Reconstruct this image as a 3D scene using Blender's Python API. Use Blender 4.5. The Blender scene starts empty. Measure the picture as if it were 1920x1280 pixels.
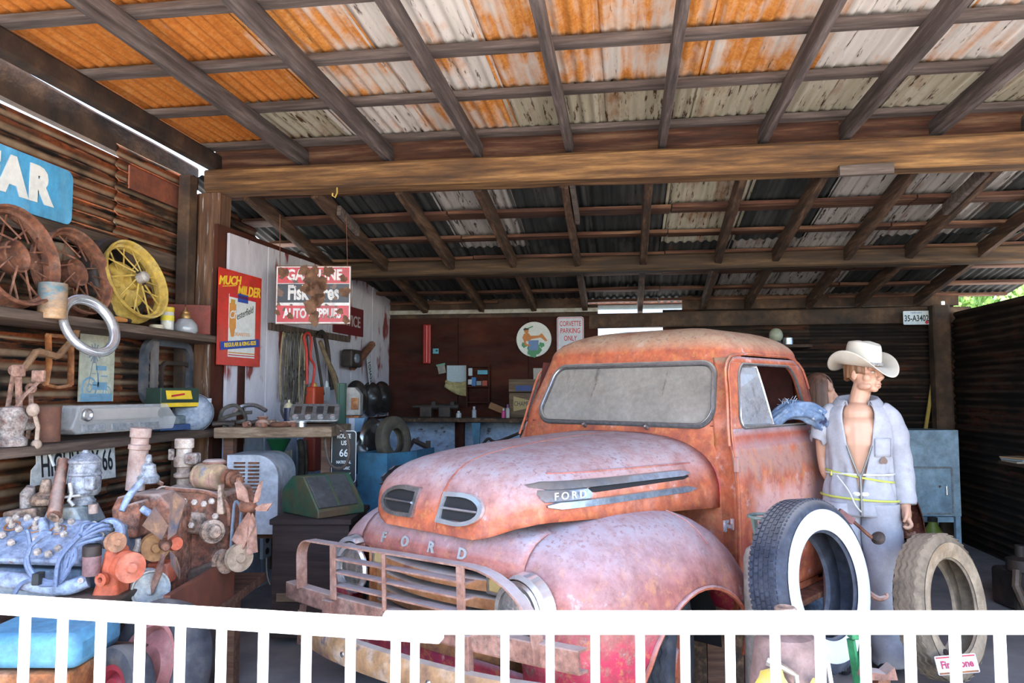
import bpy, bmesh, math, random
from math import sin, cos, pi, radians, sqrt, atan2
from mathutils import Vector, Matrix, Euler
V = Vector
rnd = random.Random(11)
C = bpy.context.scene.collection
scene = bpy.context.scene

# ------------------------------------------------------------ camera, sky, sun, exposure
F, YAW, PIT, CAMH = 1420.0, radians(8.4), radians(3.83), 1.58
fw = V((-sin(YAW) * cos(PIT), cos(YAW) * cos(PIT), sin(PIT)))
rt = V((cos(YAW), sin(YAW), 0))
up = rt.cross(fw)
CAM = V((0, 0, CAMH))
camd = bpy.data.cameras.new('camera')
camd.sensor_width = 36.0
camd.lens = F / 1920 * 36
camd.clip_start = 0.05
camd.clip_end = 400
cam = bpy.data.objects.new('camera', camd)
C.objects.link(cam)
cam.matrix_world = Matrix(((rt.x, up.x, -fw.x, CAM.x), (rt.y, up.y, -fw.y, CAM.y), (rt.z, up.z, -fw.z, CAM.z), (0, 0, 0, 1)))
scene.camera = cam

w = bpy.data.worlds.new('sky')
scene.world = w
w.use_nodes = True
nt = w.node_tree
sky = nt.nodes.new('ShaderNodeTexSky')
sky.sky_type = 'NISHITA'
sky.sun_disc = False
sky.sun_elevation = radians(70)
sky.sun_rotation = radians(172)
sky.air_density = 1.0
sky.dust_density = 0.6
bg = nt.nodes['Background']
bg.inputs['Strength'].default_value = 0.42
nt.links.new(sky.outputs[0], bg.inputs['Color'])

sund = bpy.data.lights.new('sun', 'SUN')
sund.energy = 5.2
sund.angle = radians(0.53)
sund.color = (1.0, 0.95, 0.86)
sun = bpy.data.objects.new('sun', sund)
C.objects.link(sun)
el, az = radians(70), radians(8)          # high sun, from behind the camera and a little to its right
sdir = V((-sin(az) * cos(el), cos(az) * cos(el), -sin(el)))
sun.rotation_euler = sdir.to_track_quat('-Z', 'Y').to_euler()
sun.location = (2, -6, 12)

vs = scene.view_settings
vs.view_transform = 'Standard'
vs.look = 'None'
vs.gamma = 1.0
vs.use_curve_mapping = False
vs.exposure = 1.82
scene.cycles.max_bounces = 8
scene.cycles.diffuse_bounces = 5
scene.cycles.caustics_reflective = False
scene.cycles.caustics_refractive = False
scene.cycles.sample_clamp_indirect = 6

# ------------------------------------------------------------ measuring helpers
def ray(x, y):
    return fw + rt * ((x - 960) / F) + up * ((640 - y) / F)
def atY(x, y, Y):
    r = ray(x, y); return CAM + r * (Y / r.y)
def atX(x, y, X):
    r = ray(x, y); return CAM + r * (X / r.x)
def atZ(x, y, Z):
    r = ray(x, y); return CAM + r * ((Z - CAMH) / r.z)
def pch(pts):
    """monotone cubic through points"""
    xs = [p[0] for p in pts]; ys = [p[1] for p in pts]; n = len(xs)
    d = [(ys[i + 1] - ys[i]) / (xs[i + 1] - xs[i]) for i in range(n - 1)]
    m = [d[0]] + [0 if d[i - 1] * d[i] <= 0 else 2 * d[i - 1] * d[i] / (d[i - 1] + d[i]) for i in range(1, n - 1)] + [d[-1]]
    def f(x):
        if x <= xs[0]: return ys[0]
        if x >= xs[-1]: return ys[-1]
        i = 0
        while x > xs[i + 1]: i += 1
        h = xs[i + 1] - xs[i]; t = (x - xs[i]) / h
        return ((2*t**3 - 3*t*t + 1) * ys[i] + (t**3 - 2*t*t + t) * h * m[i] + (-2*t**3 + 3*t*t) * ys[i + 1] + (t**3 - t*t) * h * m[i + 1])
    return f
def sgnpow(x, p):
    return math.copysign(abs(x) ** p, x)
def rotm(rx=0, ry=0, rz=0, loc=(0, 0, 0)):
    return Matrix.Translation(V(loc)) @ Matrix.Rotation(rz, 4, 'Z') @ Matrix.Rotation(ry, 4, 'Y') @ Matrix.Rotation(rx, 4, 'X')
def frame(o, x, y, z=None):
    """matrix whose axes are x, y and their normal"""
    x = V(x).normalized(); z = V(z).normalized() if z else x.cross(V(y)).normalized(); y = z.cross(x)
    return Matrix(((x.x, y.x, z.x, o[0]), (x.y, y.y, z.y, o[1]), (x.z, y.z, z.z, o[2]), (0, 0, 0, 1)))

# ------------------------------------------------------------ mesh builder
class MB:
    def __init__(s):
        s.v = []; s.f = []
    def add(s, vs, fs, m=None):
        k = len(s.v)
        s.v += [tuple(m @ V(p)) if m else tuple(p) for p in vs]
        s.f += [tuple(i + k for i in f) for f in fs]
        return s
    def box(s, c, d, m=None, taper=1.0):
        x, y, z = d[0] / 2, d[1] / 2, d[2] / 2; t = taper
        vs = [(-x, -y, -z), (x, -y, -z), (x, y, -z), (-x, y, -z), (-x*t, -y*t, z), (x*t, -y*t, z), (x*t, y*t, z), (-x*t, y*t, z)]
        vs = [(p[0] + c[0], p[1] + c[1], p[2] + c[2]) for p in vs]
        return s.add(vs, [(3, 2, 1, 0), (4, 5, 6, 7), (0, 1, 5, 4), (1, 2, 6, 5), (2, 3, 7, 6), (3, 0, 4, 7)], m)
    def bar(s, a, b, wd, ht, upv=(0, 0, 1), m=None, w2=None, h2=None):
        a, b = V(a), V(b); z = (b - a).normalized(); u_ = V(upv)
        x = u_.cross(z)
        if x.length < 1e-4: x = V((1, 0, 0)).cross(z)
        x.normalize(); y = z.cross(x)
        w2 = wd if w2 is None else w2; h2 = ht if h2 is None else h2
        vs = [a + x*i*wd/2 + y*j*ht/2 for i, j in ((-1, -1), (1, -1), (1, 1), (-1, 1))] + [b + x*i*w2/2 + y*j*h2/2 for i, j in ((-1, -1), (1, -1), (1, 1), (-1, 1))]
        return s.add(vs, [(3, 2, 1, 0), (4, 5, 6, 7), (0, 1, 5, 4), (1, 2, 6, 5), (2, 3, 7, 6), (3, 0, 4, 7)], m)
    def tube(s, pts, r, n=8, closed=False, cap=True, m=None, flat=1.0, upv=(0, 0, 1)):
        pts = [V(p) for p in pts]; N = len(pts); rr = r if isinstance(r, (list, tuple)) else [r] * N
        vs = []; prev = None
        for i, p in enumerate(pts):
            if closed: t = pts[(i + 1) % N] - pts[i - 1]
            else: t = pts[min(i + 1, N - 1)] - pts[max(i - 1, 0)]
            t.normalize()
            if prev is None:
                x = V(upv).cross(t)
                if x.length < 1e-3: x = V((1, 0.2, 0)).cross(t)
            else:
                x = prev - t * prev.dot(t)
            x.normalize(); prev = x; y = t.cross(x)
            for k in range(n):
                a_ = 2 * pi * k / n
                vs.append(p + x * (cos(a_) * rr[i]) + y * (sin(a_) * rr[i] * flat))
        fs = []
        for i in range(N if closed else N - 1):
            j = (i + 1) % N
            for k in range(n):
                l = (k + 1) % n
                fs.append((i*n + k, i*n + l, j*n + l, j*n + k))
        if cap and not closed:
            fs.append(tuple(range(n))[::-1]); fs.append(tuple((N - 1)*n + k for k in range(n)))
        return s.add(vs, fs, m)
    def lathe(s, prof, n=24, m=None, closed=False, a0=0.0, a1=2*pi, cap=False):
        """profile [(r, h)] turned about local z"""
        full = abs(a1 - a0 - 2*pi) < 1e-6; k = n if full else n + 1
        vs = []
        for r, h in prof:
            for i in range(k):
                a_ = a0 + (a1 - a0) * i / n
                vs.append((r * cos(a_), r * sin(a_), h))
        fs = []; P = len(prof)
        for p in range(P if closed else P - 1):
            q = (p + 1) % P
            for i in range(n):
                j = (i + 1) % k
                fs.append((p*k + i, p*k + j, q*k + j, q*k + i))
        if cap:
            fs.append(tuple(range(k))[::-1]); fs.append(tuple((P - 1)*k + i for i in range(k)))
        return s.add(vs, fs, m)
    def cyl(s, a, b, r, n=16, r2=None):
        return s.tube([a, b], [r, r if r2 is None else r2], n)
    def grid(s, fn, nu, nv, cu=False, cv=False, m=None):
        vs = [fn(i / (nu if cu else nu - 1), j / (nv if cv else nv - 1)) for i in range(nu) for j in range(nv)]
        fs = []
        for i in range(nu if cu else nu - 1):
            for j in range(nv if cv else nv - 1):
                a_, b_ = (i + 1) % nu, (j + 1) % nv
                fs.append((i*nv + j, a_*nv + j, a_*nv + b_, i*nv + b_))
        return s.add(vs, fs, m)
    def prism(s, poly, z0, z1, m=None):
        n = len(poly)
        vs = [(p[0], p[1], z0) for p in poly] + [(p[0], p[1], z1) for p in poly]
        fs = [tuple(range(n))[::-1], tuple(range(n, 2*n))] + [(i, (i + 1) % n, n + (i + 1) % n, n + i) for i in range(n)]
        return s.add(vs, fs, m)
    def ring(s, outer, inner, z0, z1, m=None):
        """flat ring between two outlines with as many points, with thickness"""
        n = len(outer)
        vs = [(p[0], p[1], z) for z in (z0, z1) for o in (outer, inner) for p in o]
        fs = []
        for i in range(n):
            j = (i + 1) % n
            fs += [(i, n + i, n + j, j), (2*n + i, 2*n + j, 3*n + j, 3*n + i), (i, j, 2*n + j, 2*n + i), (n + i, 3*n + i, 3*n + j, n + j)]
        return s.add(vs, fs, m)
    def ball(s, c, r, nu=14, nv=9, m=None):
        r = r if isinstance(r, (tuple, list)) else (r, r, r)
        vs = [(c[0], c[1], c[2] - r[2])]
        for j in range(1, nv):
            t = pi * j / nv - pi / 2
            for i in range(nu):
                a_ = 2*pi*i/nu
                vs.append((c[0] + r[0]*cos(t)*cos(a_), c[1] + r[1]*cos(t)*sin(a_), c[2] + r[2]*sin(t)))
        vs.append((c[0], c[1], c[2] + r[2])); L = len(vs) - 1
        fs = [(0, 1 + (i + 1) % nu, 1 + i) for i in range(nu)]
        for j in range(nv - 2):
            for i in range(nu):
                a_ = 1 + j*nu; b_ = a_ + nu; k = (i + 1) % nu
                fs.append((a_ + i, a_ + k, b_ + k, b_ + i))
        b_ = 1 + (nv - 2)*nu
        fs += [(b_ + i, b_ + (i + 1) % nu, L) for i in range(nu)]
        return s.add(vs, fs, m)
    def mesh(s, name, mat, smooth=38):
        me = bpy.data.meshes.new(name)
        me.from_pydata([tuple(p) for p in s.v], [], s.f)
        if mat:
            for q in (mat if isinstance(mat, list) else [mat]): me.materials.append(q)
        if smooth:
            me.polygons.foreach_set('use_smooth', [True] * len(me.polygons))
            me.update()
            if smooth < 180: me.set_sharp_from_angle(angle=radians(smooth))
        me.update()
        return me
    def build(s, name, mat, parent=None, smooth=38, bevel=0, m=None, solid=0, fix=True):
        me = s.mesh(name, mat, smooth)
        if fix:
            bm = bmesh.new(); bm.from_mesh(me); bmesh.ops.recalc_face_normals(bm, faces=bm.faces); bm.to_mesh(me); bm.free()
        return link(name, me, parent, m, bevel, solid)
def link(name, me, parent=None, m=None, bevel=0, solid=0):
    o = bpy.data.objects.new(name, me)
    C.objects.link(o)
    if parent: o.parent = parent
    if m is not None: o.matrix_basis = m
    if solid:
        md = o.modifiers.new('solid', 'SOLIDIFY'); md.thickness = solid; md.offset = -1
    if bevel:
        md = o.modifiers.new('bevel', 'BEVEL'); md.width = bevel; md.segments = 2; md.limit_method = 'ANGLE'; md.angle_limit = radians(40)
    return o
def tag(o, label, cat, group=None, kind=None):
    o['label'] = label; o['category'] = cat
    if group: o['group'] = group
    if kind: o['kind'] = kind
    return o
def thing(name, label, cat, loc=(0, 0, 0), rz=0, group=None, m=None):
    o = bpy.data.objects.new(name, None)
    C.objects.link(o)
    o.empty_display_size = 0.1
    if m is not None: o.matrix_basis = m
    else:
        o.location = loc; o.rotation_euler = (0, 0, rz)
    return tag(o, label, cat, group)
def struct(name, o=None):
    if o is None:
        o = bpy.data.objects.new(name, None); C.objects.link(o)
    o['kind'] = 'structure'
    return o
def dup(root, m=None, label=None):
    r = root.copy(); C.objects.link(r)
    if m is not None: r.matrix_basis = m
    if label: r['label'] = label
    for ch in root.children:
        c = ch.copy(); C.objects.link(c); c.parent = r
        for g in ch.children:
            d = g.copy(); C.objects.link(d); d.parent = c
    return r
def rrect(w_, h_, r, n=5, cx=0, cy=0):
    out = []
    for k, (sx, sy) in enumerate(((1, 1), (-1, 1), (-1, -1), (1, -1))):
        for i in range(n + 1):
            a_ = pi/2*k + pi/2*i/n
            out.append((cx + sx*(w_/2 - r) + r*cos(a_), cy + sy*(h_/2 - r) + r*sin(a_)))
    return out
_fonts = {}
def text(s_, size, mat, parent, m, extrude=0.002, sx=1.0, align='CENTER', shear=0, space=1.0, bold=0.0, name='lettering'):
    cu = bpy.data.curves.new('lettering', 'FONT')
    cu.body = s_; cu.size = size; cu.align_x = align; cu.align_y = 'CENTER'; cu.extrude = extrude
    cu.shear = shear; cu.space_character = space; cu.offset = bold; cu.resolution_u = 3
    t = bpy.data.objects.new('tmp', cu); C.objects.link(t)
    dg = bpy.context.evaluated_depsgraph_get()
    me = bpy.data.meshes.new_from_object(t.evaluated_get(dg))
    bpy.data.objects.remove(t); bpy.data.curves.remove(cu)
    me.name = 'lettering'
    me.materials.clear(); me.materials.append(mat)
    for p in me.vertices: p.co.x *= sx
    return link(name, me, parent, m)

# ------------------------------------------------------------ procedural materials
def _ramp(nt, stops):
    r = nt.nodes.new('ShaderNodeValToRGB')
    el_ = r.color_ramp.elements
    while len(el_) < len(stops): el_.new(0.5)
    for e, (p, c) in zip(el_, stops):
        e.position = p; e.color = (c[0], c[1], c[2], 1)
    return r
def _noise(nt, co, scale, detail=4, rough=0.6, seed=None, dist=0.0):
    n = nt.nodes.new('ShaderNodeTexNoise')
    n.noise_dimensions = '4D'
    n.inputs['Scale'].default_value = scale; n.inputs['Detail'].default_value = detail
    n.inputs['Roughness'].default_value = rough; n.inputs['Distortion'].default_value = dist
    nt.links.new(co, n.inputs['Vector'])
    if seed is not None: nt.links.new(seed, n.inputs['W'])
    return n
def mix(nt, fac, a_, b_, mode='MIX'):
    n = nt.nodes.new('ShaderNodeMix'); n.data_type = 'RGBA'; n.blend_type = mode
    for val, sock in ((fac, n.inputs[0]), (a_, n.inputs[6]), (b_, n.inputs[7])):
        if isinstance(val, (int, float)): sock.default_value = val
        elif isinstance(val, tuple): sock.default_value = (*val[:3], 1)
        else: nt.links.new(val, sock)
    return n.outputs[2]
def math_(nt, op, a_, b_=0.5, clamp=False):
    n = nt.nodes.new('ShaderNodeMath'); n.operation = op; n.use_clamp = clamp
    for val, sock in ((a_, n.inputs[0]), (b_, n.inputs[1])):
        if isinstance(val, (int, float)): sock.default_value = val
        else: nt.links.new(val, sock)
    return n.outputs[0]
def mrange(nt, v, a_, b_, c=0.0, d=1.0):
    n = nt.nodes.new('ShaderNodeMapRange')
    n.inputs[1].default_value = a_; n.inputs[2].default_value = b_; n.inputs[3].default_value = c; n.inputs[4].default_value = d
    nt.links.new(v, n.inputs[0]); return n.outputs[0]
def M(name, stops, scale=6, stretch=(1, 1, 1), rough=0.7, metal=0.0, bump=0.15, bscale=None, detail=5, fleck=None, fscale=40, famt=(0.55, 0.7), dust=None, damt=(0.35, 0.9), spec=0.4, seedy=True, grime=.3):
    """worn surface: noise through a colour ramp, optional flecks and settled dust on faces that look up"""
    m = bpy.data.materials.new(name); m.use_nodes = True
    nt = m.node_tree; b = nt.nodes['Principled BSDF']
    tc = nt.nodes.new('ShaderNodeTexCoord'); mp = nt.nodes.new('ShaderNodeMapping')
    mp.inputs['Scale'].default_value = stretch
    nt.links.new(tc.outputs['Object'], mp.inputs['Vector'])
    oi = nt.nodes.new('ShaderNodeObjectInfo'); seed = math_(nt, 'MULTIPLY', oi.outputs['Random'], 37.0) if seedy else None
    co = mp.outputs[0]
    n = _noise(nt, co, scale, detail, 0.62, seed)
    if len(stops) == 1: stops = [(0, stops[0]), (1, tuple(c * 0.8 for c in stops[0]))]
    if not isinstance(stops[0][1], (tuple, list)):
        k = len(stops); stops = [(0.32 + 0.36 * i / max(1, k - 1), c) for i, c in enumerate(stops)]
    col = _ramp(nt, stops); nt.links.new(n.outputs[0], col.inputs[0]); out = col.outputs[0]
    if fleck:
        fn = _noise(nt, co, fscale, 3, 0.6, seed)
        out = mix(nt, mrange(nt, fn.outputs[0], famt[0], famt[1]), out, fleck)
    if grime:                     # ground-in dirt, blotchy and fine
        g1 = _noise(nt, co, scale * 2.7, 7, .75, seed)
        out = mix(nt, mrange(nt, g1.outputs[0], .38, .62, grime * 1.5, 0.0), out, (.035, .026, .022))
    if dust:
        gm = nt.nodes.new('ShaderNodeNewGeometry'); sx = nt.nodes.new('ShaderNodeSeparateXYZ')
        nt.links.new(gm.outputs['Normal'], sx.inputs[0])
        dn = _noise(nt, tc.outputs['Object'], 9, 5, 0.65, seed)
        f = math_(nt, 'MULTIPLY', mrange(nt, sx.outputs[2], damt[0], damt[1]), mrange(nt, dn.outputs[0], 0.3, 0.62, 0.45, 1.0), True)
        out = mix(nt, f, out, dust)
    nt.links.new(out, b.inputs['Base Color'])
    b.inputs['Roughness'].default_value = rough; b.inputs['Metallic'].default_value = metal
    b.inputs['Specular IOR Level'].default_value = spec
    if bump:
        bn = _noise(nt, co, bscale or scale * 5, 4, 0.6, seed); bp = nt.nodes.new('ShaderNodeBump')
        bp.inputs['Strength'].default_value = bump; bp.inputs['Distance'].default_value = 0.01
        nt.links.new(bn.outputs[0], bp.inputs['Height']); nt.links.new(bp.outputs[0], b.inputs['Normal'])
    return m
def P(name, c, rough=0.6, metal=0.0, emit=None, estr=1.0, spec=0.4, c2=None, scale=12, bump=0.03):
    return M(name, [c, c2 or tuple(x * 0.82 for x in c)], scale=scale, rough=rough, metal=metal, bump=bump, spec=spec, grime=.08)
# ------------------------------------------------------------ material library
BLK = P('black_rubber', (.018, .018, .02), .75, c2=(.05, .048, .045))
CHROME = M('chrome', [(.66, .67, .7), (.84, .84, .86)], 8, rough=.2, metal=.75, bump=.02, grime=.12)
DULLCHROME = M('dull_chrome', [(.42, .41, .42), (.62, .6, .6)], 14, rough=.32, metal=.9, bump=.04, dust=(.42, .37, .33), damt=(.4, 1))
RUST = M('rust', [(.08, .022, .012), (.22, .075, .035), (.34, .16, .1)], 9, grime=.5, rough=.85, bump=.35)
RUSTPINK = M('dusty_rust', [(.18, .075, .055), (.31, .15, .11), (.4, .23, .18)], 8, grime=.45, rough=.85, bump=.3, dust=(.42, .34, .3), damt=(.4, 1))
RUSTORANGE = M('orange_rust', [(.26, .07, .02), (.44, .16, .05), (.5, .26, .15)], 7, grime=.45, rough=.85, bump=.3)
DARKIRON = M('dark_iron', [(.012, .01, .01), (.04, .03, .026), (.09, .05, .035)], 7, rough=.6, metal=.3, bump=.2)
WOODDARK = M('dark_timber', [(.012, .008, .006), (.05, .026, .014), (.12, .065, .034)], 5, (1, 1, 1), .85, bump=.4)
def wood(name, cols, axis, scale=3.0, bump=.4, fleck=None):
    st = [9, 9, 9]; st[axis] = .7
    return M(name, cols, scale, tuple(st), .85, bump=bump, bscale=scale * 2.5, fleck=fleck, fscale=5, famt=(.6, .68), detail=7)
W_RAFT = wood('grey_rafter_wood', [(.035, .026, .023), (.1, .075, .068), (.22, .175, .16)], 1)
W_PURL = wood('grey_purlin_wood', [(.06, .045, .038), (.12, .09, .078), (.21, .165, .145)], 0)
W_BEAM = wood('hewn_beam_wood', [(.03, .014, .007), (.15, .07, .025), (.36, .19, .07)], 0, 2.2)
W_BEAM2 = wood('old_beam_wood', [(.012, .007, .004), (.05, .026, .011), (.14, .075, .03)], 0, 2.2)
W_RAFB = wood('brown_rafter_wood', [(.016, .009, .006), (.07, .033, .016), (.2, .11, .06)], 1)
W_PURB = wood('red_brown_board', [(.028, .01, .006), (.11, .04, .02), (.28, .15, .08)], 0, 2.4)
W_POST = wood('post_wood', [(.03, .014, .009), (.13, .06, .03), (.25, .13, .07)], 2, 2.6, fleck=(.45, .42, .4))
W_PLANK = wood('bench_plank_wood', [(.1, .06, .035), (.22, .14, .085), (.36, .26, .18)], 0)
W_PLANKY = wood('shelf_plank_wood', [(.03, .02, .015), (.09, .055, .038), (.18, .12, .09)], 1)
W_RED = M('stained_plywood', [(.018, .006, .005), (.045, .012, .008), (.085, .024, .013)], 1.3, (1, 1, 3), .9, bump=.1, spec=.08)
W_WHITE = M('flaking_white_boards', [(.44, .4, .44), (.51, .47, .52), (.57, .53, .57)], 3, (1, .4, 2.2), .7, grime=.14, bump=.25, bscale=18, fleck=(.2, .035, .03), fscale=5, famt=(.58, .64))
W_BLUEW = M('pale_blue_boards', [(.26, .35, .5), (.33, .41, .56), (.39, .45, .57)], 3, (1, .4, 1.5), .7, bump=.25, bscale=18, fleck=(.1, .05, .06), fscale=6, famt=(.6, .68))
def corr_mat(name, base, rustc, amt, streak=.6, dark=(.06, .035, .02), dirt=(.58, .66), axis=1, metal=.0, dsc=3.2, crest=None):
    m = bpy.data.materials.new(name); m.use_nodes = True
    nt = m.node_tree; b = nt.nodes['Principled BSDF']
    tc = nt.nodes.new('ShaderNodeTexCoord'); oi = nt.nodes.new('ShaderNodeObjectInfo')
    seed = math_(nt, 'MULTIPLY', oi.outputs['Random'], 53.0)
    def mapd(sc):
        mp = nt.nodes.new('ShaderNodeMapping'); mp.inputs['Scale'].default_value = sc
        nt.links.new(tc.outputs['Object'], mp.inputs['Vector']); return mp.outputs[0]
    long_ = [7, 7, 7]; long_[axis] = streak
    n1 = _noise(nt, mapd(tuple(long_)), 1.0, 5, .65, seed)
    n2 = _noise(nt, mapd((1, 1, 1)), 1.6, 5, .6, seed)
    n3 = _noise(nt, mapd((1, 1, 1)), 38, 4, .7, seed)
    n4 = _noise(nt, mapd(tuple(x * 1.6 if x == 7 else x * 2 for x in long_)), dsc, 4, .7, seed)
    r1 = _ramp(nt, [(0.25, base[0]), (0.5, base[1]), (0.72, base[2])]); nt.links.new(n1.outputs[0], r1.inputs[0])
    r2 = _ramp(nt, [(0.3, rustc[0]), (0.52, rustc[1]), (0.7, rustc[2])]); nt.links.new(math_(nt, 'ADD', math_(nt, 'MULTIPLY', n3.outputs[0], .5), math_(nt, 'MULTIPLY', n4.outputs[0], .5)), r2.inputs[0])
    f = math_(nt, 'ADD', math_(nt, 'MULTIPLY', n1.outputs[0], .55), math_(nt, 'MULTIPLY', n2.outputs[0], .45))
    lo = 0.72 - 0.44 * amt
    c1 = mix(nt, mrange(nt, f, lo - .04, lo + .06), r1.outputs[0], r2.outputs[0])
    c2 = mix(nt, mrange(nt, n4.outputs[0], dirt[0], dirt[1]), c1, dark)
    if crest:                      # paler band along the crests of the corrugation
        sz = nt.nodes.new('ShaderNodeSeparateXYZ'); nt.links.new(tc.outputs['Object'], sz.inputs[0])
        cf = math_(nt, 'MULTIPLY', mrange(nt, sz.outputs[2], .001, .012), mrange(nt, n2.outputs[0], .36, .56), True)
        c2 = mix(nt, math_(nt, 'MULTIPLY', cf, mrange(nt, n1.outputs[0], .3, .5)), c2, crest)
    nt.links.new(c2, b.inputs['Base Color'])
    b.inputs['Roughness'].default_value = .8 if not metal else .5; b.inputs['Metallic'].default_value = metal; b.inputs['Specular IOR Level'].default_value = .15
    bp = nt.nodes.new('ShaderNodeBump'); bp.inputs['Strength'].default_value = .25; bp.inputs['Distance'].default_value = .008
    nt.links.new(n3.outputs[0], bp.inputs['Height']); nt.links.new(bp.outputs[0], b.inputs['Normal'])
    return m
RST = [(.36, .1, .02), (.64, .26, .06), (.74, .44, .2)]
S_RUST = corr_mat('rusted_roof_iron', [(.4, .33, .26), (.52, .43, .35), (.6, .52, .46)], [(.32, .08, .016), (.58, .2, .04), (.66, .34, .12)], .9, dirt=(.66, .74))
S_MIX = corr_mat('half_rusted_roof_iron', [(.5, .45, .39), (.7, .63, .56), (.78, .72, .66)], RST, .58, dirt=(.62, .7))
S_PALE = corr_mat('pale_roof_iron', [(.46, .43, .37), (.7, .64, .58), (.8, .76, .72)], RST, .36, dirt=(.58, .66))
S_GREY = corr_mat('mossy_roof_iron', [(.26, .24, .16), (.46, .42, .31), (.66, .62, .53)], [(.12, .05, .02), (.26, .12, .05), (.4, .25, .12)], .35, dark=(.07, .035, .02), dirt=(.56, .62))
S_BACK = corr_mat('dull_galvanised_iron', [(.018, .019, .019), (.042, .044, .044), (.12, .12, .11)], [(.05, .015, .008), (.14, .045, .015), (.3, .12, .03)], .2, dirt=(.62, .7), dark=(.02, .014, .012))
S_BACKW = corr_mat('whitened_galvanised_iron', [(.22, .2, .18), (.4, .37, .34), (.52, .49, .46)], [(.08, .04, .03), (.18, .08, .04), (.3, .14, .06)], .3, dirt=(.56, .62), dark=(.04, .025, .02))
S_WALL = corr_mat('dark_left_wall_iron', [(.01, .007, .005), (.032, .02, .013), (.11, .075, .048)], [(.06, .014, .007), (.2, .05, .016), (.3, .1, .035)], .5, dirt=(.5, .58), dark=(.008, .006, .005), axis=1, dsc=2, crest=(.27, .19, .125))  # near-black base under rust streaks and paler crests
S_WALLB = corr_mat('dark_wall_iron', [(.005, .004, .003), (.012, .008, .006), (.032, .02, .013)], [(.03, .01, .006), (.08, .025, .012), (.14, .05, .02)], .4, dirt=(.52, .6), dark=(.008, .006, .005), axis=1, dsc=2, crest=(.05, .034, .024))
CONC = M('dusty_concrete', [(.15, .135, .135), (.23, .205, .2), (.3, .27, .25)], 2.2, rough=.9, bump=.2, grime=0, bscale=30, fleck=(.3, .22, .12), fscale=30, famt=(.66, .72))
YARD = M('pale_gravel', [(.6, .52, .42), (.68, .6, .5), (.74, .67, .57)], 3, rough=.95, bump=.3, grime=0, bscale=60)
WHITEP = M('white_gloss_paint', [(.8, .8, .8), (.84, .84, .84)], 6, rough=.35, bump=.02, grime=0, fleck=(.5, .46, .46), fscale=9, famt=(.72, .78))
def lettermat(n, c): return P(n, c, .5, bump=0)
L_WHITE = lettermat('white_letter_enamel', (.78, .77, .75)); L_RED = lettermat('red_letter_enamel', (.5, .02, .03)); L_BLACK = lettermat('black_letter_enamel', (.012, .012, .015))
L_YEL = lettermat('yellow_letter_enamel', (.8, .52, .03)); L_BLUE = lettermat('blue_letter_enamel', (.02, .06, .3)); L_GREEN = lettermat('green_enamel', (.03, .2, .07)); L_TAN = lettermat('orange_tan_enamel', (.62, .26, .06))
# ------------------------------------------------------------ setting
def corr_mesh(name, width, length, mat, pitch=.0762, amp=.010, seg=8, rows=4, wob=.004):
    b = MB(); n = int(width / pitch * seg)
    def fn(s, t):
        x = (s - .5) * width; y = (t - .5) * length
        return (x, y, amp * cos(2*pi*x/pitch) + wob * sin(9*x + 3*y) * cos(2.3*y))
    b.grid(fn, n + 1, rows)
    return b.mesh(name, mat, 180)
def timber(a, b_, wd, ht, seg=1, jit=0.0, upv=(0, 0, 1), w2=None, h2=None):
    """sawn or hewn timber: a box in segments with uneven faces"""
    mb = MB(); a, b_ = V(a), V(b_); z = (b_ - a); L = z.length; z.normalize()
    x = V(upv).cross(z).normalized(); y = z.cross(x)
    w2 = w2 or wd; h2 = h2 or ht
    prof = [(-1, -.8), (-.8, -1), (.8, -1), (1, -.8), (1, .8), (.8, 1), (-.8, 1), (-1, .8)]
    vs = []
    for i in range(seg + 1):
        t = i / seg
        for (px, py) in prof:
            j = 1 + rnd.uniform(-jit, jit)
            vs.append(a + z * (L*t) + x * (px * (wd + (w2 - wd)*t) / 2 * j) + y * (py * (ht + (h2 - ht)*t) / 2 * j))
    fs = [tuple(range(8))[::-1], tuple(seg*8 + k for k in range(8))]
    for i in range(seg):
        for k in range(8):
            l = (k + 1) % 8
            fs.append((i*8 + k, i*8 + l, i*8 + 8 + l, i*8 + 8 + k))
    mb.add(vs, fs)
    return mb

floor = struct('floor', MB().box((.5, 5.6, -.06), (8.6, 8.0, .12)).build('floor', CONC, smooth=0))
# yard in front and around, pale and in full sun
yard = MB().grid(lambda s, t: (-45 + 90*s, -60 + 110*t, -.125 + .012*sin(40*s + 17*t)), 40, 40).build('trim_1', YARD)
struct('trim_1', yard)

# --- ceiling
ceiling = struct('ceiling')
RZ = 3.31
rx = [atY(px, 290, 5.35).x for px in (392, 560, 725, 890, 1065, 1243, 1432, 1590, 1765)]
rx += [rx[-1] + .6, rx[-1] + 1.22, rx[-1] + 1.8]
for i, x in enumerate(rx):
    wd = .052 if i else .085
    timber((x, 1.45, RZ + .075), (x + rnd.uniform(-.015, .015), 5.47, RZ + .065), wd, .13, 6, .05).build('rafter', W_RAFT if i else WOODDARK, ceiling, 20)
XL, XR = rx[0] - .08, 4.45
for y in (1.55, 2.05, 2.70, 3.34, 3.99, 4.63, 5.34):
    timber((XL, y, RZ + .158), (XR, y + rnd.uniform(-.02, .02), RZ + .158), .095, .042, 12, .05).build('purlin', W_PURL, ceiling, 20)
for i in range(len(rx) - 1):
    timber((rx[i] - .02, 5.49, RZ + .095), (rx[i + 1] + .02, 5.49, RZ + .10), .03, .25, 3, .06).build('blocking_board', W_PURB, ceiling, 20)
wdt = .66
fm = {}
front_mats = [S_RUST, S_RUST, S_MIX, S_PALE, S_MIX, S_MIX, S_MIX, S_PALE, S_PALE, S_MIX, S_MIX, S_RUST]
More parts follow.
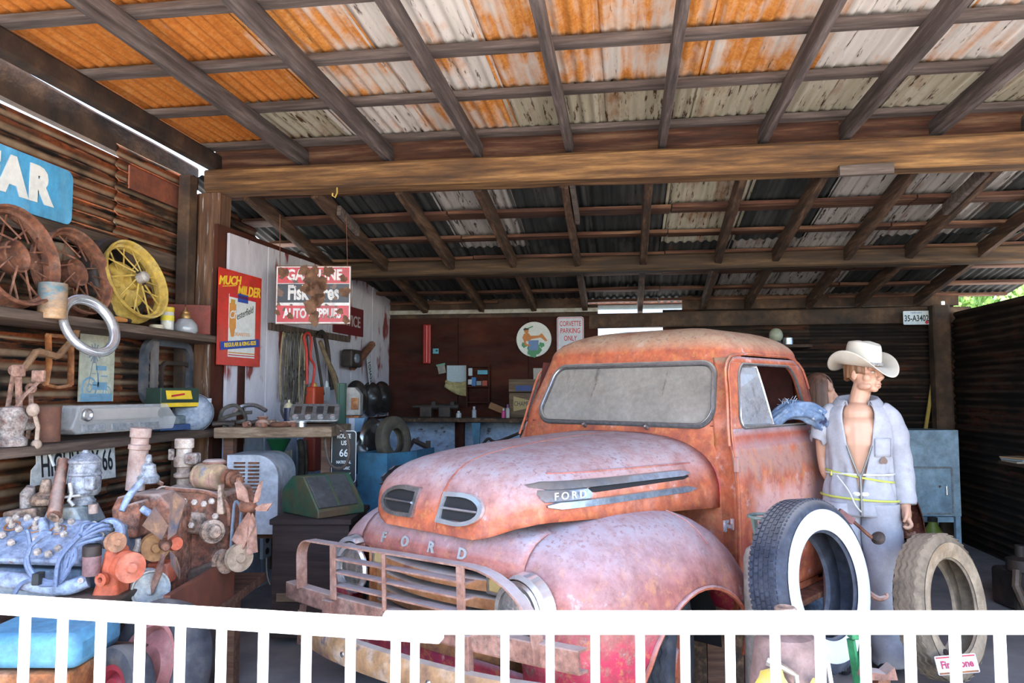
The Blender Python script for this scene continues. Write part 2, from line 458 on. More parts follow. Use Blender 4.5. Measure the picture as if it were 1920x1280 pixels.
near_mats = [S_RUST, S_RUST, S_PALE, S_GREY, S_MIX, S_RUST, S_MIX, S_MIX, S_PALE, S_MIX, S_RUST, S_MIX]
back_edge = [S_RUST, S_GREY, S_PALE, S_MIX, S_GREY, S_GREY, S_GREY, S_GREY, S_GREY, S_GREY, S_PALE, S_MIX]
def sheet(mat, wd, ln):
    k = (mat.name, wd, ln)
    if k not in fm: fm[k] = corr_mesh('roof_sheet', wd, ln, mat)
    return fm[k]
for i in range(12):
    x = XL + .3 + i * .625
    for (y, ln, ms, z) in ((2.35, 1.75, near_mats, RZ + .212), (3.95, 1.62, front_mats, RZ + .203), (5.1, .95, back_edge, RZ + .193)):
        o = link('roof_sheet', sheet(ms[i], wdt, ln), ceiling, rotm(radians(rnd.uniform(-.3, .3)), radians(rnd.uniform(-.5, .9)), radians(rnd.uniform(-.4, .4)), (x, y, z + .004 * (i % 2))))
# back slope
SL = .172
zb = lambda y: 3.06 - SL * (y - 5.6)
bx_ = [atY(px, 360, 5.6).x for px in (475, 600, 755, 900, 1060, 1215, 1390, 1540, 1705, 1860)]
bx_ += [bx_[-1] + .62]
for i, x in enumerate(bx_):
    timber((x, 5.5, zb(5.5) + .06), (x + rnd.uniform(-.05, .05), 8.92, zb(8.92) + .06), .062, .12, 6, .1).build('rafter', W_RAFB, ceiling, 20)
for x, y0, y1 in ((bx_[1] + .06, 5.85, 6.3), (bx_[4] + .055, 5.5, 6.2), (bx_[9] - .05, 5.55, 6.25)):
    timber((x, y0, zb(y0) + .05), (x, y1, zb(y1) + .05), .035, .09, 3, .08).build('bleached_splice_board', W_PURL, ceiling, 20)
for y, wd in ((5.7, .13), (6.25, .23), (6.78, .17), (7.3, .12), (7.85, .17), (8.4, .15), (8.82, .1)):
    for k in range(4):
        x0 = -3.3 + k * 1.85
        timber((x0, y + rnd.uniform(-.03, .03), zb(y) + .135), (x0 + 1.84, y + rnd.uniform(-.03, .03), zb(y) + .135), wd * rnd.uniform(.85, 1.15), .034, 5, .09).build('purlin', W_PURB, ceiling, 20)
ang = math.atan(SL)
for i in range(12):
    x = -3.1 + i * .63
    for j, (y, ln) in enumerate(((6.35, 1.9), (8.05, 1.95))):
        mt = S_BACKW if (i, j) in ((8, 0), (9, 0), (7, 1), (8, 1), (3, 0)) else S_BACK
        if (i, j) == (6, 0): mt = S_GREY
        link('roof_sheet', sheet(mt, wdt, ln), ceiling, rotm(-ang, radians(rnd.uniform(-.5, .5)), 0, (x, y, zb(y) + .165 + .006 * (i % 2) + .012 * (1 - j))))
# beams
pL = atY(388, 340, 5.3)
timber((pL.x, 5.36, 3.185), (4.3, 5.36, 3.165), .2, .175, 16, .045, h2=.225).build('main_beam', W_BEAM, ceiling, 30)
timber((-3.0, 7.3, 2.80), (4.1, 7.3, 2.815), .17, .15, 14, .04).build('rear_beam', W_BEAM2, ceiling, 30)
p = atY(1625, 317, 5.22)
timber((p.x - .17, 5.24, p.z), (p.x + .17, 5.24, p.z + .004), .05, .07, 2, .04).build('repair_block', W_PURL, ceiling, 20)
hk = MB().tube([p0 + V((0, 0, 0)) for p0 in [atY(632, 352, 5.25), atY(632, 362, 5.22), atY(628, 370, 5.2), atY(623, 367, 5.2), atY(624, 362, 5.2)]], .006, 6)
tag(hk.build('ceiling_hook', P('yellow_brass', (.6, .4, .1), .4)), 'small yellow hook screwed under the front roof beam, near its left end', 'hook')

# --- left wall of rusty iron
XW = -3.36
wl = struct('wall_left')
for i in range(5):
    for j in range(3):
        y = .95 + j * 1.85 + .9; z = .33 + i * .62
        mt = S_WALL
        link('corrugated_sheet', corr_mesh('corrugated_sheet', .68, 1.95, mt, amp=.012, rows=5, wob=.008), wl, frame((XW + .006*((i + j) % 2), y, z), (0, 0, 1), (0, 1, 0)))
for (z, x) in ((3.27, XW - .02),):
    timber((x, .8, z + .06), (x, 5.5, z), .09, .2, 8, .06).build('top_plate', WOODDARK, wl, 20)
timber((XW + .04, .8, 2.52), (XW + .04, 5.35, 2.545), .03, .11, 8, .05).build('wall_plank', W_PLANKY, wl, 20)
rs = atX(298, 370, XW + .03)
o = link('patch_sheet', corr_mesh('patch_sheet', .62, .95, S_RUST if False else S_WALL, amp=.012), wl, frame((XW + .035, rs.y, rs.z - .05), (0, 0, 1), (0, 1, 0)))
link('rusty_flashing', MB().box((0, 0, 0), (.012, .85, .16)).mesh('rusty_flashing', M('red_rust_flashing', [(.08, .02, .012), (.22, .055, .022)], 6, bump=.2)), wl, rotm(0, 0, 0, (XW + .05, atX(300, 360, XW).y, atX(300, 362, XW).z)))
timber((-3.235, 5.2, 0), (-3.235, 5.2, 3.2), .09, .12, 10, .06, upv=(0, 1, 0)).build('post', WOODDARK, wl, 25)
timber((-3.135, 5.40, 0), (-3.135, 5.40, 3.1), .19, .2, 12, .05, upv=(0, 1, 0)).build('post', W_POST, wl, 25)

# --- rear left wall: boards with flaking white paint
XB = -2.78
BO = V((-2.98, 5.36, 0)); BE = V((.0585, 1, 0)).normalized(); BN = V((1, -.0585, 0)).normalized()
def onB(px, py, off=0.0):
    """point of that wall, off in front of it"""
    r = ray(px, py); t = ((BO + BN*off) - CAM).dot(BN) / r.dot(BN); return CAM + r * t
def frB(p): return frame(p, BE, (0, 0, 1))
wr = struct('wall_rear_left')
for i in range(12):
    y = i * .287 + .143
    for zc_, hh_, mt in ((2.05, 1.5, W_WHITE), (.62, 1.3, W_BLUEW)):
        p_ = BO + BE*y - BN*(.012 + .004*(i % 2)) + V((0, 0, zc_))
        MB().box((0, 0, 0), (.277, hh_, .024)).build('board', mt, wr, 0, bevel=.003, m=frB(p_))
MB().box((0, 0, 0), (3.7, 2.9, .03)).build('backing', W_RED, wr, 0, m=frB(BO + BE*1.75 - BN*.05 + V((0, 0, 1.4))))
p_ = BO + BE*.19 + BN*.012
timber(p_ + V((0, 0, .9)), p_ + V((0, 0, 2.0)), .02, .09, 4, .03, upv=(0, 1, 0)).build('bare_board', W_RED, wr, 20)

# --- back wall
YB = 8.78
wb = struct('wall_back')
gx0, gx1 = atY(1121, 600, YB).x, atY(1246, 600, YB).x
xs = [XB - .04, XB + .84, XB + 1.68, gx0]
for a_, b_ in zip(xs[:-1], xs[1:]):
    MB().box(((a_ + b_)/2, YB, 1.86), (b_ - a_ - .006, .03, 1.2)).build('plywood_panel', W_RED, wb, 0)
    MB().box(((a_ + b_)/2, YB, .63), (b_ - a_ - .03, .03, 1.24)).build('painted_panel', W_BLUEW, wb, 0)
MB().box(((xs[0] + gx0)/2, YB + .03, 1.3), (gx0 - xs[0], .02, 2.6)).build('backing', WOODDARK, wb, 0)  # added behind the panels to stop sky light leaking through gaps
for x in xs[1:]:
    timber((x, YB - .03, 0), (x, YB - .03, 1.25), .05, .05, 2, .05, upv=(0, 1, 0)).build('stud', W_RED, wb, 0)
timber((XB, YB - .02, 2.53), (gx0, YB - .02, 2.53), .05, .05, 3, .05).build('pale_pipe', P('grimy_white', (.4, .38, .33), .6, c2=(.22, .18, .14)), wb, 30)
timber((XB - .1, YB + .03, 2.62), (gx0 - .18, YB + .03, 2.62), .04, .12, 5, .05).build('header_beam', WOODDARK, wb, 20)
timber((gx1 + .2, YB + .03, 2.6), (3.6, YB + .03, 2.6), .04, .16, 5, .05).build('header_beam', WOODDARK, wb, 20)
timber((gx0 - .1, YB, 2.40), (3.7, YB, 2.42), .09, .17, 6, .05).build('header_beam', WOODDARK, wb, 20)
MB().box(((gx0 + gx1)/2, YB, .98), (gx1 - gx0, .03, 1.95)).build('plywood_panel', W_RED, wb, 0)
for i in range(4):
    for j in range(2):
        x = gx1 + .78 + j * 1.5; z = .32 + i * .62
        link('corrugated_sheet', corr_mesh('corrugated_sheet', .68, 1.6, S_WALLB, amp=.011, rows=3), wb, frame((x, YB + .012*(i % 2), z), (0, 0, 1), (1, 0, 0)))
pp = atY(1770, 640, 8.5)
timber((pp.x, 8.6, 0), (pp.x, 8.6, 2.5), .17, .15, 8, .06, upv=(0, 1, 0)).build('corner_post', WOODDARK, wb, 20)

# --- right wall
XRW = 3.52
wrt = struct('wall_right')
for i in range(4):
    for j in range(3):
        y = 4.15 + j * 1.85; z = .31 + i * .6
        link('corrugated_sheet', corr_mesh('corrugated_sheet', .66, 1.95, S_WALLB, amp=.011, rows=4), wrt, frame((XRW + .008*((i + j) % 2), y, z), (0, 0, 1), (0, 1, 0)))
for y in (4.4, 6.3):
    timber((XRW + .06, y, 0), (XRW + .06, y, 2.4), .09, .09, 5, .06, upv=(0, 1, 0)).build('post', WOODDARK, wrt, 20)
for y in (1.6, 3.6):
    timber((4.3, y, -.1), (4.3, y, 3.3), .14, .14, 5, .06, upv=(0, 1, 0)).build('post', W_POST, wrt, 20)

# --- outside at the back: pale building and trees
pb = thing('pale_building', 'pale boarded building seen through the gap in the back wall', 'building', (0.4, 12.6, -.1))
sid = P('pale_blue_siding', (.6, .68, .72), .7)
for k in range(16):
    MB().box((0, 0, .1 + k * .19), (4.6, .05, .184)).build('siding_board', sid, pb, 0)
MB().box((0, 1.5, 1.6), (4.5, 2.6, 3.1)).build('wall_core', sid, pb, 0)
MB().box((0, 1.5, 3.2), (5, 3.4, .12)).build('roof', RUST, pb, 0)
LEAF = M('green_leaves', [(.1, .22, .03), (.22, .36, .06), (.4, .5, .12)], 20, rough=.6, bump=0)
def tree(label, x, y, h, r, n, group=None):
    t = thing('tree', label, 'tree', (x, y, -.12), 0, group)
    MB().tube([(0, 0, 0), (.1, 0, h*.4), (0, .1, h*.75)], [.16, .12, .05], 8).build('trunk', WOODDARK, t)
    fl = MB()
    for i in range(n):
        d = V((rnd.gauss(0, 1), rnd.gauss(0, 1), rnd.gauss(0, 1))).normalized() * r * rnd.uniform(.35, 1) ** .5
        c = V((d.x, d.y, h*.68 + d.z * .8))
        q = Matrix.Translation(c) @ Euler((rnd.uniform(0, 6), rnd.uniform(0, 6), rnd.uniform(0, 6))).to_matrix().to_4x4()
        s_ = rnd.uniform(.06, .12)
        fl.add([(-s_, 0, 0), (0, -s_*.5, .01), (s_, 0, 0), (0, s_*.5, .01)], [(0, 1, 2, 3)], q)
    f = fl.build('foliage', LEAF, t, 0, fix=False); f['kind'] = 'stuff'
    return t
tree('broad green tree beyond the top of the right wall', 8.6, 13.6, 5.4, 2.2, 5200)
tree('green bush tree behind the back right corner post', 4.9, 11.6, 3.5, 1.1, 2600)
tree('tall green tree past the gap above the left wall', -7.2, 4.5, 5.0, 2.0, 3000)

# --- white fence of two gate panels
hf = V((-sin(YAW), cos(YAW), 0))
def camp(px, d, z):
    return V((0, 0, 0)) + hf * d + rt * ((px - 960) / F * d) + V((0, 0, z))
def gate(label, a, b_, n, first, pw, over=None):
    a, b_ = V(a), V(b_); L = (V((b_.x, b_.y, 0)) - V((a.x, a.y, 0))).length
    rz = atan2(b_.y - a.y, b_.x - a.x)
    g = thing('metal_gate', label, 'gate', (a.x, a.y, 0), rz)
    MB().box((L/2, 0, a.z - .026), (L, .05, .052)).build('top_rail', WHITEP, g, 0, bevel=.006)
    MB().box((L/2, 0, .12), (L, .04, .05)).build('bottom_rail', WHITEP, g, 0, bevel=.006)
    me = MB().box((0, 0, 0), (pw, pw, a.z - .052 - .145)).mesh('picket', WHITEP, 0)
    for i in range(n):
        x = first + i * (L - first) / n
        link('picket', me, g, Matrix.Translation((x, 0, (a.z - .052 + .145) / 2)), bevel=.003)
    return g
g1 = gate('white picket gate on the left, its rail sloping down to the right', camp(-90, 2.46, .945), camp(832, 2.14, .935), 12, .05, .024)
g2 = gate('white picket gate on the right with a level rail', camp(724, 2.06, .995), camp(2100, 2.06, .995), 16, .085, .023)
wire = MB().tube([camp(760, 2.1, .74), camp(780, 2.03, .745), camp(806, 2.04, .735), camp(800, 2.1, .75), camp(775, 2.1, .73)], .003, 5)
tag(wire.build('tie_wire', P('white_cord', (.7, .68, .66), .6)), 'thin pale wire twisted round the pickets where the two gates meet', 'wire')
# ------------------------------------------------------------ the old pickup
TA = radians(35)
T0 = V((-.511, 3.967, 0))
def t2w(u, w_, z):
    return T0 + V((-sin(TA), -cos(TA), 0)) * u + V((cos(TA), -sin(TA), 0)) * w_ + V((0, 0, z))
truck = thing('pickup_truck', 'dusty faded red old pickup truck parked nose first behind the fence', 'truck', T0, atan2(-cos(TA), -sin(TA)))
def truck_paint(name, dustc=(.4, .345, .365), damt=(.25, .85), door=False, hot=.5, base=None, low=False):
    m = bpy.data.materials.new(name); m.use_nodes = True
    nt = m.node_tree; b = nt.nodes['Principled BSDF']
    tc = nt.nodes.new('ShaderNodeTexCoord'); co = tc.outputs['Object']
    n1 = _noise(nt, co, 2.2, 5, .65); n2 = _noise(nt, co, 7, 6, .7); n3 = _noise(nt, co, 45, 3, .6); n6 = _noise(nt, co, 16, 6, .75)
    base = base or [(.28, .06, .04), (.48, .12, .05), (.54, .2, .13)]
    r1 = _ramp(nt, [(.36, base[0]), (.5, base[1]), (.62, base[2])])
    nt.links.new(math_(nt, 'ADD', math_(nt, 'MULTIPLY', n1.outputs[0], .5), math_(nt, 'MULTIPLY', n2.outputs[0], .5)), r1.inputs[0])
    c = r1.outputs[0]
    # worn-through pinkish red and grey primer patches
    c = mix(nt, mrange(nt, n2.outputs[0], .6, .66), c, (.55, .34, .3))
    n5 = _noise(nt, co, 6.5, 6, .75)
    gr = _noise(nt, co, 11, 8, .8)
    c = mix(nt, mrange(nt, n5.outputs[0], .74 - .14 * hot, .82 - .13 * hot, 0, .85), c, (.45, .03, .06))
    if low:                       # old bright paint left on the lower skirts, with grey primer showing
        sl = nt.nodes.new('ShaderNodeSeparateXYZ'); nt.links.new(co, sl.inputs[0])
        zz = math_(nt, 'ADD', sl.outputs[2], math_(nt, 'MULTIPLY', n2.outputs[0], .3))
        lf = mrange(nt, zz, .80, .70)
        c = mix(nt, math_(nt, 'MULTIPLY', lf, mrange(nt, n5.outputs[0], .44, .5)), c, (.5, .03, .07))
        c = mix(nt, math_(nt, 'MULTIPLY', lf, mrange(nt, n5.outputs[0], .43, .38)), c, (.36, .33, .4))
    c = mix(nt, mrange(nt, gr.outputs[0], .36, .56, .6, 0), c, (.09, .035, .03))
    if door:
        mp = nt.nodes.new('ShaderNodeMapping'); mp.inputs['Scale'].default_value = (9, 9, .9); nt.links.new(co, mp.inputs[0])
        st = _noise(nt, mp.outputs[0], 1.3, 4, .6)
        sx = nt.nodes.new('ShaderNodeSeparateXYZ'); nt.links.new(co, sx.inputs[0])
        zz = math_(nt, 'ADD', sx.outputs[2], math_(nt, 'MULTIPLY', st.outputs[0], -.34))
        ux = math_(nt, 'ADD', sx.outputs[0], math_(nt, 'MULTIPLY', n2.outputs[0], .3))
        band = math_(nt, 'MULTIPLY', mrange(nt, zz, .66, .71), mrange(nt, zz, .94, .84))
        band = math_(nt, 'MULTIPLY', band, math_(nt, 'MULTIPLY', mrange(nt, ux, -.68, -.8), mrange(nt, ux, -1.8, -1.6)), True)
        c = mix(nt, math_(nt, 'MULTIPLY', band, .9), c, (.56, .3, .26))
        low = math_(nt, 'MULTIPLY', mrange(nt, zz, .5, .56), mrange(nt, zz, .69, .64))
        c = mix(nt, math_(nt, 'MULTIPLY', low, .75), c, (.22, .035, .025))
        hi = math_(nt, 'MULTIPLY', mrange(nt, zz, .93, 1.0), mrange(nt, zz, 1.14, 1.08))
        c = mix(nt, math_(nt, 'MULTIPLY', hi, .75), c, (.33, .2, .17))
        st2 = math_(nt, 'MULTIPLY', mrange(nt, sx.outputs[2], 1.275, 1.285), mrange(nt, sx.outputs[2], 1.4, 1.39))
        c = mix(nt, math_(nt, 'MULTIPLY', st2, .55), c, (.26, .06, .05))
    c = mix(nt, mrange(nt, n6.outputs[0], .54, .62, 0, .55), c, (.5, .2, .07)); c = mix(nt, mrange(nt, n6.outputs[0], .46, .38, 0, .5), c, (.25, .07, .06))
    gm = nt.nodes.new('ShaderNodeNewGeometry'); sn = nt.nodes.new('ShaderNodeSeparateXYZ'); nt.links.new(gm.outputs['Normal'], sn.inputs[0])
    dn = mrange(nt, math_(nt, 'ADD', math_(nt, 'MULTIPLY', n2.outputs[0], .5), math_(nt, 'MULTIPLY', gr.outputs[0], .5)), .36, .56, .3, 1.0)
    dz = math_(nt, 'MULTIPLY', mrange(nt, sn.outputs[2], damt[0], damt[1]), dn, True)
    c = mix(nt, math_(nt, 'MULTIPLY', dz, .92), c, dustc)
    sp = mrange(nt, n3.outputs[0], .56, .62)          # rain-drop pocks in the dust
    c = mix(nt, math_(nt, 'MULTIPLY', math_(nt, 'MULTIPLY', sp, dz), .7), c, (.24, .1, .1))
    nt.links.new(c, b.inputs['Base Color'])
    b.inputs['Roughness'].default_value = .62; b.inputs['Specular IOR Level'].default_value = .35
    bp = nt.nodes.new('ShaderNodeBump'); bp.inputs['Strength'].default_value = .1; bp.inputs['Distance'].default_value = .006
    nt.links.new(n3.outputs[0], bp.inputs['Height']); nt.links.new(bp.outputs[0], b.inputs['Normal'])
    return m
TP = truck_paint('faded_red_paint')
TPF = truck_paint('worn_fender_paint', hot=.7, low=True, damt=(.3, .85), dustc=(.36, .31, .34), base=[(.24, .07, .06), (.38, .13, .1), (.43, .2, .17)])
TPC = truck_paint('tan_dust_cab_paint', dustc=(.47, .33, .22), damt=(.3, .8), hot=.25)
TPD = truck_paint('door_paint', door=True, hot=.2)
TPV = truck_paint('magenta_red_paint', hot=1.4, base=[(.3, .02, .1), (.45, .04, .06), (.4, .12, .2)])
DARKIN = P('opening_shade_and_black', (.012, .011, .012), .8)  # near-black puts the shade inside openings into colour; also plain black parts
GASK = M('dusty_gasket', [(.05, .048, .05), (.12, .11, .11)], 30, rough=.8, dust=(.4, .35, .3), damt=(.2, .9))
GREYG = P('grille_dust_grey', (.3, .28, .26), .85)
GBAR = M('rusty_grille_bar', [(.2, .07, .05), (.42, .17, .06), (.5, .24, .12)], 9, rough=.75, bump=.15, dust=(.38, .33, .3), damt=(.35, .8))

# hood
h_zc = pch([(-.80, 1.352), (-.25, 1.33), (.08, 1.309), (.3, 1.287), (.46, 1.255), (.56, 1.205), (.63, 1.13), (.67, 1.05), (.69, .955)])
h_zs = pch([(-.80, .965), (.2, 1.02), (.5, 1.03), (.6, 1.01), (.69, .95)])
h_hw = pch([(-.80, .685), (-.3, .65), (.2, .62), (.42, .59), (.55, .535), (.62, .46), (.66, .39), (.69, .30)])
HN = 3.0
HC = lambda u: .018 * max(0, min(1, (u + .8) / 1.2))
us = [-.80, -.7, -.55, -.4, -.25, -.1, .05, .18, .28, .36, .43, .49, .54, .58, .61, .635, .655, .668, .678, .685, .69]
def hood_pt(u, q):
    ph = (q - .5) * pi
    return (u, HC(u) + h_hw(u) * sgnpow(sin(ph), 2/HN), h_zs(u) + (h_zc(u) - h_zs(u)) * max(0, cos(ph)) ** (2/HN))
mb = MB(); mb.grid(lambda s, t: hood_pt(us[round(s * (len(us) - 1))], t), len(us), 41)
mb.f.append(tuple((len(us) - 1) * 41 + i for i in range(41)))
hood = mb.build('hood', TP, truck, 60, solid=.006)
def hood_front_u(w_, z):
    lo, hi = 0.0, .69
    for _ in range(40):
        u = (lo + hi) / 2
        d = max(1e-4, h_zc(u) - h_zs(u))
        f = (abs(w_ - HC(u)) / h_hw(u)) ** HN + (max(0, z - h_zs(u)) / d) ** HN
        if f > 1: hi = u
        else: lo = u
    return lo
def hood_side_w(u, z):
    q = max(0.0, min(.999, (z - h_zs(u)) / (h_zc(u) - h_zs(u))))
    return HC(u) + h_hw(u) * (1 - q ** HN) ** (1/HN)
# raised bead down the middle of the hood
bead = [(u, .07 * max(0, (u + .78) / 1.47), h_zc(u) - .002) for u in us[:-6]] + [(hood_front_u(.07, z) + .002, .07, z) for z in (1.16, 1.11, 1.06, 1.01, .965)]
MB().tube(bead, .007, 6, flat=.7).build('hood_bead', truck_paint('bright_bead_paint', hot=1.2, damt=(.6, 1.2)), hood)
# nostrils: D shaped chrome frames with a bar across
def dshape(w0, w1, z0, z1, n=10):
    zm = (z0 + z1) / 2; h = (z1 - z0) / 2; pts = [(w0, z0 + .004), (w0, z1 - .004)]
    for i in range(n + 1):
        a_ = pi/2 - pi*i/n
        pts.append((w0 + (w1 - w0) * (.45 + .55 * cos(a_)), zm + h * sin(a_)))
    return pts
for sg in (1, -1):
    od = dshape(.085, .355, .998, 1.136); idd = dshape(.105, .33, 1.016, 1.118)
    b = MB(); n = len(od)
    def on(pt, off):
        return (hood_front_u(sg * pt[0], pt[1]) + off, sg * pt[0], pt[1])
    vs = [on(p_, .002) for p_ in od] + [on(p_, .022) for p_ in od] + [on(p_, .02) for p_ in idd] + [on(p_, .003) for p_ in idd]
    fs = []
    for r in range(3):
        for i in range(n):
            j = (i + 1) % n
            fs.append((r*n + i, r*n + j, (r+1)*n + j, (r+1)*n + i))
    b.add(vs, fs)
    fr = b.build('nostril_frame', CHROME if sg > 0 else DULLCHROME, hood, 50)
    b = MB()
    def inn(s, t):
        zz = 1.018 + .098 * t; zm = 1.067; w1 = .105 + .225 * (.45 + .55 * sqrt(max(0, 1 - ((zz - zm)/.051)**2)))
        ww = .106 + (w1 - .107) * s
        return (hood_front_u(sg * ww, zz) + .004, sg * ww, zz)
    b.grid(inn, 8, 9).build('nostril_dark_patch', DARKIN, hood, 180)  # black patch on the hood skin paints the opening's dark inside
    b = MB(); b.tube([(hood_front_u(sg * (.105 + .22*k/6), 1.066) + .014, sg * (.105 + .22*k/6), 1.066) for k in range(7)], .011, 6, flat=.5)
    b.build('nostril_bar', CHROME if sg > 0 else DULLCHROME, hood)
# side spears with the vent slot and the name plate
def side_strip(name, mat, u0, u1, z0, z1, hgt, off=.008, parent=hood, n=18, sg=1):
    b = MB(); vs = []
    for i in range(n + 1):
        t = i / n; u = u0 + (u1 - u0) * t; z = z0 + (z1 - z0) * t
        k = min(1, min(t, 1 - t) * 14 + .25); h = hgt * k / 2
        for zz, o in ((z - h, 0), (z - h*.8, off), (z + h*.8, off), (z + h, 0)):
            vs.append((u, sg * (hood_side_w(u, zz) + o), zz))
    fs = [(i*4 + k, i*4 + 4 + k, i*4 + 5 + k, i*4 + 1 + k) for i in range(n) for k in range(3)]
    return b.add(vs, fs).build(name, mat, parent, 45)
PLATE = M('dusty_blue_chrome', [(.3, .36, .46), (.48, .52, .58)], 9, rough=.3, metal=.7, bump=.03, dust=(.42, .38, .34), damt=(.3, .9))
for sg in (1, -1):
    side_strip('spear', PLATE, .525, -.54, 1.178, 1.168, .034, .014, sg=sg)
    side_strip('spear', PLATE, .505, -.555, 1.098, 1.088, .034, .014, sg=sg)
    side_strip('vent_slot', DARKIN, .27, -.53, 1.148, 1.150, .026, .003, sg=sg)
    side_strip('name_plate', PLATE, .52, .255, 1.137, 1.136, .05, .012, sg=sg)
mU, mZ = .385, 1.136
wS = hood_side_w(mU, mZ); nrm = V((hood_side_w(mU - .05, mZ) - hood_side_w(mU + .05, mZ), .1, 0)).normalized()
xa = nrm.cross(V((0, 0, 1))) * -1
xa = V((nrm.y * -1, nrm.x, 0))
text('FORD', .046, L_WHITE, hood, frame(V((mU, wS, mZ)) + nrm * .016, xa, (0, 0, 1)), .002, 1.15, space=1.5)
b = MB()
for (u0, u1, z) in ((.40, -.6, 1.222), ):
    b.tube([(u0 + (u1 - u0)*k/14, hood_side_w(u0 + (u1 - u0)*k/14, z - .012*k/14) + .001, z - .012*k/14) for k in range(15)], .006, 5)
b.build('vent_ridge', TPF, hood)

# front fenders
f_wo = pch([(-.76, .90), (-.5, .965), (0, .985), (.3, .965), (.45, .94), (.57, .885), (.64, .80), (.675, .68)])
f_zt = pch([(-.76, .46), (-.735, .66), (-.69, .79), (-.6, .895), (-.45, .975), (-.2, 1.025), (.1, 1.035), (.3, 1.02), (.45, .985), (.55, .935), (.62, .85), (.655, .77), (.675, .66)])
fus = [-.76, -.752, -.74, -.72, -.69, -.65, -.6, -.53, -.46, -.4, -.34, -.27, -.2, -.13, -.06, .01, .08, .15, .22, .28, .33, .37, .4, .45, .5, .54, .57, .6, .62, .64, .652, .662, .67, .675]
def f_zl(u):
    x = (u + .10) / .48
    return max(.30, .30 + .41 * sqrt(1 - x*x)) if abs(x) < 1 else .30
def fender_section(u, n=34):
    A = f_wo(u) - .52; zt = f_zt(u); zb_ = .44 if zt > .6 else zt - .12; zl = f_zl(u)
    pts = [(.40 if u < .5 else .40 + (u - .5) * .9, zt - .004)]
    pts += [(.40 + (.12) * i / 3 if u < .5 else .40 + (u - .5)*.9 + (.12 - (u - .5)*.9*.9) * i / 3, zt) for i in range(1, 3)]
    N = 2.35
    for i in range(31):
        ph = pi/2 * i / 30
        pts.append((.52 + A * sin(ph) ** (2/N), zb_ + (zt - zb_) * max(0, cos(ph)) ** (2/N)))
    pts += [(.52 + A - .015 * k, zb_ - (zb_ - .28) * k / 4) for k in range(1, 5)]
    cut = []
    for i, p_ in enumerate(pts):
        if p_[1] < zl and i:
            q = pts[i - 1]; t = (q[1] - zl) / max(1e-6, q[1] - p_[1])
            cut.append((q[0] + (p_[0] - q[0]) * t, zl)); break
        cut.append(p_)
    L = [0]
    for a_, c_ in zip(cut[:-1], cut[1:]): L.append(L[-1] + sqrt((a_[0] - c_[0])**2 + (a_[1] - c_[1])**2))
    out = []; k = 0
    for i in range(n):
        d = L[-1] * i / (n - 1)
        while k < len(L) - 2 and L[k + 1] < d: k += 1
        t = (d - L[k]) / max(1e-9, L[k + 1] - L[k])
        out.append((cut[k][0] + (cut[k + 1][0] - cut[k][0]) * t, cut[k][1] + (cut[k + 1][1] - cut[k][1]) * t))
    return out
for sg in (1, -1):
    b = MB(); secs = [fender_section(u) for u in fus]; n = 34
    vs = [(u, sg * p_[0], p_[1]) for u, s_ in zip(fus, secs) for p_ in s_]
    fs = [(i*n + j, (i+1)*n + j, (i+1)*n + j + 1, i*n + j + 1) for i in range(len(fus) - 1) for j in range(n - 1)]
    fs.append(tuple((len(fus) - 1)*n + j for j in range(n)))
    b.add(vs, fs)
    fen = b.build('front_fender', TPF, truck, 60, solid=.006)
    arch = [(u, sg * (s_[-1][0] + .004), s_[-1][1]) for u, s_ in zip(fus, secs)]
    MB().tube(arch, .011, 6).build('arch_lip', TP, fen)
    cr = [(-.30 + .06*k/9 - .02, sg*(secs[0][0][0]), 0) for k in range(1)]
    u_ = -.33; s_ = fender_section(u_)
    MB().tube([(u_ + .12 * max(0, 1 - i/16) , sg * (fender_section(u_ + .12 * max(0, 1 - i/16))[i][0] + .001), fender_section(u_ + .12 * max(0, 1 - i/16))[i][1] + .002) for i in range(6, 24)], .005, 5).build('crease', TPF, fen)
    # wheel well liner and inner skirt
    MB().grid(lambda s, t: (-.10 + .56*cos(pi*s), sg * (.45 + .3*t), .28 + .47*sin(pi*s)), 14, 2).build('wheel_well', DARKIN, fen, 180)

# apron over the grille
ap = [(.30, 1.012), (.42, 1.005), (.52, .99), (.585, .965), (.63, .925), (.658, .88), (.668, .84), (.66, .815), (.63, .81)]
def apf(s, t):
    k = s * (len(ap) - 1); i = min(int(k), len(ap) - 2); f = k - i
    u, z = ap[i][0] + (ap[i+1][0] - ap[i][0])*f, ap[i][1] + (ap[i+1][1] - ap[i][1])*f
    w_ = -.56 + 1.12*t
    return (u + .035 - .055 * (w_/.5)**2, w_, z + .012 - .02*(w_/.5)**2)
MB().grid(apf, 25, 25).build('grille_apron', TPF, truck, 180, solid=.006)
LETS = P('silver_letter', (.5, .49, .48), .35, .4)
for ch, w_ in zip('FORD', (-.315, -.13, .06, .25)):
    p0 = V(apf(.62, (w_ + .56)/1.12)); p1 = V(apf(.68, (w_ + .56)/1.12)); du = (p0 - p1).normalized()
    xx = (V(apf(.65, (w_ + .58)/1.12)) - V(apf(.65, (w_ + .54)/1.12))).normalized()
    text(ch, .066, LETS, truck, frame((p0 + p1)/2 + xx.cross(du) * .006, xx, du), .004, 1.0, bold=.002)
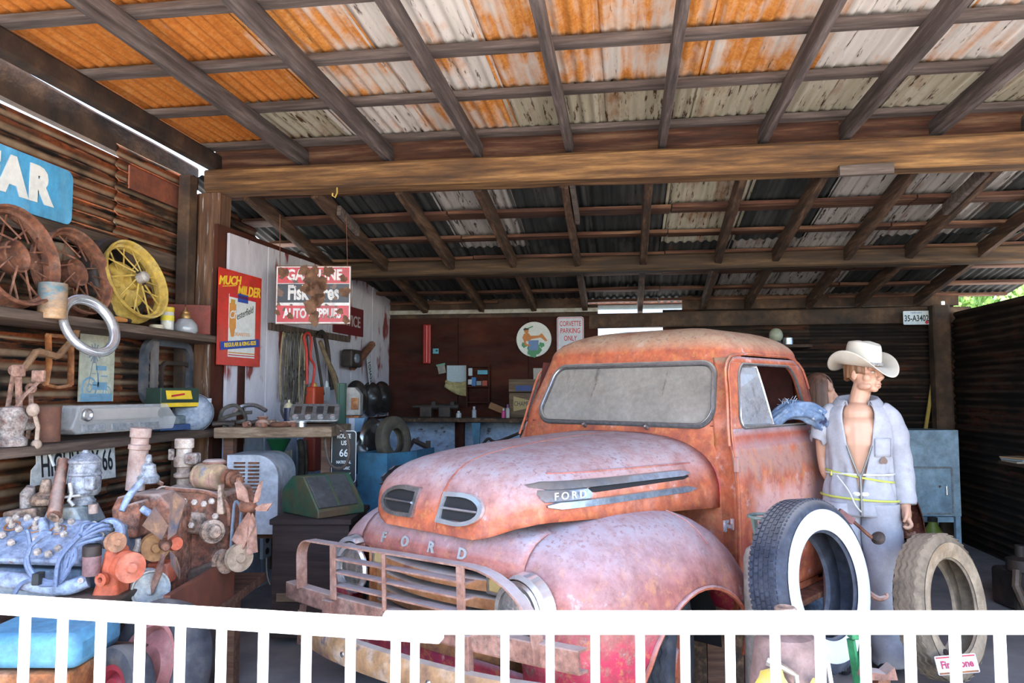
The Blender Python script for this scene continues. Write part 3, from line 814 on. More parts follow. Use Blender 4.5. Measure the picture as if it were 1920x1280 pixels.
# grille cavity, bars, lamps
MB().grid(lambda s, t: (.48, -.46 + .92*s, .36 + .46*t), 2, 2).build('grille_back', DARKIN, truck, 0)
for sg in (1, -1):
    MB().box((.575, sg*.465, .6), (.15, .018, .44)).build('grille_side', RUSTORANGE, truck, 0, bevel=.006)
for z in (.765, .69, .615, .54, .465):
    b = MB(); prof = [(-.125, .012), (-.01, .02), (.0, .014), (.004, -.004), (.0, -.03), (-.012, -.034), (-.03, -.022)]
    hw_ = .45 if z < .76 else .36
    vs = []
    for i in range(17):
        w_ = -hw_ + 2*hw_*i/16; bow = .70 - .085*(w_/.45)**2
        vs += [(bow + du, w_, z + dz) for du, dz in prof]
    n = len(prof)
    fs = [(i*n + k, (i+1)*n + k, (i+1)*n + (k+1) % n, i*n + (k+1) % n) for i in range(16) for k in range(n)] + [tuple(range(n)), tuple(16*n + k for k in range(n))]
    b.add(vs, fs).build('grille_bar', GBAR, truck, 40)
LENSY = P('yellowed_lamp_lens', (.5, .34, .14), .25)
for sg in (1, -1):
    o = MB().ring(rrect(.1, .075, .008, 2), rrect(.08, .055, .006, 2), 0, .03, frame((.615, sg*.405, .765), (sg*.42, 1, 0) if False else (0, 1, 0), (0, 0, 1), (1, 0, 0))).build('parking_lamp_frame', DULLCHROME, truck, 30)
    MB().box((.625, sg*.405, .765), (.02, .085, .06)).build('parking_lamp_lens', LENSY, o, 0)
# headlights
REFL = M('headlamp_glass', [(.45, .43, .4), (.75, .72, .68)], 22, (1, 1, .15), .1, metal=.75, bump=.15, bscale=60)
for sg in (1, -1):
    hm = rotm(0, radians(90), 0, (.672, sg*.572, .695))
    o = MB().lathe([(.098, 0), (.122, .0), (.125, .012), (.115, .024), (.098, .02)], 36, hm, closed=True).build('headlight_ring', DULLCHROME if sg > 0 else CHROME, truck, 40)
    MB().lathe([(.0, .034), (.04, .031), (.075, .022), (.1, .008)], 32, hm).build('headlight_lens', REFL, o, 60)
    MB().lathe([(.142, -.02), (.150, .012), (.172, .018), (.182, -.025)], 24, rotm(0, radians(90), 0, (.66, sg*.572, .695)), closed=True, a0=radians(-50 if sg > 0 else 20), a1=radians(160 if sg < 0 else 125)).build('headlight_trim', CHROME, o, 40) if False else None
    b = MB(); vs = []
    N = 20
    for i in range(N + 1):
        a_ = radians(-55 + 165*i/N)             # from the outside low point, up and over
        k = sin(pi * min(1, i / N + .0)) ** .6
        ww = .036 * k + .003
        for r, du in ((.128, .004), (.134, .022), (.134 + ww*.7, .016), (.134 + ww, -.03)):
            vs.append((.668 + du, sg * (.572 + r*cos(a_)), .695 + r*sin(a_)))
    b.add(vs, [(i*4 + k, i*4 + 4 + k, i*4 + 5 + k, i*4 + 1 + k) for i in range(N) for k in range(3)]).build('headlight_trim', CHROME, o, 45)
# lower valance
MB().grid(lambda s, t: (.645 - .05*(1.8*t - .9)**2 - .1*(1 - s)**2 + .03, -.86 + 1.72*t, .2 + .25*s), 6, 17).build('valance', TPV, truck, 180, solid=.006)

# bumper, cross channel and brush guard, all a little down on the truck's right
tilt = Matrix.Translation((0, 0, .6)) @ Matrix.Rotation(radians(2.6), 4, 'X') @ Matrix.Translation((0, 0, -.6))
def bowed(name, mat, u0, bow, hw_, prof, parent=truck, n=20, smooth=40):
    b = MB(); vs = []; k = len(prof)
    for i in range(n + 1):
        w_ = -hw_ + 2*hw_*i/n
        uu = u0 - bow * abs(w_/hw_)**2.6
        vs += [(uu + a_, w_, c_) for a_, c_ in prof]
    fs = [(i*k + j, (i+1)*k + j, (i+1)*k + (j+1) % k, i*k + (j+1) % k) for i in range(n) for j in range(k)] + [tuple(range(k))[::-1], tuple(n*k + j for j in range(k))]
    return b.add(vs, fs, tilt).build(name, mat, parent, smooth)
BUMPM = M('rusted_bumper_steel', [(.2, .1, .07), (.4, .22, .1), (.5, .38, .3)], 6, rough=.6, bump=.25, fleck=(.12, .1, .12), fscale=11, famt=(.56, .66), dust=(.4, .35, .31), damt=(.4, .9))
bumper = bowed('front_bumper', BUMPM, .90, .17, .98, [(-.02, .47), (.012, .465), (.03, .43), (.032, .39), (.022, .35), (-.01, .335), (-.02, .35), (.0, .39), (-.002, .43), (-.02, .455)])
chan = bowed('bumper_channel', RUSTPINK, .85, .045, .985, [(-.05, .625), (.0, .625), (.004, .62), (.004, .548), (0, .54), (-.05, .54), (-.05, .548), (-.006, .55), (-.006, .615), (-.05, .617)], smooth=20)
for w_ in (-.93, .96):
    MB().bar((.74, w_, .5) if w_ < 0 else (.78, w_, .5), (.76, w_, .3) if w_ < 0 else (.8, w_, .3), .05, .01, m=tilt).build('channel_bracket', RUSTPINK, chan, 0)
for w_ in (-.52, .44):
    MB().box((.85, w_, .52), (.03, .075, .16), tilt).build('bumper_upright', RUSTPINK, bumper, 0, bevel=.004)
for w_ in (-.6, .6):
    MB().lathe([(0, .016), (.012, .012), (.018, 0)], 8, tilt @ rotm(0, radians(90), 0, (.915, w_*.5, .405))).build('bumper_bolt', DULLCHROME, bumper)
GUARD = M('scaled_guard_steel', [(.22, .1, .075), (.34, .17, .12), (.42, .25, .2)], 12, rough=.8, bump=.25, dust=(.4, .34, .33), damt=(.35, .9))
gpts = []
def arc(cw, cz, r, a0, a1, n=7):
    return [(cw + r*cos(radians(a0 + (a1 - a0)*i/n)), cz + r*sin(radians(a0 + (a1 - a0)*i/n))) for i in range(n + 1)]
hoop = [(-.80, .62)] + arc(-.71, .775, .09, 180, 90) + [(-.4, .865), (0, .866), (.45, .864)] + [(.45 + .36*sin(radians(a_)), .62 + .244*cos(radians(a_))) for a_ in range(12, 91, 13)] + [(.815, .6), (.815, .56)]
b = MB(); vs = []
for i, (w_, z) in enumerate(hoop):
    p_ = hoop[max(i - 1, 0)]; q_ = hoop[min(i + 1, len(hoop) - 1)]
    t = V((0, q_[0] - p_[0], q_[1] - p_[1])).normalized(); nn = V((0, -t.z, t.y))
    for du, dn in ((.03, .004), (-.028, .004), (-.028, -.004), (.03, -.004)):
        vs.append(V((.825 + du, w_, z)) + nn * dn)
b.add(vs, [(i*4 + k, i*4 + 4 + k, i*4 + 4 + (k+1) % 4, i*4 + (k+1) % 4) for i in range(len(hoop) - 1) for k in range(4)] + [(0, 1, 2, 3), tuple(len(vs) - 4 + k for k in range(4))], tilt)
guard = b.build('brush_guard', GUARD, truck, 25)
for z in (.800, .738, .676):
    MB().box((.825, -.02, z), (.058, .96, .008), tilt).build('guard_bar', GUARD, guard, 0)
for w_, ww in ((-.475, .045), (.43, .045)):
    MB().box((.852, w_, .735), (.01, ww, .25), tilt).build('guard_upright', GUARD, guard, 0, bevel=.002)
MB().tube([(.855, -.07, .864), (.857, -.068, .74), (.855, -.07, .62)], .011, 8, m=tilt).build('guard_rod', GUARD, guard)

# cab
c_uf = pch([(.40, -.78), (1.36, -.80), (1.75, -.945), (1.80, -.96)])
c_W = pch([(.40, .80), (.9, .825), (1.15, .815), (1.30, .79), (1.37, .775), (1.55, .745), (1.74, .705), (1.80, .685)])
c_ur = pch([(.40, -2.02), (1.3, -2.04), (1.6, -2.02), (1.80, -1.94)])
RC, RR = .10, .17
zrows = [.42, .6, .8, 1.0, 1.15, 1.25, 1.30, 1.345, 1.37, 1.39, 1.42, 1.48, 1.55, 1.62, 1.67, 1.70, 1.725, 1.745, 1.76, 1.79, 1.80]
cabm = MB()
def strip(rows, intervals, fn, nx=8):
    """rows of quads; intervals(z) -> list of (a, b) kept"""
    for z0, z1 in zip(rows[:-1], rows[1:]):
        A, B = intervals(z0 + 1e-6), intervals(z1 - 1e-6)
        for (a0, a1), (b0, b1) in zip(A, B):
            vs = [fn(a0 + (a1 - a0)*i/nx, z0) for i in range(nx + 1)] + [fn(b0 + (b1 - b0)*i/nx, z1) for i in range(nx + 1)]
            cabm.add(vs, [(i, i + 1, nx + 2 + i, nx + 1 + i) for i in range(nx)])
def rr_half(z, z0, z1, hw0, hw1, r):
    """half width of a rounded opening at height z"""
    if z <= z0 or z >= z1: return None
    h = hw0 + (hw1 - hw0)*(z - z0)/(z1 - z0); d = min(z - z0, z1 - z)
    return h - (r - sqrt(max(0, r*r - (r - d)**2)) if d < r else 0)
WS = (1.398, 1.742, .635, .57, .09)
WC = .018
wz = [WS[0] + .09*(1 - cos(radians(a_))) for a_ in range(0, 91, 15)] + [1.6] + [WS[1] - .09*(1 - cos(radians(a_))) for a_ in range(90, -1, -15)]
wrow = sorted(set([round(z, 5) for z in zrows if z < WS[0] - .005 or z > WS[1] + .005] + [round(z, 5) for z in wz]))
def front_fn(w_, z):
    return (c_uf(z) + .025*(1 - (w_/.7)**2), w_, z)
def front_iv(z):
    e = c_W(z) - RC; h = rr_half(z, *WS)
    return [(-e, WC - h), (WC + h, e)] if h else [(-e, 0), (0, e)]
strip(wrow, front_iv, front_fn)
for sg in (1, -1):
    for z0, z1 in zip(zrows[:-1], zrows[1:]):
        for k in range(6):
            def cp(z, a_):
                base = (c_uf(z) + .025*(1 - ((c_W(z) - RC)/.7)**2))
                return (base - RC + RC*cos(a_), sg*(c_W(z) - RC + RC*sin(a_)), z)
            def cpr(z, a_):
                return (c_ur(z) + RR - RR*cos(a_), sg*(c_W(z) - RR + RR*sin(a_)), z)
            a0, a1 = pi/2*k/6, pi/2*(k+1)/6
            for fn in (cp, cpr):
                cabm.add([fn(z0, a0), fn(z0, a1), fn(z1, a1), fn(z1, a0)], [(0, 1, 2, 3)])
    def side_fn(u, z): return (u, sg*c_W(z), z)
    DU0 = lambda z: min(-.70, c_uf(z) + .03) if z < 1.37 else c_uf(z) - .012   # front edge of the door hole
    def d_front(z, sg=sg):
        return d_front0(z) - (.11 if sg < 0 else 0)
    def d_front0(z):
        if z < 1.62: return -.715 - max(0, z - 1.30)*.28
        d = min(.17, z - 1.62); return -.805 - (.20 - sqrt(max(0, .2**2 - (d*.2/.17)**2)))
    def d_rear(z):
        if z < 1.66: return -1.90 + max(0, z - 1.30)*.16
        d = min(.13, z - 1.66); return -1.842 + (.15 - sqrt(max(0, .15**2 - (d*.15/.13)**2)))
    def side_iv(z):
        f0 = c_uf(z) + .025*(1 - ((c_W(z) - RC)/.7)**2) - RC; r0 = c_ur(z) + RR
        if z > 1.79 or z < .46: return [(f0, (f0 + r0)/2), ((f0 + r0)/2, r0)]
        return [(f0, min(f0, d_front(z))), (d_rear(z), r0)]
    strip([.42, .46] + zrows[1:6] + [1.30, 1.37, 1.45, 1.55, 1.62, 1.65, 1.67, 1.69, 1.71, 1.73, 1.745, 1.76, 1.77, 1.78, 1.785, 1.79, 1.80], side_iv, side_fn, 4)
RW = (1.44, 1.68, .42, .38, .08)
rwz = [RW[0] + .08*(1 - cos(radians(a_))) for a_ in range(0, 91, 22)] + [1.56] + [RW[1] - .08*(1 - cos(radians(a_))) for a_ in range(90, -1, -22)]
def rear_iv(z):
    e = c_W(z) - RR; h = rr_half(z, *RW)
    return [(-e, -h), (h, e)] if h else [(-e, 0), (0, e)]
strip(sorted(set([round(z, 5) for z in zrows if z < RW[0] - .004 or z > RW[1] + .004] + [round(z, 5) for z in rwz])), rear_iv, lambda w_, z: (c_ur(z), w_, z), 4)
# roof dome from the top perimeter
z = 1.80; per = []
f0 = c_uf(z) + .025*(1 - ((c_W(z) - RC)/.7)**2)
for i in range(13): w_ = -(c_W(z) - RC) + 2*(c_W(z) - RC)*i/12; per.append(V(front_fn(w_, z)))
for k in range(1, 6): a_ = pi/2*k/6; per.append(V((f0 - RC + RC*cos(a_), c_W(z) - RC + RC*sin(a_), z)))
for i in range(13): per.append(V((f0 - RC + (c_ur(z) + RR - f0 + RC)*i/12, c_W(z), z)))
for k in range(5, 0, -1): a_ = pi/2*k/6; per.append(V((c_ur(z) + RR - RR*cos(a_), c_W(z) - RR + RR*sin(a_), z)))
for i in range(13): per.append(V((c_ur(z), (c_W(z) - RR) - 2*(c_W(z) - RR)*i/12, z)))
for k in range(1, 6): a_ = pi/2*k/6; per.append(V((c_ur(z) + RR - RR*cos(a_), -(c_W(z) - RR + RR*sin(a_)), z)))
for i in range(13): per.append(V((c_ur(z) + RR + (f0 - RC - c_ur(z) - RR)*i/12, -c_W(z), z)))
for k in range(5, 0, -1): a_ = pi/2*k/6; per.append(V((f0 - RC + RC*cos(a_), -(c_W(z) - RC + RC*sin(a_)), z)))
cc = V((-1.45, 0, 1.80)); rings = []
for k in range(13):
    th = pi/2*k/12
    s_ = max(0.001, cos(th)) ** .62; zz = 1.80 + .185*sin(th) ** 1.12
    rings.append([V((cc.x + (p_.x - cc.x)*s_, p_.y*s_, zz)) for p_ in per])
n = len(per)
cabm.add([p_ for r in rings for p_ in r], [(k*n + i, k*n + (i+1) % n, (k+1)*n + (i+1) % n, (k+1)*n + i) for k in range(12) for i in range(n)])
# cowl top between hood and glass is the front panel itself; floor of the cab
cabm.box((-1.40, 0, .44), (1.2, 1.5, .03))
me = cabm.mesh('cab', TPC, 50)
bm = bmesh.new(); bm.from_mesh(me); bmesh.ops.remove_doubles(bm, verts=bm.verts, dist=.0015); bmesh.ops.recalc_face_normals(bm, faces=bm.faces); bm.to_mesh(me); bm.free()
me.polygons.foreach_set('use_smooth', [True]*len(me.polygons)); me.set_sharp_from_angle(angle=radians(50))
cab = link('cab', me, truck)
def rr_loop(spec, off, n=7):
    z0, z1, h0, h1, r = spec; z0 -= off; z1 += off; r += off
    pts = []
    for k in range(4):
        for i in range(n + 1):
            a_ = pi/2*k + pi/2*i/n
            cz = z1 - r if k in (0, 1) else z0 + r
            z = cz + r*sin(a_)
            hh = (h0 + (h1 - h0)*(cz - z0)/(z1 - z0)) + off - r
            pts.append(((hh if k in (0, 3) else -hh) + r*cos(a_), z))
    return pts
gl = rr_loop(WS, .004)
MB().tube([V(front_fn(p_[0] + WC, p_[1])) + V((.006, 0, 0)) for p_ in gl], .017, 8, closed=True).build('windshield_gasket', GASK, cab)
MB().tube([V(front_fn(p_[0] + WC, p_[1])) + V((.016, 0, .003)) for p_ in rr_loop(WS, -.002)], .006, 6, closed=True).build('windshield_trim', DULLCHROME, cab)
def dusty_glass(name, dustamt, dustc):
    m = bpy.data.materials.new(name); m.use_nodes = True
    nt = m.node_tree; nt.nodes.remove(nt.nodes['Principled BSDF']); o = nt.nodes['Material Output']
    tc = nt.nodes.new('ShaderNodeTexCoord'); co = tc.outputs['Object']
    n1 = _noise(nt, co, 2.5, 5, .6); n2 = _noise(nt, co, 30, 4, .7)
    mp = nt.nodes.new('ShaderNodeMapping'); mp.inputs['Scale'].default_value = (5, 14, 1.6); nt.links.new(co, mp.inputs[0])
    n3 = _noise(nt, mp.outputs[0], 1.2, 4, .6)
    f = math_(nt, 'ADD', mrange(nt, n1.outputs[0], .3, .7, dustamt[0], dustamt[1]), mrange(nt, n2.outputs[0], .4, .7, -.08, .1))
    f = math_(nt, 'SUBTRACT', f, mrange(nt, n3.outputs[0], .62, .7, 0, .3), True)
    tr = nt.nodes.new('ShaderNodeBsdfTransparent'); gl_ = nt.nodes.new('ShaderNodeBsdfGlossy'); df = nt.nodes.new('ShaderNodeBsdfDiffuse')
    gl_.inputs['Roughness'].default_value = .08; df.inputs['Color'].default_value = (*dustc, 1); tr.inputs[0].default_value = (.8, .86, .84, 1)
    m1 = nt.nodes.new('ShaderNodeMixShader'); m1.inputs[0].default_value = .1
    nt.links.new(tr.outputs[0], m1.inputs[1]); nt.links.new(gl_.outputs[0], m1.inputs[2])
    m2 = nt.nodes.new('ShaderNodeMixShader'); nt.links.new(f, m2.inputs[0]); nt.links.new(m1.outputs[0], m2.inputs[1]); nt.links.new(df.outputs[0], m2.inputs[2])
    nt.links.new(m2.outputs[0], o.inputs['Surface'])
    return m
DGL = dusty_glass('dusty_windshield_glass', (.5, .95), (.32, .28, .24))
DGL2 = dusty_glass('dusty_vent_glass', (.35, .7), (.4, .4, .42))
b = MB()
vs = [V(front_fn(p_[0] + WC, p_[1])) for p_ in rr_loop(WS, .0)]
b.v = [tuple(p_) for p_ in vs]; b.f = [tuple(range(len(vs)))]
b.build('windshield', DGL, cab, 0)
b = MB(); b.v = [(c_ur(p_[1]), p_[0], p_[1]) for p_ in rr_loop(RW, 0)]; b.f = [tuple(range(len(b.v)))]
b.build('rear_window', DGL2, cab, 0)
MB().tube([(c_ur(p_[1]), p_[0], p_[1]) for p_ in rr_loop(RW, .003)], .012, 6, closed=True).build('rear_window_gasket', GASK, cab)
# drip rails, wiper stubs, cowl bead
for sg in (1, -1):
    d_front = lambda z: d_front0(z) - (.11 if sg < 0 else 0)
    zz = [1.30, 1.40, 1.5, 1.58, 1.64, 1.70, 1.745, 1.775, 1.79]
    pts = [(d_front(z) + .02, sg*(c_W(z) + .004), z) for z in zz] + [(-1.05 - .1*k, sg*(c_W(1.8) + .004), 1.797 + .004) for k in range(1, 7)] + [(d_rear(z) - .02, sg*(c_W(z) + .004), z) for z in (1.785, 1.76, 1.72, 1.66, 1.6)]
    MB().tube(pts, .008, 6).build('drip_rail', TPC, cab)
for w_ in (-.21, .24):
    MB().lathe([(.014, 0), (.012, .03), (0, .034)], 10, rotm(0, radians(60), 0, (-.775, w_, 1.375))).build('wiper_spindle', DULLCHROME, cab)
pts = [(-.797, w_, z) for w_, z in [(h_hw(-.8)*sgnpow(sin(ph), 2/HN)*1.004, h_zs(-.8) + (h_zc(-.8) - h_zs(-.8))*max(0, cos(ph))**(2/HN) + .002) for ph in [(-.5 + i/30)*pi for i in range(31)]]]
MB().tube(pts, .009, 6).build('cowl_bead', truck_paint('cowl_bead_paint', hot=2.2, damt=(.7, 1.3)), cab)
# interior
INT = P('dark_red_trim', (.1, .02, .015), .7, c2=(.05, .012, .01))
seat = MB(); seat.box((-1.62, 0, .86), (.5, 1.36, .2)); seat.box((-1.86, 0, 1.12), (.16, 1.36, .52))
seat.build('bench_seat', P('worn_seat_cloth', (.14, .09, .06), .9), cab, 0, bevel=.03)
MB().box((-.93, 0, 1.2), (.12, 1.4, .2)).build('dashboard', INT, cab, 0, bevel=.02)
ln = MB()
ln.grid(lambda s, t: (-1.97 + .10*s**3, -.62 + 1.24*t, .5 + 1.27*s), 8, 2)
ln.grid(lambda s, t: (-.98 - .95*s, -.66 + 1.32*t, 1.79 + .06*sin(pi*s)), 6, 2)
ln.grid(lambda s, t: (-.9 - 1.05*s, -(c_W(.5 + 1.28*t) - .03), .5 + 1.28*t), 3, 8)
ln.build('interior_lining', INT, cab, 60)
wm = rotm(0, radians(-58), 0, (-1.22, .36, 1.33))
sw = MB().lathe([(.205 + .013*cos(a_), .013*sin(a_)) for a_ in [2*pi*k/8 for k in range(8)]], 30, wm, closed=True)
for k in range(3):
    a_ = radians(90 + 120*k); sw.tube([wm @ V((0, 0, -.02)), wm @ V((.2*cos(a_), .2*sin(a_), 0))], .009, 6)
sw.tube([wm @ V((0, 0, .01)), wm @ V((0, 0, -.4))], .02, 8)
sw.build('steering_wheel', BLK, cab)

# doors
for sg in (1, -1):
    cabm = MB()
    d_front = lambda z: d_front0(z) - (.11 if sg < 0 else 0)
    g = .006
    z0h, z1h = 1.385, 1.745
    def h_front(z):
        b0 = -.845 - (z - z0h)*.33; d = min(z - z0h, z1h - z); r = .07 if z < 1.5 else .10
        return b0 - (r - sqrt(max(0, r*r - (r - d)**2)) if d < r else 0)
    def h_rear(z):
        b0 = -1.76 + (z - z0h)*.20; d = min(z - z0h, z1h - z); r = .05 if z < 1.5 else .10
        return b0 + (r - sqrt(max(0, r*r - (r - d)**2)) if d < r else 0)
    def divs(z):
        f_, r_ = d_front(z) - g, d_rear(z) + g
        if z <= z0h or z >= z1h: m_ = (f_ + r_)/2; return [(f_, m_), (m_, r_)]
        return [(f_, h_front(z)), (h_rear(z), r_)]
    rows = [.47, .5, .6, .75, .9, 1.05, 1.15, 1.25, 1.285, 1.295, 1.34, z0h] + [z0h + .07*(1 - cos(radians(a_))) for a_ in (25, 50, 75)] + [1.5, 1.6] + [z1h - .1*(1 - cos(radians(a_))) for a_ in (80, 60, 40, 25, 12)] + [z1h, 1.765, 1.78]
    rows = sorted(rows)
    def dfn(u, z):
        k = .012 if z < 1.29 else .004
        return (u, sg*(c_W(z) + k), z)
    strip(rows, divs, dfn, 8)
    me = cabm.mesh('door', TPD, 40)
    bm = bmesh.new(); bm.from_mesh(me); bmesh.ops.remove_doubles(bm, verts=bm.verts, dist=.0015); bmesh.ops.recalc_face_normals(bm, faces=bm.faces); bm.to_mesh(me); bm.free()
    me.polygons.foreach_set('use_smooth', [True]*len(me.polygons)); me.set_sharp_from_angle(angle=radians(40))
    door = link('door', me, truck, solid=.02)
    door.modifiers['solid'].offset = -1
    zs_ = [z0h + .001, z0h + .01, z0h + .03, 1.45, 1.5, 1.6, 1.66, 1.70, 1.725, z1h - .006]
    lp = [(h_front(z), sg*(c_W(z) + .004), z) for z in zs_] + [(h_rear(z), sg*(c_W(z) + .004), z) for z in zs_[::-1]]
    MB().tube(lp, .008, 6, closed=True).build('window_trim', GASK, door)
    # swung vent pane
    vz = [z0h + .012, z0h + .05, 1.5, 1.6, 1.68, 1.725]
    fr_ = [(h_front(z) - .012, sg*(c_W(z) + .002 + .0*k), z) for k, z in enumerate(vz)]
    bk = [(-1.075 + .0*(z - z0h), sg*(c_W(z) + .055), z + .0) for z in vz]
    bk = [(-1.13 + (1.725 - z)*-.22, sg*(c_W(z) + .03), z) for z in vz]
    k = len(vz)
    b = MB(); b.v = fr_ + bk; b.f = [(i, i + 1, k + i + 1, k + i) for i in range(k - 1)]
    vp = b.build('vent_pane', DGL2, door, 0)
    MB().tube(fr_ + bk[::-1], .009, 6, closed=True).build('vent_frame', DULLCHROME, door)
    MB().box((-.715, sg*(c_W(1.2) + .016), 1.205), (.03, .026, .075)).build('hinge', TPD, door, 0, bevel=.004)
    MB().box((-.715, sg*(c_W(.6) + .016), .6), (.03, .026, .075)).build('hinge', TPD, door, 0, bevel=.004)
    hz = 1.10
    MB().tube([(-1.86, sg*(c_W(hz) + .012), hz), (-1.86, sg*(c_W(hz) + .045), hz), (-1.83, sg*(c_W(hz) + .055), hz), (-1.72, sg*(c_W(hz) + .05), hz + .002)], [.013, .012, .013, .009], 8).build('door_handle', CHROME, door)
sgb = truck
b = text('F-1', .07, CHROME, truck, frame((-.66, .803, .90), (-1, 0, 0), (0, 0, 1)), .006, 1.2, bold=.004)
def csf(s, t, sg):
    """cowl side running up into the windshield pillar, out to the door edge"""
    z = .45 + (1.325 if sg > 0 else .7)*s
    cv = [(-.80, .64), (-.785, .71), (-.755, .765), (-.728, .8), (-.716, c_W(z) + .012)]
    k = t*4; i = min(3, int(k)); f = k - i
    a_ = (cv[i][0] + (cv[i+1][0] - cv[i][0])*f, cv[i][1] + (cv[i+1][1] - cv[i][1])*f)
    p0 = (c_uf(z) + .012, c_W(z) - .12); p1 = (d_front0(z) + .004, c_W(z) + .010)
    b_ = (p0[0] + (p1[0] - p0[0])*(1 - cos(pi/2*t)), p0[1] + (p1[1] - p0[1])*sin(pi/2*t))
    q = max(0, min(1, (z - 1.2)/.22)); q = q*q*(3 - 2*q)
    return (a_[0] + (b_[0] - a_[0])*q, sg*(a_[1] + (b_[1] - a_[1])*q), z)
for sg in (1, -1):
    MB().grid(lambda s, t: csf(s, t, sg), 34, 13).build('cowl_side', TPC, truck, 180, solid=.006)

# wheels
def tire_prof(R, r, wd, n=10):
    """closed tire section: (radius, across)"""
    pts = []
    for i in range(n + 1):
        a_ = pi * i / n - pi/2
        pts.append((r + (R - r) * (.5 + .5*cos(a_) ** .55 if abs(a_) < pi/2 - 1e-6 else .5), wd/2 * sgnpow(sin(a_), .7)))
    pts = [(r, -wd*.36), (r + (R - r)*.25, -wd*.47), (r + (R - r)*.55, -wd*.5), (R - (R - r)*.16, -wd*.44), (R - .006, -wd*.37), (R, -wd*.3), (R + .002, 0), (R, wd*.3), (R - .006, wd*.37), (R - (R - r)*.16, wd*.44), (r + (R - r)*.55, wd*.5), (r + (R - r)*.25, wd*.47), (r, wd*.36), (r + .012, wd*.28), (R - .03, wd*.34), (R - .02, 0), (R - .03, -wd*.34), (r + .012, -wd*.28)]
    return pts
def zig_ribs(mb, R, offs, amp, wd, n, m, h=.006):
    """raised zigzag tread ribs"""
    for o in offs:
        vs = []; K = n*2
        for i in range(K):
            a_ = 2*pi*i/K; y = o + (amp if i % 2 else -amp)
            for rr_, yy in ((R - .002, y - wd/2), (R + h, y - wd/2), (R + h, y + wd/2), (R - .002, y + wd/2)):
                vs.append((rr_*cos(a_), rr_*sin(a_), yy))
        mb.add(vs, [(i*4 + k, ((i+1) % K)*4 + k, ((i+1) % K)*4 + k + 1, i*4 + k + 1) for i in range(K) for k in range(3)], m)
def wheel(parent, loc, yaw, R=.345, r=.21, wd=.17, name='wheel', rimm=None):
    m = Matrix.Translation(loc) @ Matrix.Rotation(yaw, 4, 'Z') @ Matrix.Rotation(radians(-90), 4, 'X')
    b = MB().lathe([(q[0], q[1]) for q in tire_prof(R, r, wd)], 44, m, closed=True)
    zig_ribs(b, R, (-.045, -.015, .015, .045), .006, .02, 36, m)
    t = b.build('tire', TIREM, parent, 35)
    MB().lathe([(r + .005, -wd*.36), (r - .02, -wd*.3), (r - .025, wd*.15), (r - .03, wd*.28), (r - .08, wd*.2), (.07, wd*.24), (.06, wd*.34), (0, wd*.36)], 32, m).build('rim', rimm or TP, t, 40)
    return t
TIREM = M('dusty_tire_rubber', [(.012, .014, .02), (.03, .034, .045), (.07, .068, .07)], 14, rough=.8, bump=.15, dust=(.16, .14, .125), damt=(.6, 1.1))
wheel(truck, (-.12, .76, .345), radians(22))
wheel(truck, (-.12, -.76, .345), radians(22))
wheel(truck, (-3.0, .74, .345), 0)
wheel(truck, (-3.0, -.74, .345), 0)
# frame, running boards, bed and rear fenders
ch = MB()
for sg in (1, -1): ch.box((-1.7, sg*.38, .42), (4.6, .07, .14))
for u in (.45, -.12, -1.3, -2.4, -3.0): ch.box((u, 0, .40), (.09, .9, .1))
ch.build('chassis', RUST, truck, 0)
MB().box((.0, 0, .70), (.75, .7, .5)).build('engine_block', DARKIRON, truck, 0, bevel=.03)
for sg in (1, -1):
    MB().box((-1.36, sg*.80, .40), (1.25, .22, .035)).build('running_board', RUST, truck, 0, bevel=.008)
bed = MB(); bed.box((-3.05, 0, .74), (1.9, 1.3, .04))
for sg in (1, -1): bed.box((-3.05, sg*.66, .96), (1.9, .035, .46)); bed.box((-3.05, sg*.68, 1.2), (1.9, .07, .035))
bed.box((-2.12, 0, .98), (.035, 1.36, .48)); bed.box((-3.99, 0, .98), (.035, 1.36, .48))
TPB = truck_paint('dark_red_bed_paint', base=[(.06, .016, .012), (.11, .03, .02), (.16, .05, .03)], hot=0, dustc=(.16, .11, .08))
bd = bed.build('cargo_bed', TPB, truck, 0, bevel=.006)
for sg in (1, -1):
    def rf(s, t):
        a_ = pi * (.02 + .96*s); r = .52 - .0*t
        prof = sin(pi/2*t) ** .6
        return (-3.0 + (.52 - .06*max(0, t - .6))*cos(a_)*(1 if True else 1), sg*(.66 + .30*prof), .42 + (.54 - .07*(1 - cos(pi/2*t)))*sin(a_) - .05*t)
    MB().grid(rf, 22, 9).build('rear_fender', TPB, truck, 180, solid=.006)
# ------------------------------------------------------------ left side: shelves, signs, wheels, engines
class At:
    """local frame of a thing: x to the right of the view, y away, z up; turns a measured image point at a given depth into local metres"""
    def __init__(s, px, d, z=0.0):
        s.px, s.d, s.z = px, d, z
        s.o = camp(px, d, z)
    def __call__(s, px, py, dy=0.0):
        r = ray(px, py); k = (s.d + dy) / (r.x*hf.x + r.y*hf.y); p_ = CAM + r * k - s.o
        return V((p_.x*rt.x + p_.y*rt.y, p_.x*hf.x + p_.y*hf.y, p_.z))
    def thing(s, name, label, cat, group=None):
        return thing(name, label, cat, s.o, YAW, group)
    def m(s): return Matrix.Translation(s.o) @ Matrix.Rotation(YAW, 4, 'Z')
def disc(r0, r1, h, c, ax, n=28, hole=0):
    """matrix frame for a round thing with axis ax at c"""
    z = V(ax).normalized(); x = V((0, 0, 1)).cross(z)
    if x.length < .01: x = V((1, 0, 0))
    x.normalize(); y = z.cross(x)
    return Matrix(((x.x, y.x, z.x, c[0]), (x.y, y.y, z.y, c[1]), (x.z, y.z, z.z, c[2]), (0, 0, 0, 1)))
def axm(c, ax): return disc(0, 0, 0, c, ax)
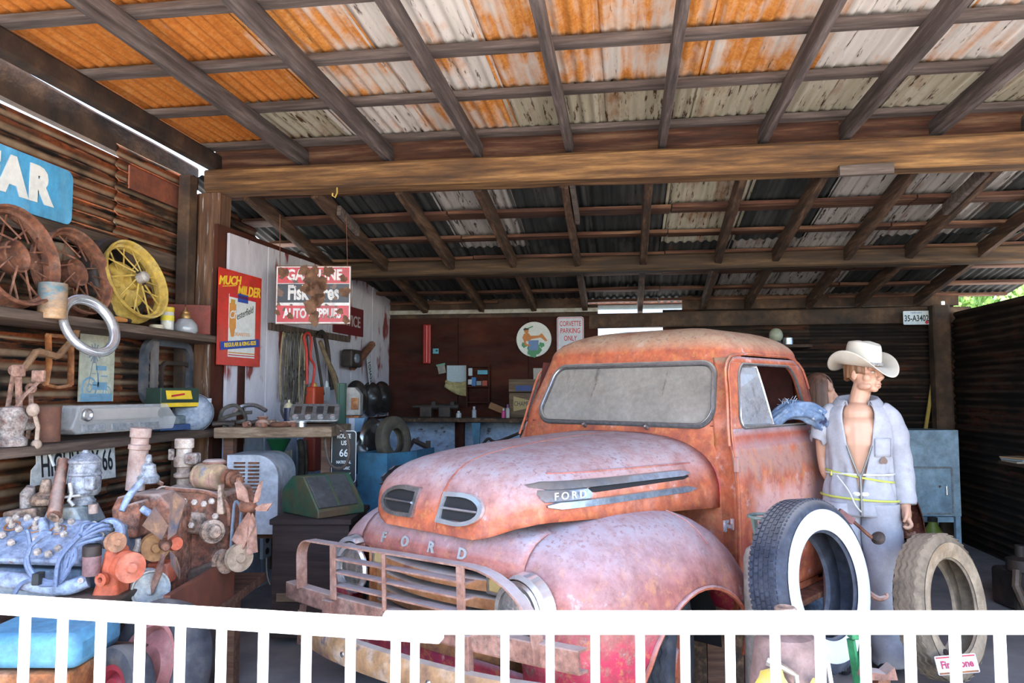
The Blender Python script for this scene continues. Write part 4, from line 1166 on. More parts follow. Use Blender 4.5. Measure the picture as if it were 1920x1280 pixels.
def spot(mb, pts, r, h, ax=(0, -1, 0), n=6):
    for p_ in pts: mb.lathe([(r, 0), (r*.9, h), (0, h*1.15)], n, axm(p_, ax))

# shelves
SZ1, SZ2 = 2.0, 1.315
sh1 = timber((-3.16, 1.6, SZ1 - .03), (-3.16, 5.36, SZ1 - .03), .36, .06, 8, .02).build('wall_shelf', W_PLANKY, smooth=20)
tag(sh1, 'long dark plank shelf high on the left wall, carrying the spoked wheels', 'shelf')
sh2 = timber((-3.14, 1.6, SZ2 - .03), (-3.14, 5.3, SZ2 - .03), .40, .06, 8, .02).build('wall_shelf', W_PLANKY, smooth=20)
tag(sh2, 'lower dark plank shelf on the left wall, crowded with tools and tins', 'shelf')

# spoked wheels
def spoked(label, px, py, X, rad, mat, hubm, lean=14, turn=-12, hubr=.3, twist=0):
    c = atX(px, py, X)
    ax = Matrix.Rotation(radians(turn), 3, 'Z') @ V((cos(radians(lean)), 0, sin(radians(lean))))
    m = axm(c, ax)
    t = thing('spoked_wheel', label, 'wheel', m=m, group=None)
    R_ = rad
    MB().lathe([(R_, .035), (R_*1.0, .055), (R_*.955, .05), (R_*.93, .02), (R_*.87, .015), (R_*.86, -.02), (R_*.93, -.03), (R_*.955, -.055), (R_, -.06), (R_, -.045), (R_*.965, -.035), (R_*.945, 0), (R_*.965, .03)], 44, closed=True).build('rim', mat, t, 50)
    hr = R_*hubr
    MB().lathe([(.001, .0), (hr*.3, .005), (hr*.75, .0), (hr*.84, .025), (hr*.9, .033), (hr, .03), (hr, -.01), (hr*.95, -.03), (.001, -.03)], 24).build('hub', hubm, t, 40)
    b = MB(); K = 20
    for k in range(K):
        a0 = 2*pi*k/K + twist; a1 = a0 + (.34 if k % 2 else -.34); hz = .06 if k % 2 else -.04
        b.tube([(hr*.95*cos(a0), hr*.95*sin(a0), hz), (R_*.93*cos(a1), R_*.93*sin(a1), .0)], .0055, 5)
    b.build('spokes', mat, t)
    return t
YELP = M('chipped_yellow_paint', [(.42, .26, .05), (.55, .36, .07), (.58, .42, .14)], 9, rough=.7, bump=.1, fleck=(.1, .05, .02), fscale=16, famt=(.68, .74))
spoked('rusty spoked wheel at the left edge of the high shelf', 24, 482, -3.06, .262, RUST, RUST, 12, 0, .33)
spoked('rusty spoked wheel in the middle of the high shelf, with a big hub', 138, 512, -3.10, .255, RUST, RUST, 14, 0, .32)
yw = spoked('yellow painted spoked wheel leaning on the high shelf', 248, 528, -3.08, .262, YELP, YELP, 18, -4, .2)
MB().lathe([(.0, -.045), (.06, -.04), (.15, -.065), (.155, -.05), (.14, -.035), (.05, -.02), (0, -.02)], 28).build('brake_drum', YELP, yw)
MB().lathe([(.032, .05), (.036, .1), (.02, .115), (0, .115)], 16).build('hub_cap', M('grey_hub_cap', [(.3, .26, .22), (.45, .4, .36)], 20, rough=.5), yw)
c = atX(214, 528, -3.18)
t = thing('bare_tire_rim', 'dark worn tire standing behind the yellow spoked wheel', 'tire', m=axm(c, (1, .05, .2)))
MB().lathe([(r_, h_) for r_, h_ in tire_prof(.27, .2, .13)], 36, closed=True).build('tire', DARKIRON, t, 35)
c = atX(112, 500, -3.245)
o = MB().lathe([(0, .04), (.09, .04), (.14, .02), (.15, -.05), (.13, -.05), (0, -.045)], 28, axm(c, (1, 0, .1))).build('brake_drum', M('tan_drum', [(.16, .1, .07), (.3, .22, .15)], 9, rough=.8, bump=.2))
tag(o, 'tan rusted brake drum behind the middle spoked wheel', 'drum')
# shelf-top small things
def can(name, label, cat, px, py, X, r, h, mat, mats=None, lid=None, group=None):
    c = atX(px, py, X)
    t = thing(name, label, cat, c, 0, group)
    MB().lathe([(0, 0), (r*.98, 0), (r, .004), (r, h - .004), (r*.96, h), (r*.9, h - .004), (0, h - .004)], 22).build('body', mat, t, 40)
    if lid: MB().lathe([(r*.98, h), (r*1.02, h + .002), (r*1.02, h + lid[0]), (r*.9, h + lid[0] + .004), (0, h + lid[0] + .004)], 22).build('lid', lid[1], t, 40)
    return t
TURQ = M('rusted_turquoise_tin', [(.02, .2, .26), (.25, .2, .16), (.4, .22, .1), (.5, .36, .24)], 5, (1, 1, 2), .7, bump=.15)
can('paint_can', 'rusted turquoise can on the high shelf between two spoked wheels', 'can', 97, 598, -2.99, .07, .19, TURQ)
GLASSY = P('cloudy_jar_glass', (.5, .48, .44), .15, spec=.6)
j = can('jar', 'glass jar with yellow band and lid on the high shelf', 'jar', 313, 621, -3.04, .042, .13, GLASSY, lid=(.03, P('yellow_jar_lid', (.6, .42, .03), .45)))
MB().lathe([(.0432, .07), (.0432, .105)], 22).build('label_band', P('yellow_paper_band', (.62, .5, .05), .7), j)
MB().grid(lambda s, t: (.0434*cos(-1.9 + 1.5*s), .0434*sin(-1.9 + 1.5*s), .02 + .04*t), 8, 2).build('paper_label', P('off_white_paper', (.6, .57, .5), .8), j)
can('shoe_polish_tin', 'flat pale tin in front of the yellow-lidded jar', 'tin', 293, 620, -3.03, .045, .03, P('cream_tin', (.5, .42, .3), .6), lid=(.006, P('cream_lid', (.58, .5, .38), .6)))
c = atX(347, 625, -3.05)
t = thing('lantern', 'squat glass oil lantern with a pointed brass top on the high shelf', 'lantern', c)
MB().lathe([(0, 0), (.075, 0), (.085, .02), (.08, .06), (.05, .1), (.03, .105), (0, .105)], 24).build('glass_base', P('grey_lantern_glass', (.3, .3, .31), .15, spec=.6), t, 60)
MB().lathe([(.036, .105), (.038, .125), (.028, .14), (.03, .15), (.012, .165), (.004, .19), (0, .195)], 18).build('brass_burner', P('old_brass', (.36, .2, .07), .4, .6), t, 40)
BOXRED = M('faded_red_card', [(.15, .03, .02), (.24, .055, .04)], 6, rough=.8)
for lab, px, py, wd, hh, X in (('dark red box standing behind the jar on the high shelf', 325, 620, .15, .19, -3.2), ('plain brick red board standing beside the lantern, against the big post', 371, 627, .17, .215, -3.08)):
    c = atX(px, py, X)
    o = MB().box((0, 0, hh/2), (wd, .05, hh), rotm(0, 0, radians(25), c)).build('box', BOXRED, smooth=0, bevel=.004); tag(o, lab, 'box')
c0, c1 = atX(200, 602, -3.0), atX(242, 606, -3.0)
t = thing('hammer_handle', 'orange wooden tool handle lying on the edge of the high shelf', 'handle', c0, 0)
MB().tube([V((0, 0, .018)), (c1 - c0)*.5 + V((0, 0, .018)), (c1 - c0)*.85 + V((0, 0, .016))], [.014, .018, .013], 10).build('grip', P('varnished_wood', (.5, .2, .06), .4), t)
MB().tube([(c1 - c0)*.85 + V((0, 0, .016)), (c1 - c0)*1.05 + V((0, 0, .016))], [.016, .012], 10).build('ferrule', DARKIRON, t)
# chrome trim ring hanging on the shelf edge
c = atX(166, 612, -2.93)
b = MB().lathe([(.176, -.01), (.188, .012), (.182, .03), (.162, .036), (.14, .022), (.134, .002), (.138, -.008), (.155, .008), (.17, .0)], 48, axm(c, Matrix.Rotation(radians(14), 3, V((.86, -.5, 0))) @ V((.98, -.1, .3))), closed=True)
tag(b.build('wheel_trim_ring', CHROME, smooth=60), 'shiny chrome wheel trim ring hanging from the edge of the high shelf', 'ring')
# blue sign with three letters in view
SB = M('weathered_sky_blue', [(.05, .3, .6), (.08, .38, .68), (.2, .5, .74)], 1.6, (1, .6, 3), .5, bump=.02, fleck=(.3, .56, .72), fscale=5, famt=(.62, .75))
pr, pt_, pb_ = atX(135, 375, -3.28), atX(136, 325, -3.28), atX(135, 423, -3.28)
zt_, zb__ = atX(136, 323, -3.28).z, atX(136, 424, -3.28).z
yr = atX(136, 375, -3.28).y; Ls = 2.4; hh = zt_ - zb__
sm = frame((-3.28, yr - Ls/2, (zt_ + zb__)/2), (0, 1, 0), (0, 0, 1))
t = thing('enamel_sign', 'sky blue sign with white capital letters high on the left wall', 'sign', m=sm)
MB().prism(rrect(Ls, hh, .05, 4), -.012, 0).build('panel', SB, t, 0)
lz = lambda px: (atX(px, 370, -3.28).y - (yr - Ls/2))
for ch, px, sxx in (('E', -24, .95), ('A', 22, .98), ('R', 73, .98)):
    text(ch, hh*.8, L_WHITE, t, Matrix.Translation((lz(px), .02*hh, .002)), .003, sxx, bold=.018)
text('Y', hh*.8, L_WHITE, t, Matrix.Translation((lz(-110), .02*hh, .002)), .003, 1, bold=.018)
# things hanging between the shelves
HANG = RUSTORANGE
def px3(px, py, X): return atX(px, py, X)
o = MB().tube([px3(px, py, -3.16) for px, py in ((44, 692), (66, 660), (75, 659), (105, 668), (110, 666), (140, 632), (146, 612), (141, 595))], .02, 8).build('starting_crank', M('tan_rust', [(.25, .12, .06), (.42, .24, .13)], 10, rough=.8, bump=.2))
tag(o, 'bent tan crank handle hanging below the high shelf at the left', 'crank')
t = thing('hanging_bracket', 'rusty flat iron bracket with two long legs hanging under the high shelf', 'bracket', px3(110, 640, -3.24))
oo = px3(110, 640, -3.24)
for pts in (((90, 627), (92, 680), (85, 722)), ((133, 640), (133, 690), (132, 722))):
    MB().tube([px3(px, py, -3.24) - oo for px, py in pts], .022, 6, flat=.35).build('leg', HANG, t)
MB().tube([px3(px, py, -3.24) - oo for px, py in ((88, 628), (112, 630), (134, 634))], .012, 6).build('cross_bar', HANG, t)
MB().tube([px3(px, py, -3.24) - oo for px, py in ((84, 721), (108, 726), (133, 722))], .01, 6).build('cross_bar', HANG, t)
# poster
c = (px3(151, 625, -3.3), px3(211, 750, -3.3)); yw0, yw1 = c[0].y, c[1].y; z1_, z0_ = px3(211, 630, -3.3).z, px3(211, 752, -3.3).z
pm = frame((-3.3, (yw0 + yw1)/2, (z0_ + z1_)/2), (0, 1, 0), (0, 0, 1)); pw, ph_ = yw1 - yw0, z1_ - z0_
t = thing('poster', 'tall cream poster with a blue windmill and tractor drawing, under the high shelf', 'poster', m=pm)
PAPER = M('cream_poster', [(.5, .52, .48), (.6, .58, .42)], 2, (1, 1, 1), .8, bump=.02)
MB().box((0, 0, 0), (pw, ph_, .008)).build('sheet', PAPER, t, 0)
INK = P('faded_blue_ink', (.2, .36, .5), .8); INKD = P('grey_ink', (.2, .24, .3), .8)
b = MB(); x0, y0 = -pw*.1, ph_*.22
for k in range(12):
    a_ = 2*pi*k/12; b.box((0, 0, 0), (.05, .008, .002), Matrix.Translation((x0 + .035*cos(a_), y0 + .035*sin(a_), .005)) @ Matrix.Rotation(a_, 4, 'Z'))
for sx in (-1, 1): b.bar((x0, y0, .005), (x0 + sx*.05, -ph_*.28, .005), .004, .002)
for k in range(5): yy = y0 - .06 - k*.07; b.box((x0, yy, .005), (.02 + k*.016, .004, .002))
b.build('windmill_drawing', INKD, t, 0)
b = MB(); cx_, cy_ = -pw*.22, -ph_*.3
for (qx, qy, r_) in ((cx_, cy_, .07), (pw*.3, -ph_*.36, .04)):
    b.lathe([(r_, .004), (r_*.82, .006)], 24, Matrix.Translation((qx, qy, 0))); b.lathe([(r_*.4, .004), (r_*.3, .006)], 16, Matrix.Translation((qx, qy, 0)))
b.box((pw*.08, -ph_*.27, .005), (pw*.42, .05, .002)); b.box((pw*.02, -ph_*.18, .005), (.01, .09, .002)); b.box((pw*.2, -ph_*.12, .005), (.06, .008, .002))
b.box((pw*.1, ph_*.0, .005), (.1, .03, .002)); b.box((0, -ph_*.44, .005), (pw*.92, .05, .001))
b.build('tractor_drawing', INK, t, 0)
# dark window frame hung on the wall
c0, c1 = px3(262, 632, -3.2), px3(352, 745, -3.2); zt2 = px3(300, 636, -3.2).z; zb2 = px3(300, 760, -3.2).z
ym = (c0.y + c1.y)/2; wd = c1.y - c0.y
t = thing('window_frame', 'dark rounded metal window frame hung on the wall under the high shelf', 'frame', m=frame((-3.2, ym, (zt2 + zb2)/2), (0, 1, 0), (0, 0, 1)))
hh2 = zt2 - zb2
MB().ring(rrect(wd, hh2, .12, 5), rrect(wd - .1, hh2 - .1, .08, 5), 0, .04).build('outer_frame', M('blue_black_steel', [(.02, .025, .035), (.06, .07, .09), (.14, .12, .12)], 8, rough=.5, bump=.15), t, 40)
MB().ring(rrect(wd*.62, hh2 - .2, .06, 4, .1, -.05), rrect(wd*.62 - .05, hh2 - .25, .045, 4, .1, -.05), .01, .03).build('inner_frame', DARKIRON, t, 40)
MB().box((-wd*.3, 0, .035), (.05, hh2 - .04, .03)).build('stile', M('grey_stile', [(.05, .055, .07), (.2, .17, .16)], 8, (1, .3, 1), .7), t, 0)

# lower shelf
TOOLR = M('pink_rust_tool_iron', [(.22, .1, .07), (.38, .2, .14), (.48, .3, .23)], 16, grime=.45, rough=.85, bump=.2)
def rod_tool(label, pts, X, r, head=None, mat=None, name='hand_tool'):
    base = px3(*pts[0], X)
    t = thing(name, label, 'tool', base)
    P_ = [px3(px, py, X + (.02*i)) - base for i, (px, py) in enumerate(pts)]
    MB().tube(P_, r, 7, flat=.6).build('shank', mat or TOOLR, t)
    if head == 'ring':
        e = P_[-1]; MB().lathe([(.02 + .009*cos(a_), .009*sin(a_)) for a_ in [2*pi*k/6 for k in range(6)]], 14, axm(e, (.8, -.6, 0)), closed=True).build('head', mat or TOOLR, t)
    elif head == 'ball':
        MB().ball(P_[-1], (.03, .03, .034), 12, 8).build('head', mat or TOOLR, t)
        MB().ball(P_[0], (.026, .026, .026), 12, 8).build('head', mat or TOOLR, t)
    elif head == 'jaw':
        e = P_[-1]; d = (P_[-1] - P_[-2]).normalized()
        MB().box((0, 0, .03), (.07, .022, .06), frame(e - d*.02, d.cross(V((.8, -.6, 0))), V((.8, -.6, 0)), None) if False else Matrix.Translation(e)).build('head', mat or TOOLR, t, 0, bevel=.006)
    return t
rod_tool('tall pink-rust wrench standing in the tool heap, its head uppermost', ((40, 826), (36, 760), (34, 706)), -3.05, .016, 'jaw')
rod_tool('rusty bent spanner leaning across the tool heap to the right', ((22, 775), (45, 742), (72, 716)), -2.98, .014, 'jaw')
rod_tool('rusty ring spanner at the back of the tool heap', ((52, 822), (58, 770), (58, 728)), -3.12, .013, 'ring')
rod_tool('short hooked iron bar at the left of the tool heap', ((14, 768), (22, 720), (27, 694)), -3.1, .014, 'ring')
rod_tool('pale knobbed iron rod leaning on the front of the lower shelf', ((68, 833), (71, 800), (62, 768)), -2.95, .011, 'ball', M('bone_iron', [(.4, .27, .2), (.5, .38, .3)], 20, rough=.8))
can('rusty_can', 'brown rusted can on the lower shelf right of the tool heap', 'can', 88, 828, -3.03, .062, .185, M('flaked_brown_can', [(.15, .055, .03), (.22, .09, .055)], 8, rough=.8, bump=.15, fleck=(.5, .42, .36), fscale=30, famt=(.7, .74)))
c = px3(20, 836, -3.0)
t = thing('valve_body', 'dirty white and rust valve casting at the left end of the lower shelf', 'valve', c)
CRUD = M('crusted_white_iron', [(.15, .06, .04), (.42, .34, .3), (.56, .5, .46)], 16, grime=.5, rough=.9, bump=.4)
MB().lathe([(0, 0), (.07, 0), (.072, .03), (.05, .05), (.06, .09), (.07, .14), (.05, .19), (0, .2)], 16).build('body', CRUD, t)
MB().tube([(0, 0, .1), (.0, .12, .1)], .03, 10).build('outlet', CRUD, t)
spot(MB(), [], 0, 0)
t2 = thing('loose_fitting', 'grey iron pipe elbow behind the dash panel on the lower shelf', 'fitting', px3(118, 812, -3.1))
MB().tube([(0, -.12, .03), (0, 0, .035), (0, .05, .08), (0, .05, .14)], .03, 10).build('elbow', M('grey_iron', [(.15, .14, .14), (.3, .27, .25)], 14, rough=.7, bump=.2), t2)
# clear plastic instrument housing
o0 = px3(215, 808, -3.02)
ax_ = (px3(300, 780, -3.05) - px3(130, 780, -3.05)).normalized()
m = frame(o0, (0.25, .97, 0), (0, 0, 1)) if False else frame(o0, (.12, .99, 0), (0, 0, 1))
t = thing('instrument_housing', 'clear plastic dashboard instrument housing lying on the lower shelf', 'housing', m=m)
wl_ = (px3(302, 780, -3.02).y - px3(128, 780, -3.02).y)*.98
CLR = bpy.data.materials.new('dusty_clear_plastic'); CLR.use_nodes = True
nt = CLR.node_tree; b_ = nt.nodes['Principled BSDF']; b_.inputs['Base Color'].default_value = (.55, .53, .52, 1); b_.inputs['Roughness'].default_value = .15
tr = nt.nodes.new('ShaderNodeBsdfTransparent'); mx = nt.nodes.new('ShaderNodeMixShader'); mx.inputs[0].default_value = .4
nt.links.new(tr.outputs[0], mx.inputs[1]); nt.links.new(b_.outputs[0], mx.inputs[2]); nt.links.new(mx.outputs[0], nt.nodes['Material Output'].inputs[0])
h_ = .16
prof = [(-wl_/2, .03), (-wl_/2 + .05, h_), (wl_/2 - .09, h_), (wl_/2, .07), (wl_/2 - .03, 0), (-wl_/2 + .04, 0)]
MB().prism(prof, -.02, .1).build('shell', CLR, t, 0, bevel=.008)
MB().box((-.01, h_*.67, .06), (wl_*.72, h_*.42, .05)).build('dust_tray', P('beige_dust', (.42, .34, .27), .9), t, 0, bevel=.01)
MB().lathe([(.034, 0), (.036, .02), (.028, .024), (.02, .01)], 20, Matrix.Translation((-wl_/2 + .1, h_*.66, .09)), closed=True).build('gauge_rim', DULLCHROME, t, 40)
MB().lathe([(.032, 0), (0, .002)], 20, Matrix.Translation((wl_/2 - .13, h_*.64, .09))).build('dial_hole', DARKIN, t)
for k in range(3): MB().box((-wl_*.32 + k*wl_*.26, h_*.2, .1), (wl_*.2, .04, .01)).build('switch_panel', M('grey_plastic', [(.2, .2, .21), (.36, .36, .37)], 20, rough=.5), t, 0, bevel=.003)
# tin with green and yellow print
c0 = px3(319, 764, -3.04); m = frame(c0 - V((0, 0, .13)) + V((0, 0, 0)), (.25, .97, 0), (0, 0, 1)); wd = (px3(342, 740, -3.04).y - px3(292, 740, -3.04).y)
base = px3(319, 806, -3.08)
t = thing('blue_carton', 'flat blue carton lying on the lower shelf under the green tin', 'box', frame(base, (.2, .98, 0), (0, 0, 1)).to_translation(), radians(78))
MB().box((0, 0, .02), (.27, .1, .04)).build('carton', M('dark_blue_card', [(.02, .05, .16), (.05, .1, .24)], 8, rough=.7), t, 0, bevel=.003)
MB().box((-.02, 0, .07), (.2, .12, .06)).build('grey_packing', M('scuffed_grey_card', [(.1, .13, .15), (.3, .33, .34)], 12, rough=.8, bump=.2), t, 0, bevel=.01)
tm = frame(V((base.x + .01, base.y, c0.z)), (.2, .98, 0), (0, 0, 1))
t = thing('oil_tin', 'dark green tin with a yellow label, on top of the blue carton', 'tin', m=tm)
hh3 = px3(319, 727, -3.07).z - px3(319, 764, -3.07).z
MB().box((0, hh3/2, 0), (wd*1.15, hh3, .14)).build('tin_body', M('bottle_green_tin', [(.012, .03, .022), (.03, .06, .04)], 8, rough=.4), t, 0, bevel=.005)
MB().prism([(-wd*.4, hh3*.42), (wd*.36, hh3*.42), (wd*.3, hh3*.86), (-wd*.44, hh3*.86)], .07, .073).build('yellow_label', L_YEL, t, 0)
MB().box((0, hh3*.14, .0712), (wd*1.12, hh3*.2, .002)).build('yellow_band', L_YEL, t, 0)
text('Oil', hh3*.3, L_RED, t, Matrix.Translation((-wd*.04, hh3*.63, .0735)), .001, 1.2, shear=.3) if False else MB().box((-wd*.05, hh3*.65, .0737), (wd*.4, hh3*.1, .001), Matrix.Rotation(.12, 4, 'Z')).build('label_script', L_RED, t, 0)
# blue-grey motor drum
c = px3(362, 774, -3.03)
t = thing('motor_drum', 'blue-grey round electric motor at the right end of the lower shelf', 'motor', m=axm(c, (.62, -.78, .06)))
BG = M('blue_grey_paint', [(.2, .23, .3), (.3, .34, .42), (.4, .4, .44)], 14, rough=.6, bump=.15)
MB().lathe([(0, .075), (.06, .08), (.11, .06), (.13, .03), (.132, -.08), (.11, -.11), (0, -.11)], 30).build('casing', BG, t, 50)
MB().lathe([(.134, .0), (.138, .005), (.138, .02), (.134, .025)], 30).build('clamp_band', BG, t)
for a_ in (.7, 2.4): MB().box((.135*cos(a_), .135*sin(a_), .01), (.03, .03, .03), None).build('lug', BG, t, 0)

# crumpled white sign with black letters
sA, sB = atX(64, 872, -3.02), atX(204, 858, -3.02)
c_ = (sA + sB)/2
Wd = (sB - sA).length
m = frame(c_ + V((.03, 0, -.012)), (.05, 1, -.02), (-.12, 0, 1))
t = thing('road_sign', 'torn white sign with black letters HIGHWAY 66 hanging below the lower shelf', 'sign', m=m)
H2 = .2
poly = [(-Wd*.58, -H2*.5), (-Wd*.5, -H2*.45), (-Wd*.3, -H2*.52), (Wd*.49, -H2*.5), (Wd*.5, H2*.55), (-Wd*.36, H2*.5), (-Wd*.42, H2*.62), (-Wd*.5, H2*.45), (-Wd*.5, H2*.1), (-Wd*.56, -H2*.05)]
MB().prism(poly, -.004, 0).build('sign_panel', M('soiled_white_enamel', [(.55, .53, .5), (.68, .66, .62)], 6, rough=.5, fleck=(.3, .2, .14), fscale=8, famt=(.68, .74)), t, 0)
text('HIGHWAY 66', H2*.85, L_BLACK, t, Matrix.Translation((0, 0, .001)), .001, .93*Wd/ (H2*5.2), bold=.002)
MB().tube([(-Wd*.40, H2*.55, .01), (-Wd*.33, 0, .012)], .008, 6).build('bent_strip', L_WHITE, t)
# ------------------------------------------------------------ engines on the stand
BLUEP = M('pale_blue_engine_paint', [(.2, .27, .4), (.34, .4, .54), (.44, .47, .58)], 9, grime=.45, rough=.55, bump=.12, fleck=(.3, .14, .1), fscale=18, famt=(.66, .72))
BLUEG = M('greasy_blue_grey', [(.1, .14, .2), (.22, .28, .36), (.36, .38, .42)], 10, rough=.6, bump=.2)
STEELG = M('grey_cast_metal', [(.2, .21, .25), (.36, .37, .41), (.5, .48, .48)], 14, grime=.5, rough=.6, metal=.2, bump=.25)
BOLTC = M('cream_bolt_head', [(.4, .3, .24), (.62, .52, .44)], 30, rough=.6)
ORAN = M('bright_orange_paint', [(.5, .08, .03), (.62, .13, .06), (.6, .22, .14)], 9, rough=.6, bump=.08)
EPINK = M('dusty_rust_casting', [(.15, .045, .025), (.34, .125, .07), (.46, .23, .16)], 11, grime=.6, rough=.85, bump=.4, bscale=30, dust=(.48, .36, .3), damt=(.4, 1), fleck=(.28, .22, .2), fscale=9, famt=(.6, .7))
ETAN = M('tan_scale_casting', [(.22, .12, .075), (.4, .25, .17), (.54, .4, .32)], 11, grime=.6, rough=.9, bump=.4, bscale=30)
GREASE = M('greasy_sump', [(.05, .03, .02), (.12, .075, .05), (.24, .17, .13)], 8, rough=.6, bump=.4)
LEADC = M('blue_spark_lead', [(.11, .15, .27), (.2, .25, .38)], 20, rough=.6, bump=0)
FANB = M('rust_and_black_fan', [(.05, .05, .07), (.2, .1, .06), (.46, .24, .1)], 8, rough=.75, bump=.15)
def bent(mb, pts, r, n=7, k=4):
    """tube through points, smoothed"""
    P_ = [V(p) for p in pts]; out = []
    for i in range(len(P_) - 1):
        a_, b_, c_, d_ = P_[max(i-1, 0)], P_[i], P_[i+1], P_[min(i+2, len(P_)-1)]
        for j in range(k):
            t = j/k
            out.append(.5*((2*b_) + (c_ - a_)*t + (2*a_ - 5*b_ + 4*c_ - d_)*t*t + (3*b_ - a_ - 3*c_ + d_)*t**3))
    out.append(P_[-1])
    if isinstance(r, (list, tuple)):
        L_ = len(out) - 1; rr = []
        for i in range(len(out)):
            q = i/L_*(len(r) - 1); j = min(int(q), len(r) - 2); rr.append(r[j] + (r[j+1] - r[j])*(q - j))
        r = rr
    return mb.tube(out, r, n)
def pulley(name, A, px, py, dy, r, ax, mat, parent, groove=True, w_=.03):
    return MB().lathe([(0, w_*.9), (r*.3, w_*.9), (r*.35, w_*.55), (r*.8, w_*.5), (r, w_*.55), (r, w_*.4), (r*.86, 0), (r, -w_*.4), (r, -w_*.55), (r*.5, -w_*.5), (0, -w_*.5)], 28, axm(A(px, py, dy), ax)).build(name, mat, parent, 30)
def body(pts, y0, y1, name, mat, parent, bevel=.012, smooth=30):
    """block between two upright faces: outline given in the thing's x-z plane"""
    b = MB(); n = len(pts)
    vs = [(p_[0], y0, p_[1]) for p_ in pts] + [(p_[0], y1, p_[1]) for p_ in pts]
    b.add(vs, [tuple(range(n)), tuple(range(n, 2*n))[::-1]] + [(i, n + i, n + (i+1) % n, (i+1) % n) for i in range(n)])
    return b.build(name, mat, parent, smooth, bevel=bevel)

# stand
A = At(230, 3.75)
st = A.thing('engine_stand', 'rough timber and plywood stand under the row of old engines', 'stand')
x0, x1 = A(-60, 1130).x, A(402, 1130).x
W_STAND = wood('stand_timber', [(.05, .025, .016), (.14, .06, .035), (.22, .12, .07)], 0)
MB().box(((x0 + x1)/2, .14, .5), (x1 - x0, 1.28, .05)).build('top', W_STAND, st, 0, bevel=.004)
for sx in (x0 + .1, (x0 + x1)/2 + .35, x1 - .08):
    for sy in (.42,) if sx < x1 - .2 else (-.42, .42): MB().box((sx, sy, .2375), (.09, .09, .475)).build('leg', W_STAND, st, 0)
MB().box((x1 - .02, -.1, .62), (.03, .75, .2)).build('side_panel', M('red_brown_plywood', [(.1, .03, .018), (.2, .06, .03)], 4, rough=.7), st, 0)
zs_ = .525

# blue flathead engine
A = At(120, 3.45, zs_)
e1 = A.thing('engine', 'pale blue eight cylinder engine with bundled blue plug leads, leftmost on the stand', 'engine')
d2 = .16
q = lambda px, py, dy=0: A(px, py, dy)
def quad(px, py, dy): p_ = A(px, py, dy); return (p_.x, p_.y, p_.z)
# cylinder head: slab leaning back
hv = [quad(-40, 1058, -.05), quad(158, 1064, -.05), quad(176, 984, .2), quad(18, 976, .2), quad(-40, 985, .2)]
hv2 = [(a_[0], a_[1] - .025, a_[2] + .03) for a_ in hv]
n = 5
MB().add(hv + hv2, [tuple(range(n))[::-1], tuple(range(n, 2*n))] + [(i, (i+1) % n, n + (i+1) % n, n + i) for i in range(n)]).build('cylinder_head', BLUEP, e1, 20, bevel=.012)
fo = V(hv2[0]); fx = (V(hv2[1]) - fo); fy = (V(hv2[2]) - V(hv2[1])); nn = fx.cross(fy).normalized()
b = MB(); pl = MB(); dp = MB()
for (px, py) in ((22, 985), (45, 984), (66, 988), (110, 988), (133, 990), (32, 1007), (121, 1015), (22, 1034), (69, 1027), (75, 1050), (96, 1053), (112, 1042), (10, 990), (2, 1020)):
    tt = (1064 - py)/82.; p_ = fo + fx*((px + 40 - tt*14)/198.) + fy*tt + nn*.0
    b.lathe([(.017, -.002), (.017, .012), (.01, .02), (0, .021)], 6, axm(p_, nn))
o_ = b.build('head_bolts', BOLTC, e1, 20); o_['kind'] = 'stuff'
for (px, py) in ((17, 1000), (64, 1003), (108, 1005)):
    tt = (1064 - py)/82.; p_ = fo + fx*((px + 40 - tt*14)/198.) + fy*tt
    MB().lathe([(.036, .001), (.03, .004), (.026, .001)], 18, axm(p_, nn)).build('plug_well', RUSTORANGE, e1)
    MB().lathe([(.016, 0), (.016, .012), (.009, .014), (.008, .04), (0, .042)], 10, axm(p_, nn)).build('spark_plug', BOLTC, e1, 30)
body([(q(-40, 1062).x, q(0, 1062).z), (q(158, 1066).x, q(0, 1066).z), (q(160, 1092).x, q(0, 1092).z), (q(150, 1130).x, q(0, 1128).z), (q(-40, 1128).x, q(0, 1128).z)], -.02, .42, 'block', BLUEG, e1)
body([(q(150, 1000, .1).x, q(0, 1000, .1).z), (q(225, 1010, .1).x, q(0, 985, .1).z), (q(235, 1090, .1).x, q(0, 1090, .1).z), (q(200, 1130).x, q(0, 1130).z), (q(150, 1130).x, q(0, 1130).z)], .08, .42, 'timing_cover', BLUEG, e1)
b = MB(); bent(b, [q(-40, 1080, -.12), q(40, 1090, -.12), q(90, 1100, -.12), q(130, 1100, -.12), q(165, 1088, -.1)], [.034, .036, .034, .034, .03], 12)
b.build('exhaust_manifold', BLUEP, e1)
MB().cyl(q(151, 1088, -.15), q(151, 1088, -.1), .012, 8).build('manifold_stud', BOLTC, e1)
# distributor with leads
MB().lathe([(0, .05), (.05, .05), (.062, .035), (.066, 0), (.064, -.04), (.03, -.05)], 28, axm(q(205, 999, -.02), (.45, -.75, .3))).build('distributor_cap', BLUEP, e1, 40)
ends = [(170, 982), (187, 983), (197, 985), (184, 1003), (168, 993), (200, 992), (176, 1006), (192, 1009)]
for i, (px, py) in enumerate(ends):
    p_ = q(px + 6, py, -.11)
    MB().cyl(q(px + 10, py + 2, -.08), p_, .013, 8).build('lead_boot', BLK if i % 3 else BOLTC, e1)
    b = MB(); k = i*5
    bent(b, [p_, q(px - 14, py + 2, -.15), q(150 - k*.8, 1010 + i*3, -.15), q(128 - i*2 + (i % 3)*9, 1045, -.15), q(120 - i*1.5 + (i % 2)*6, 1075 + i*2, -.15), q(100 - i*3, 1090 + i, -.15), q(72, 1083 + i*.8, -.15)], .008, 6)
    b.build('spark_lead', LEADC, e1)
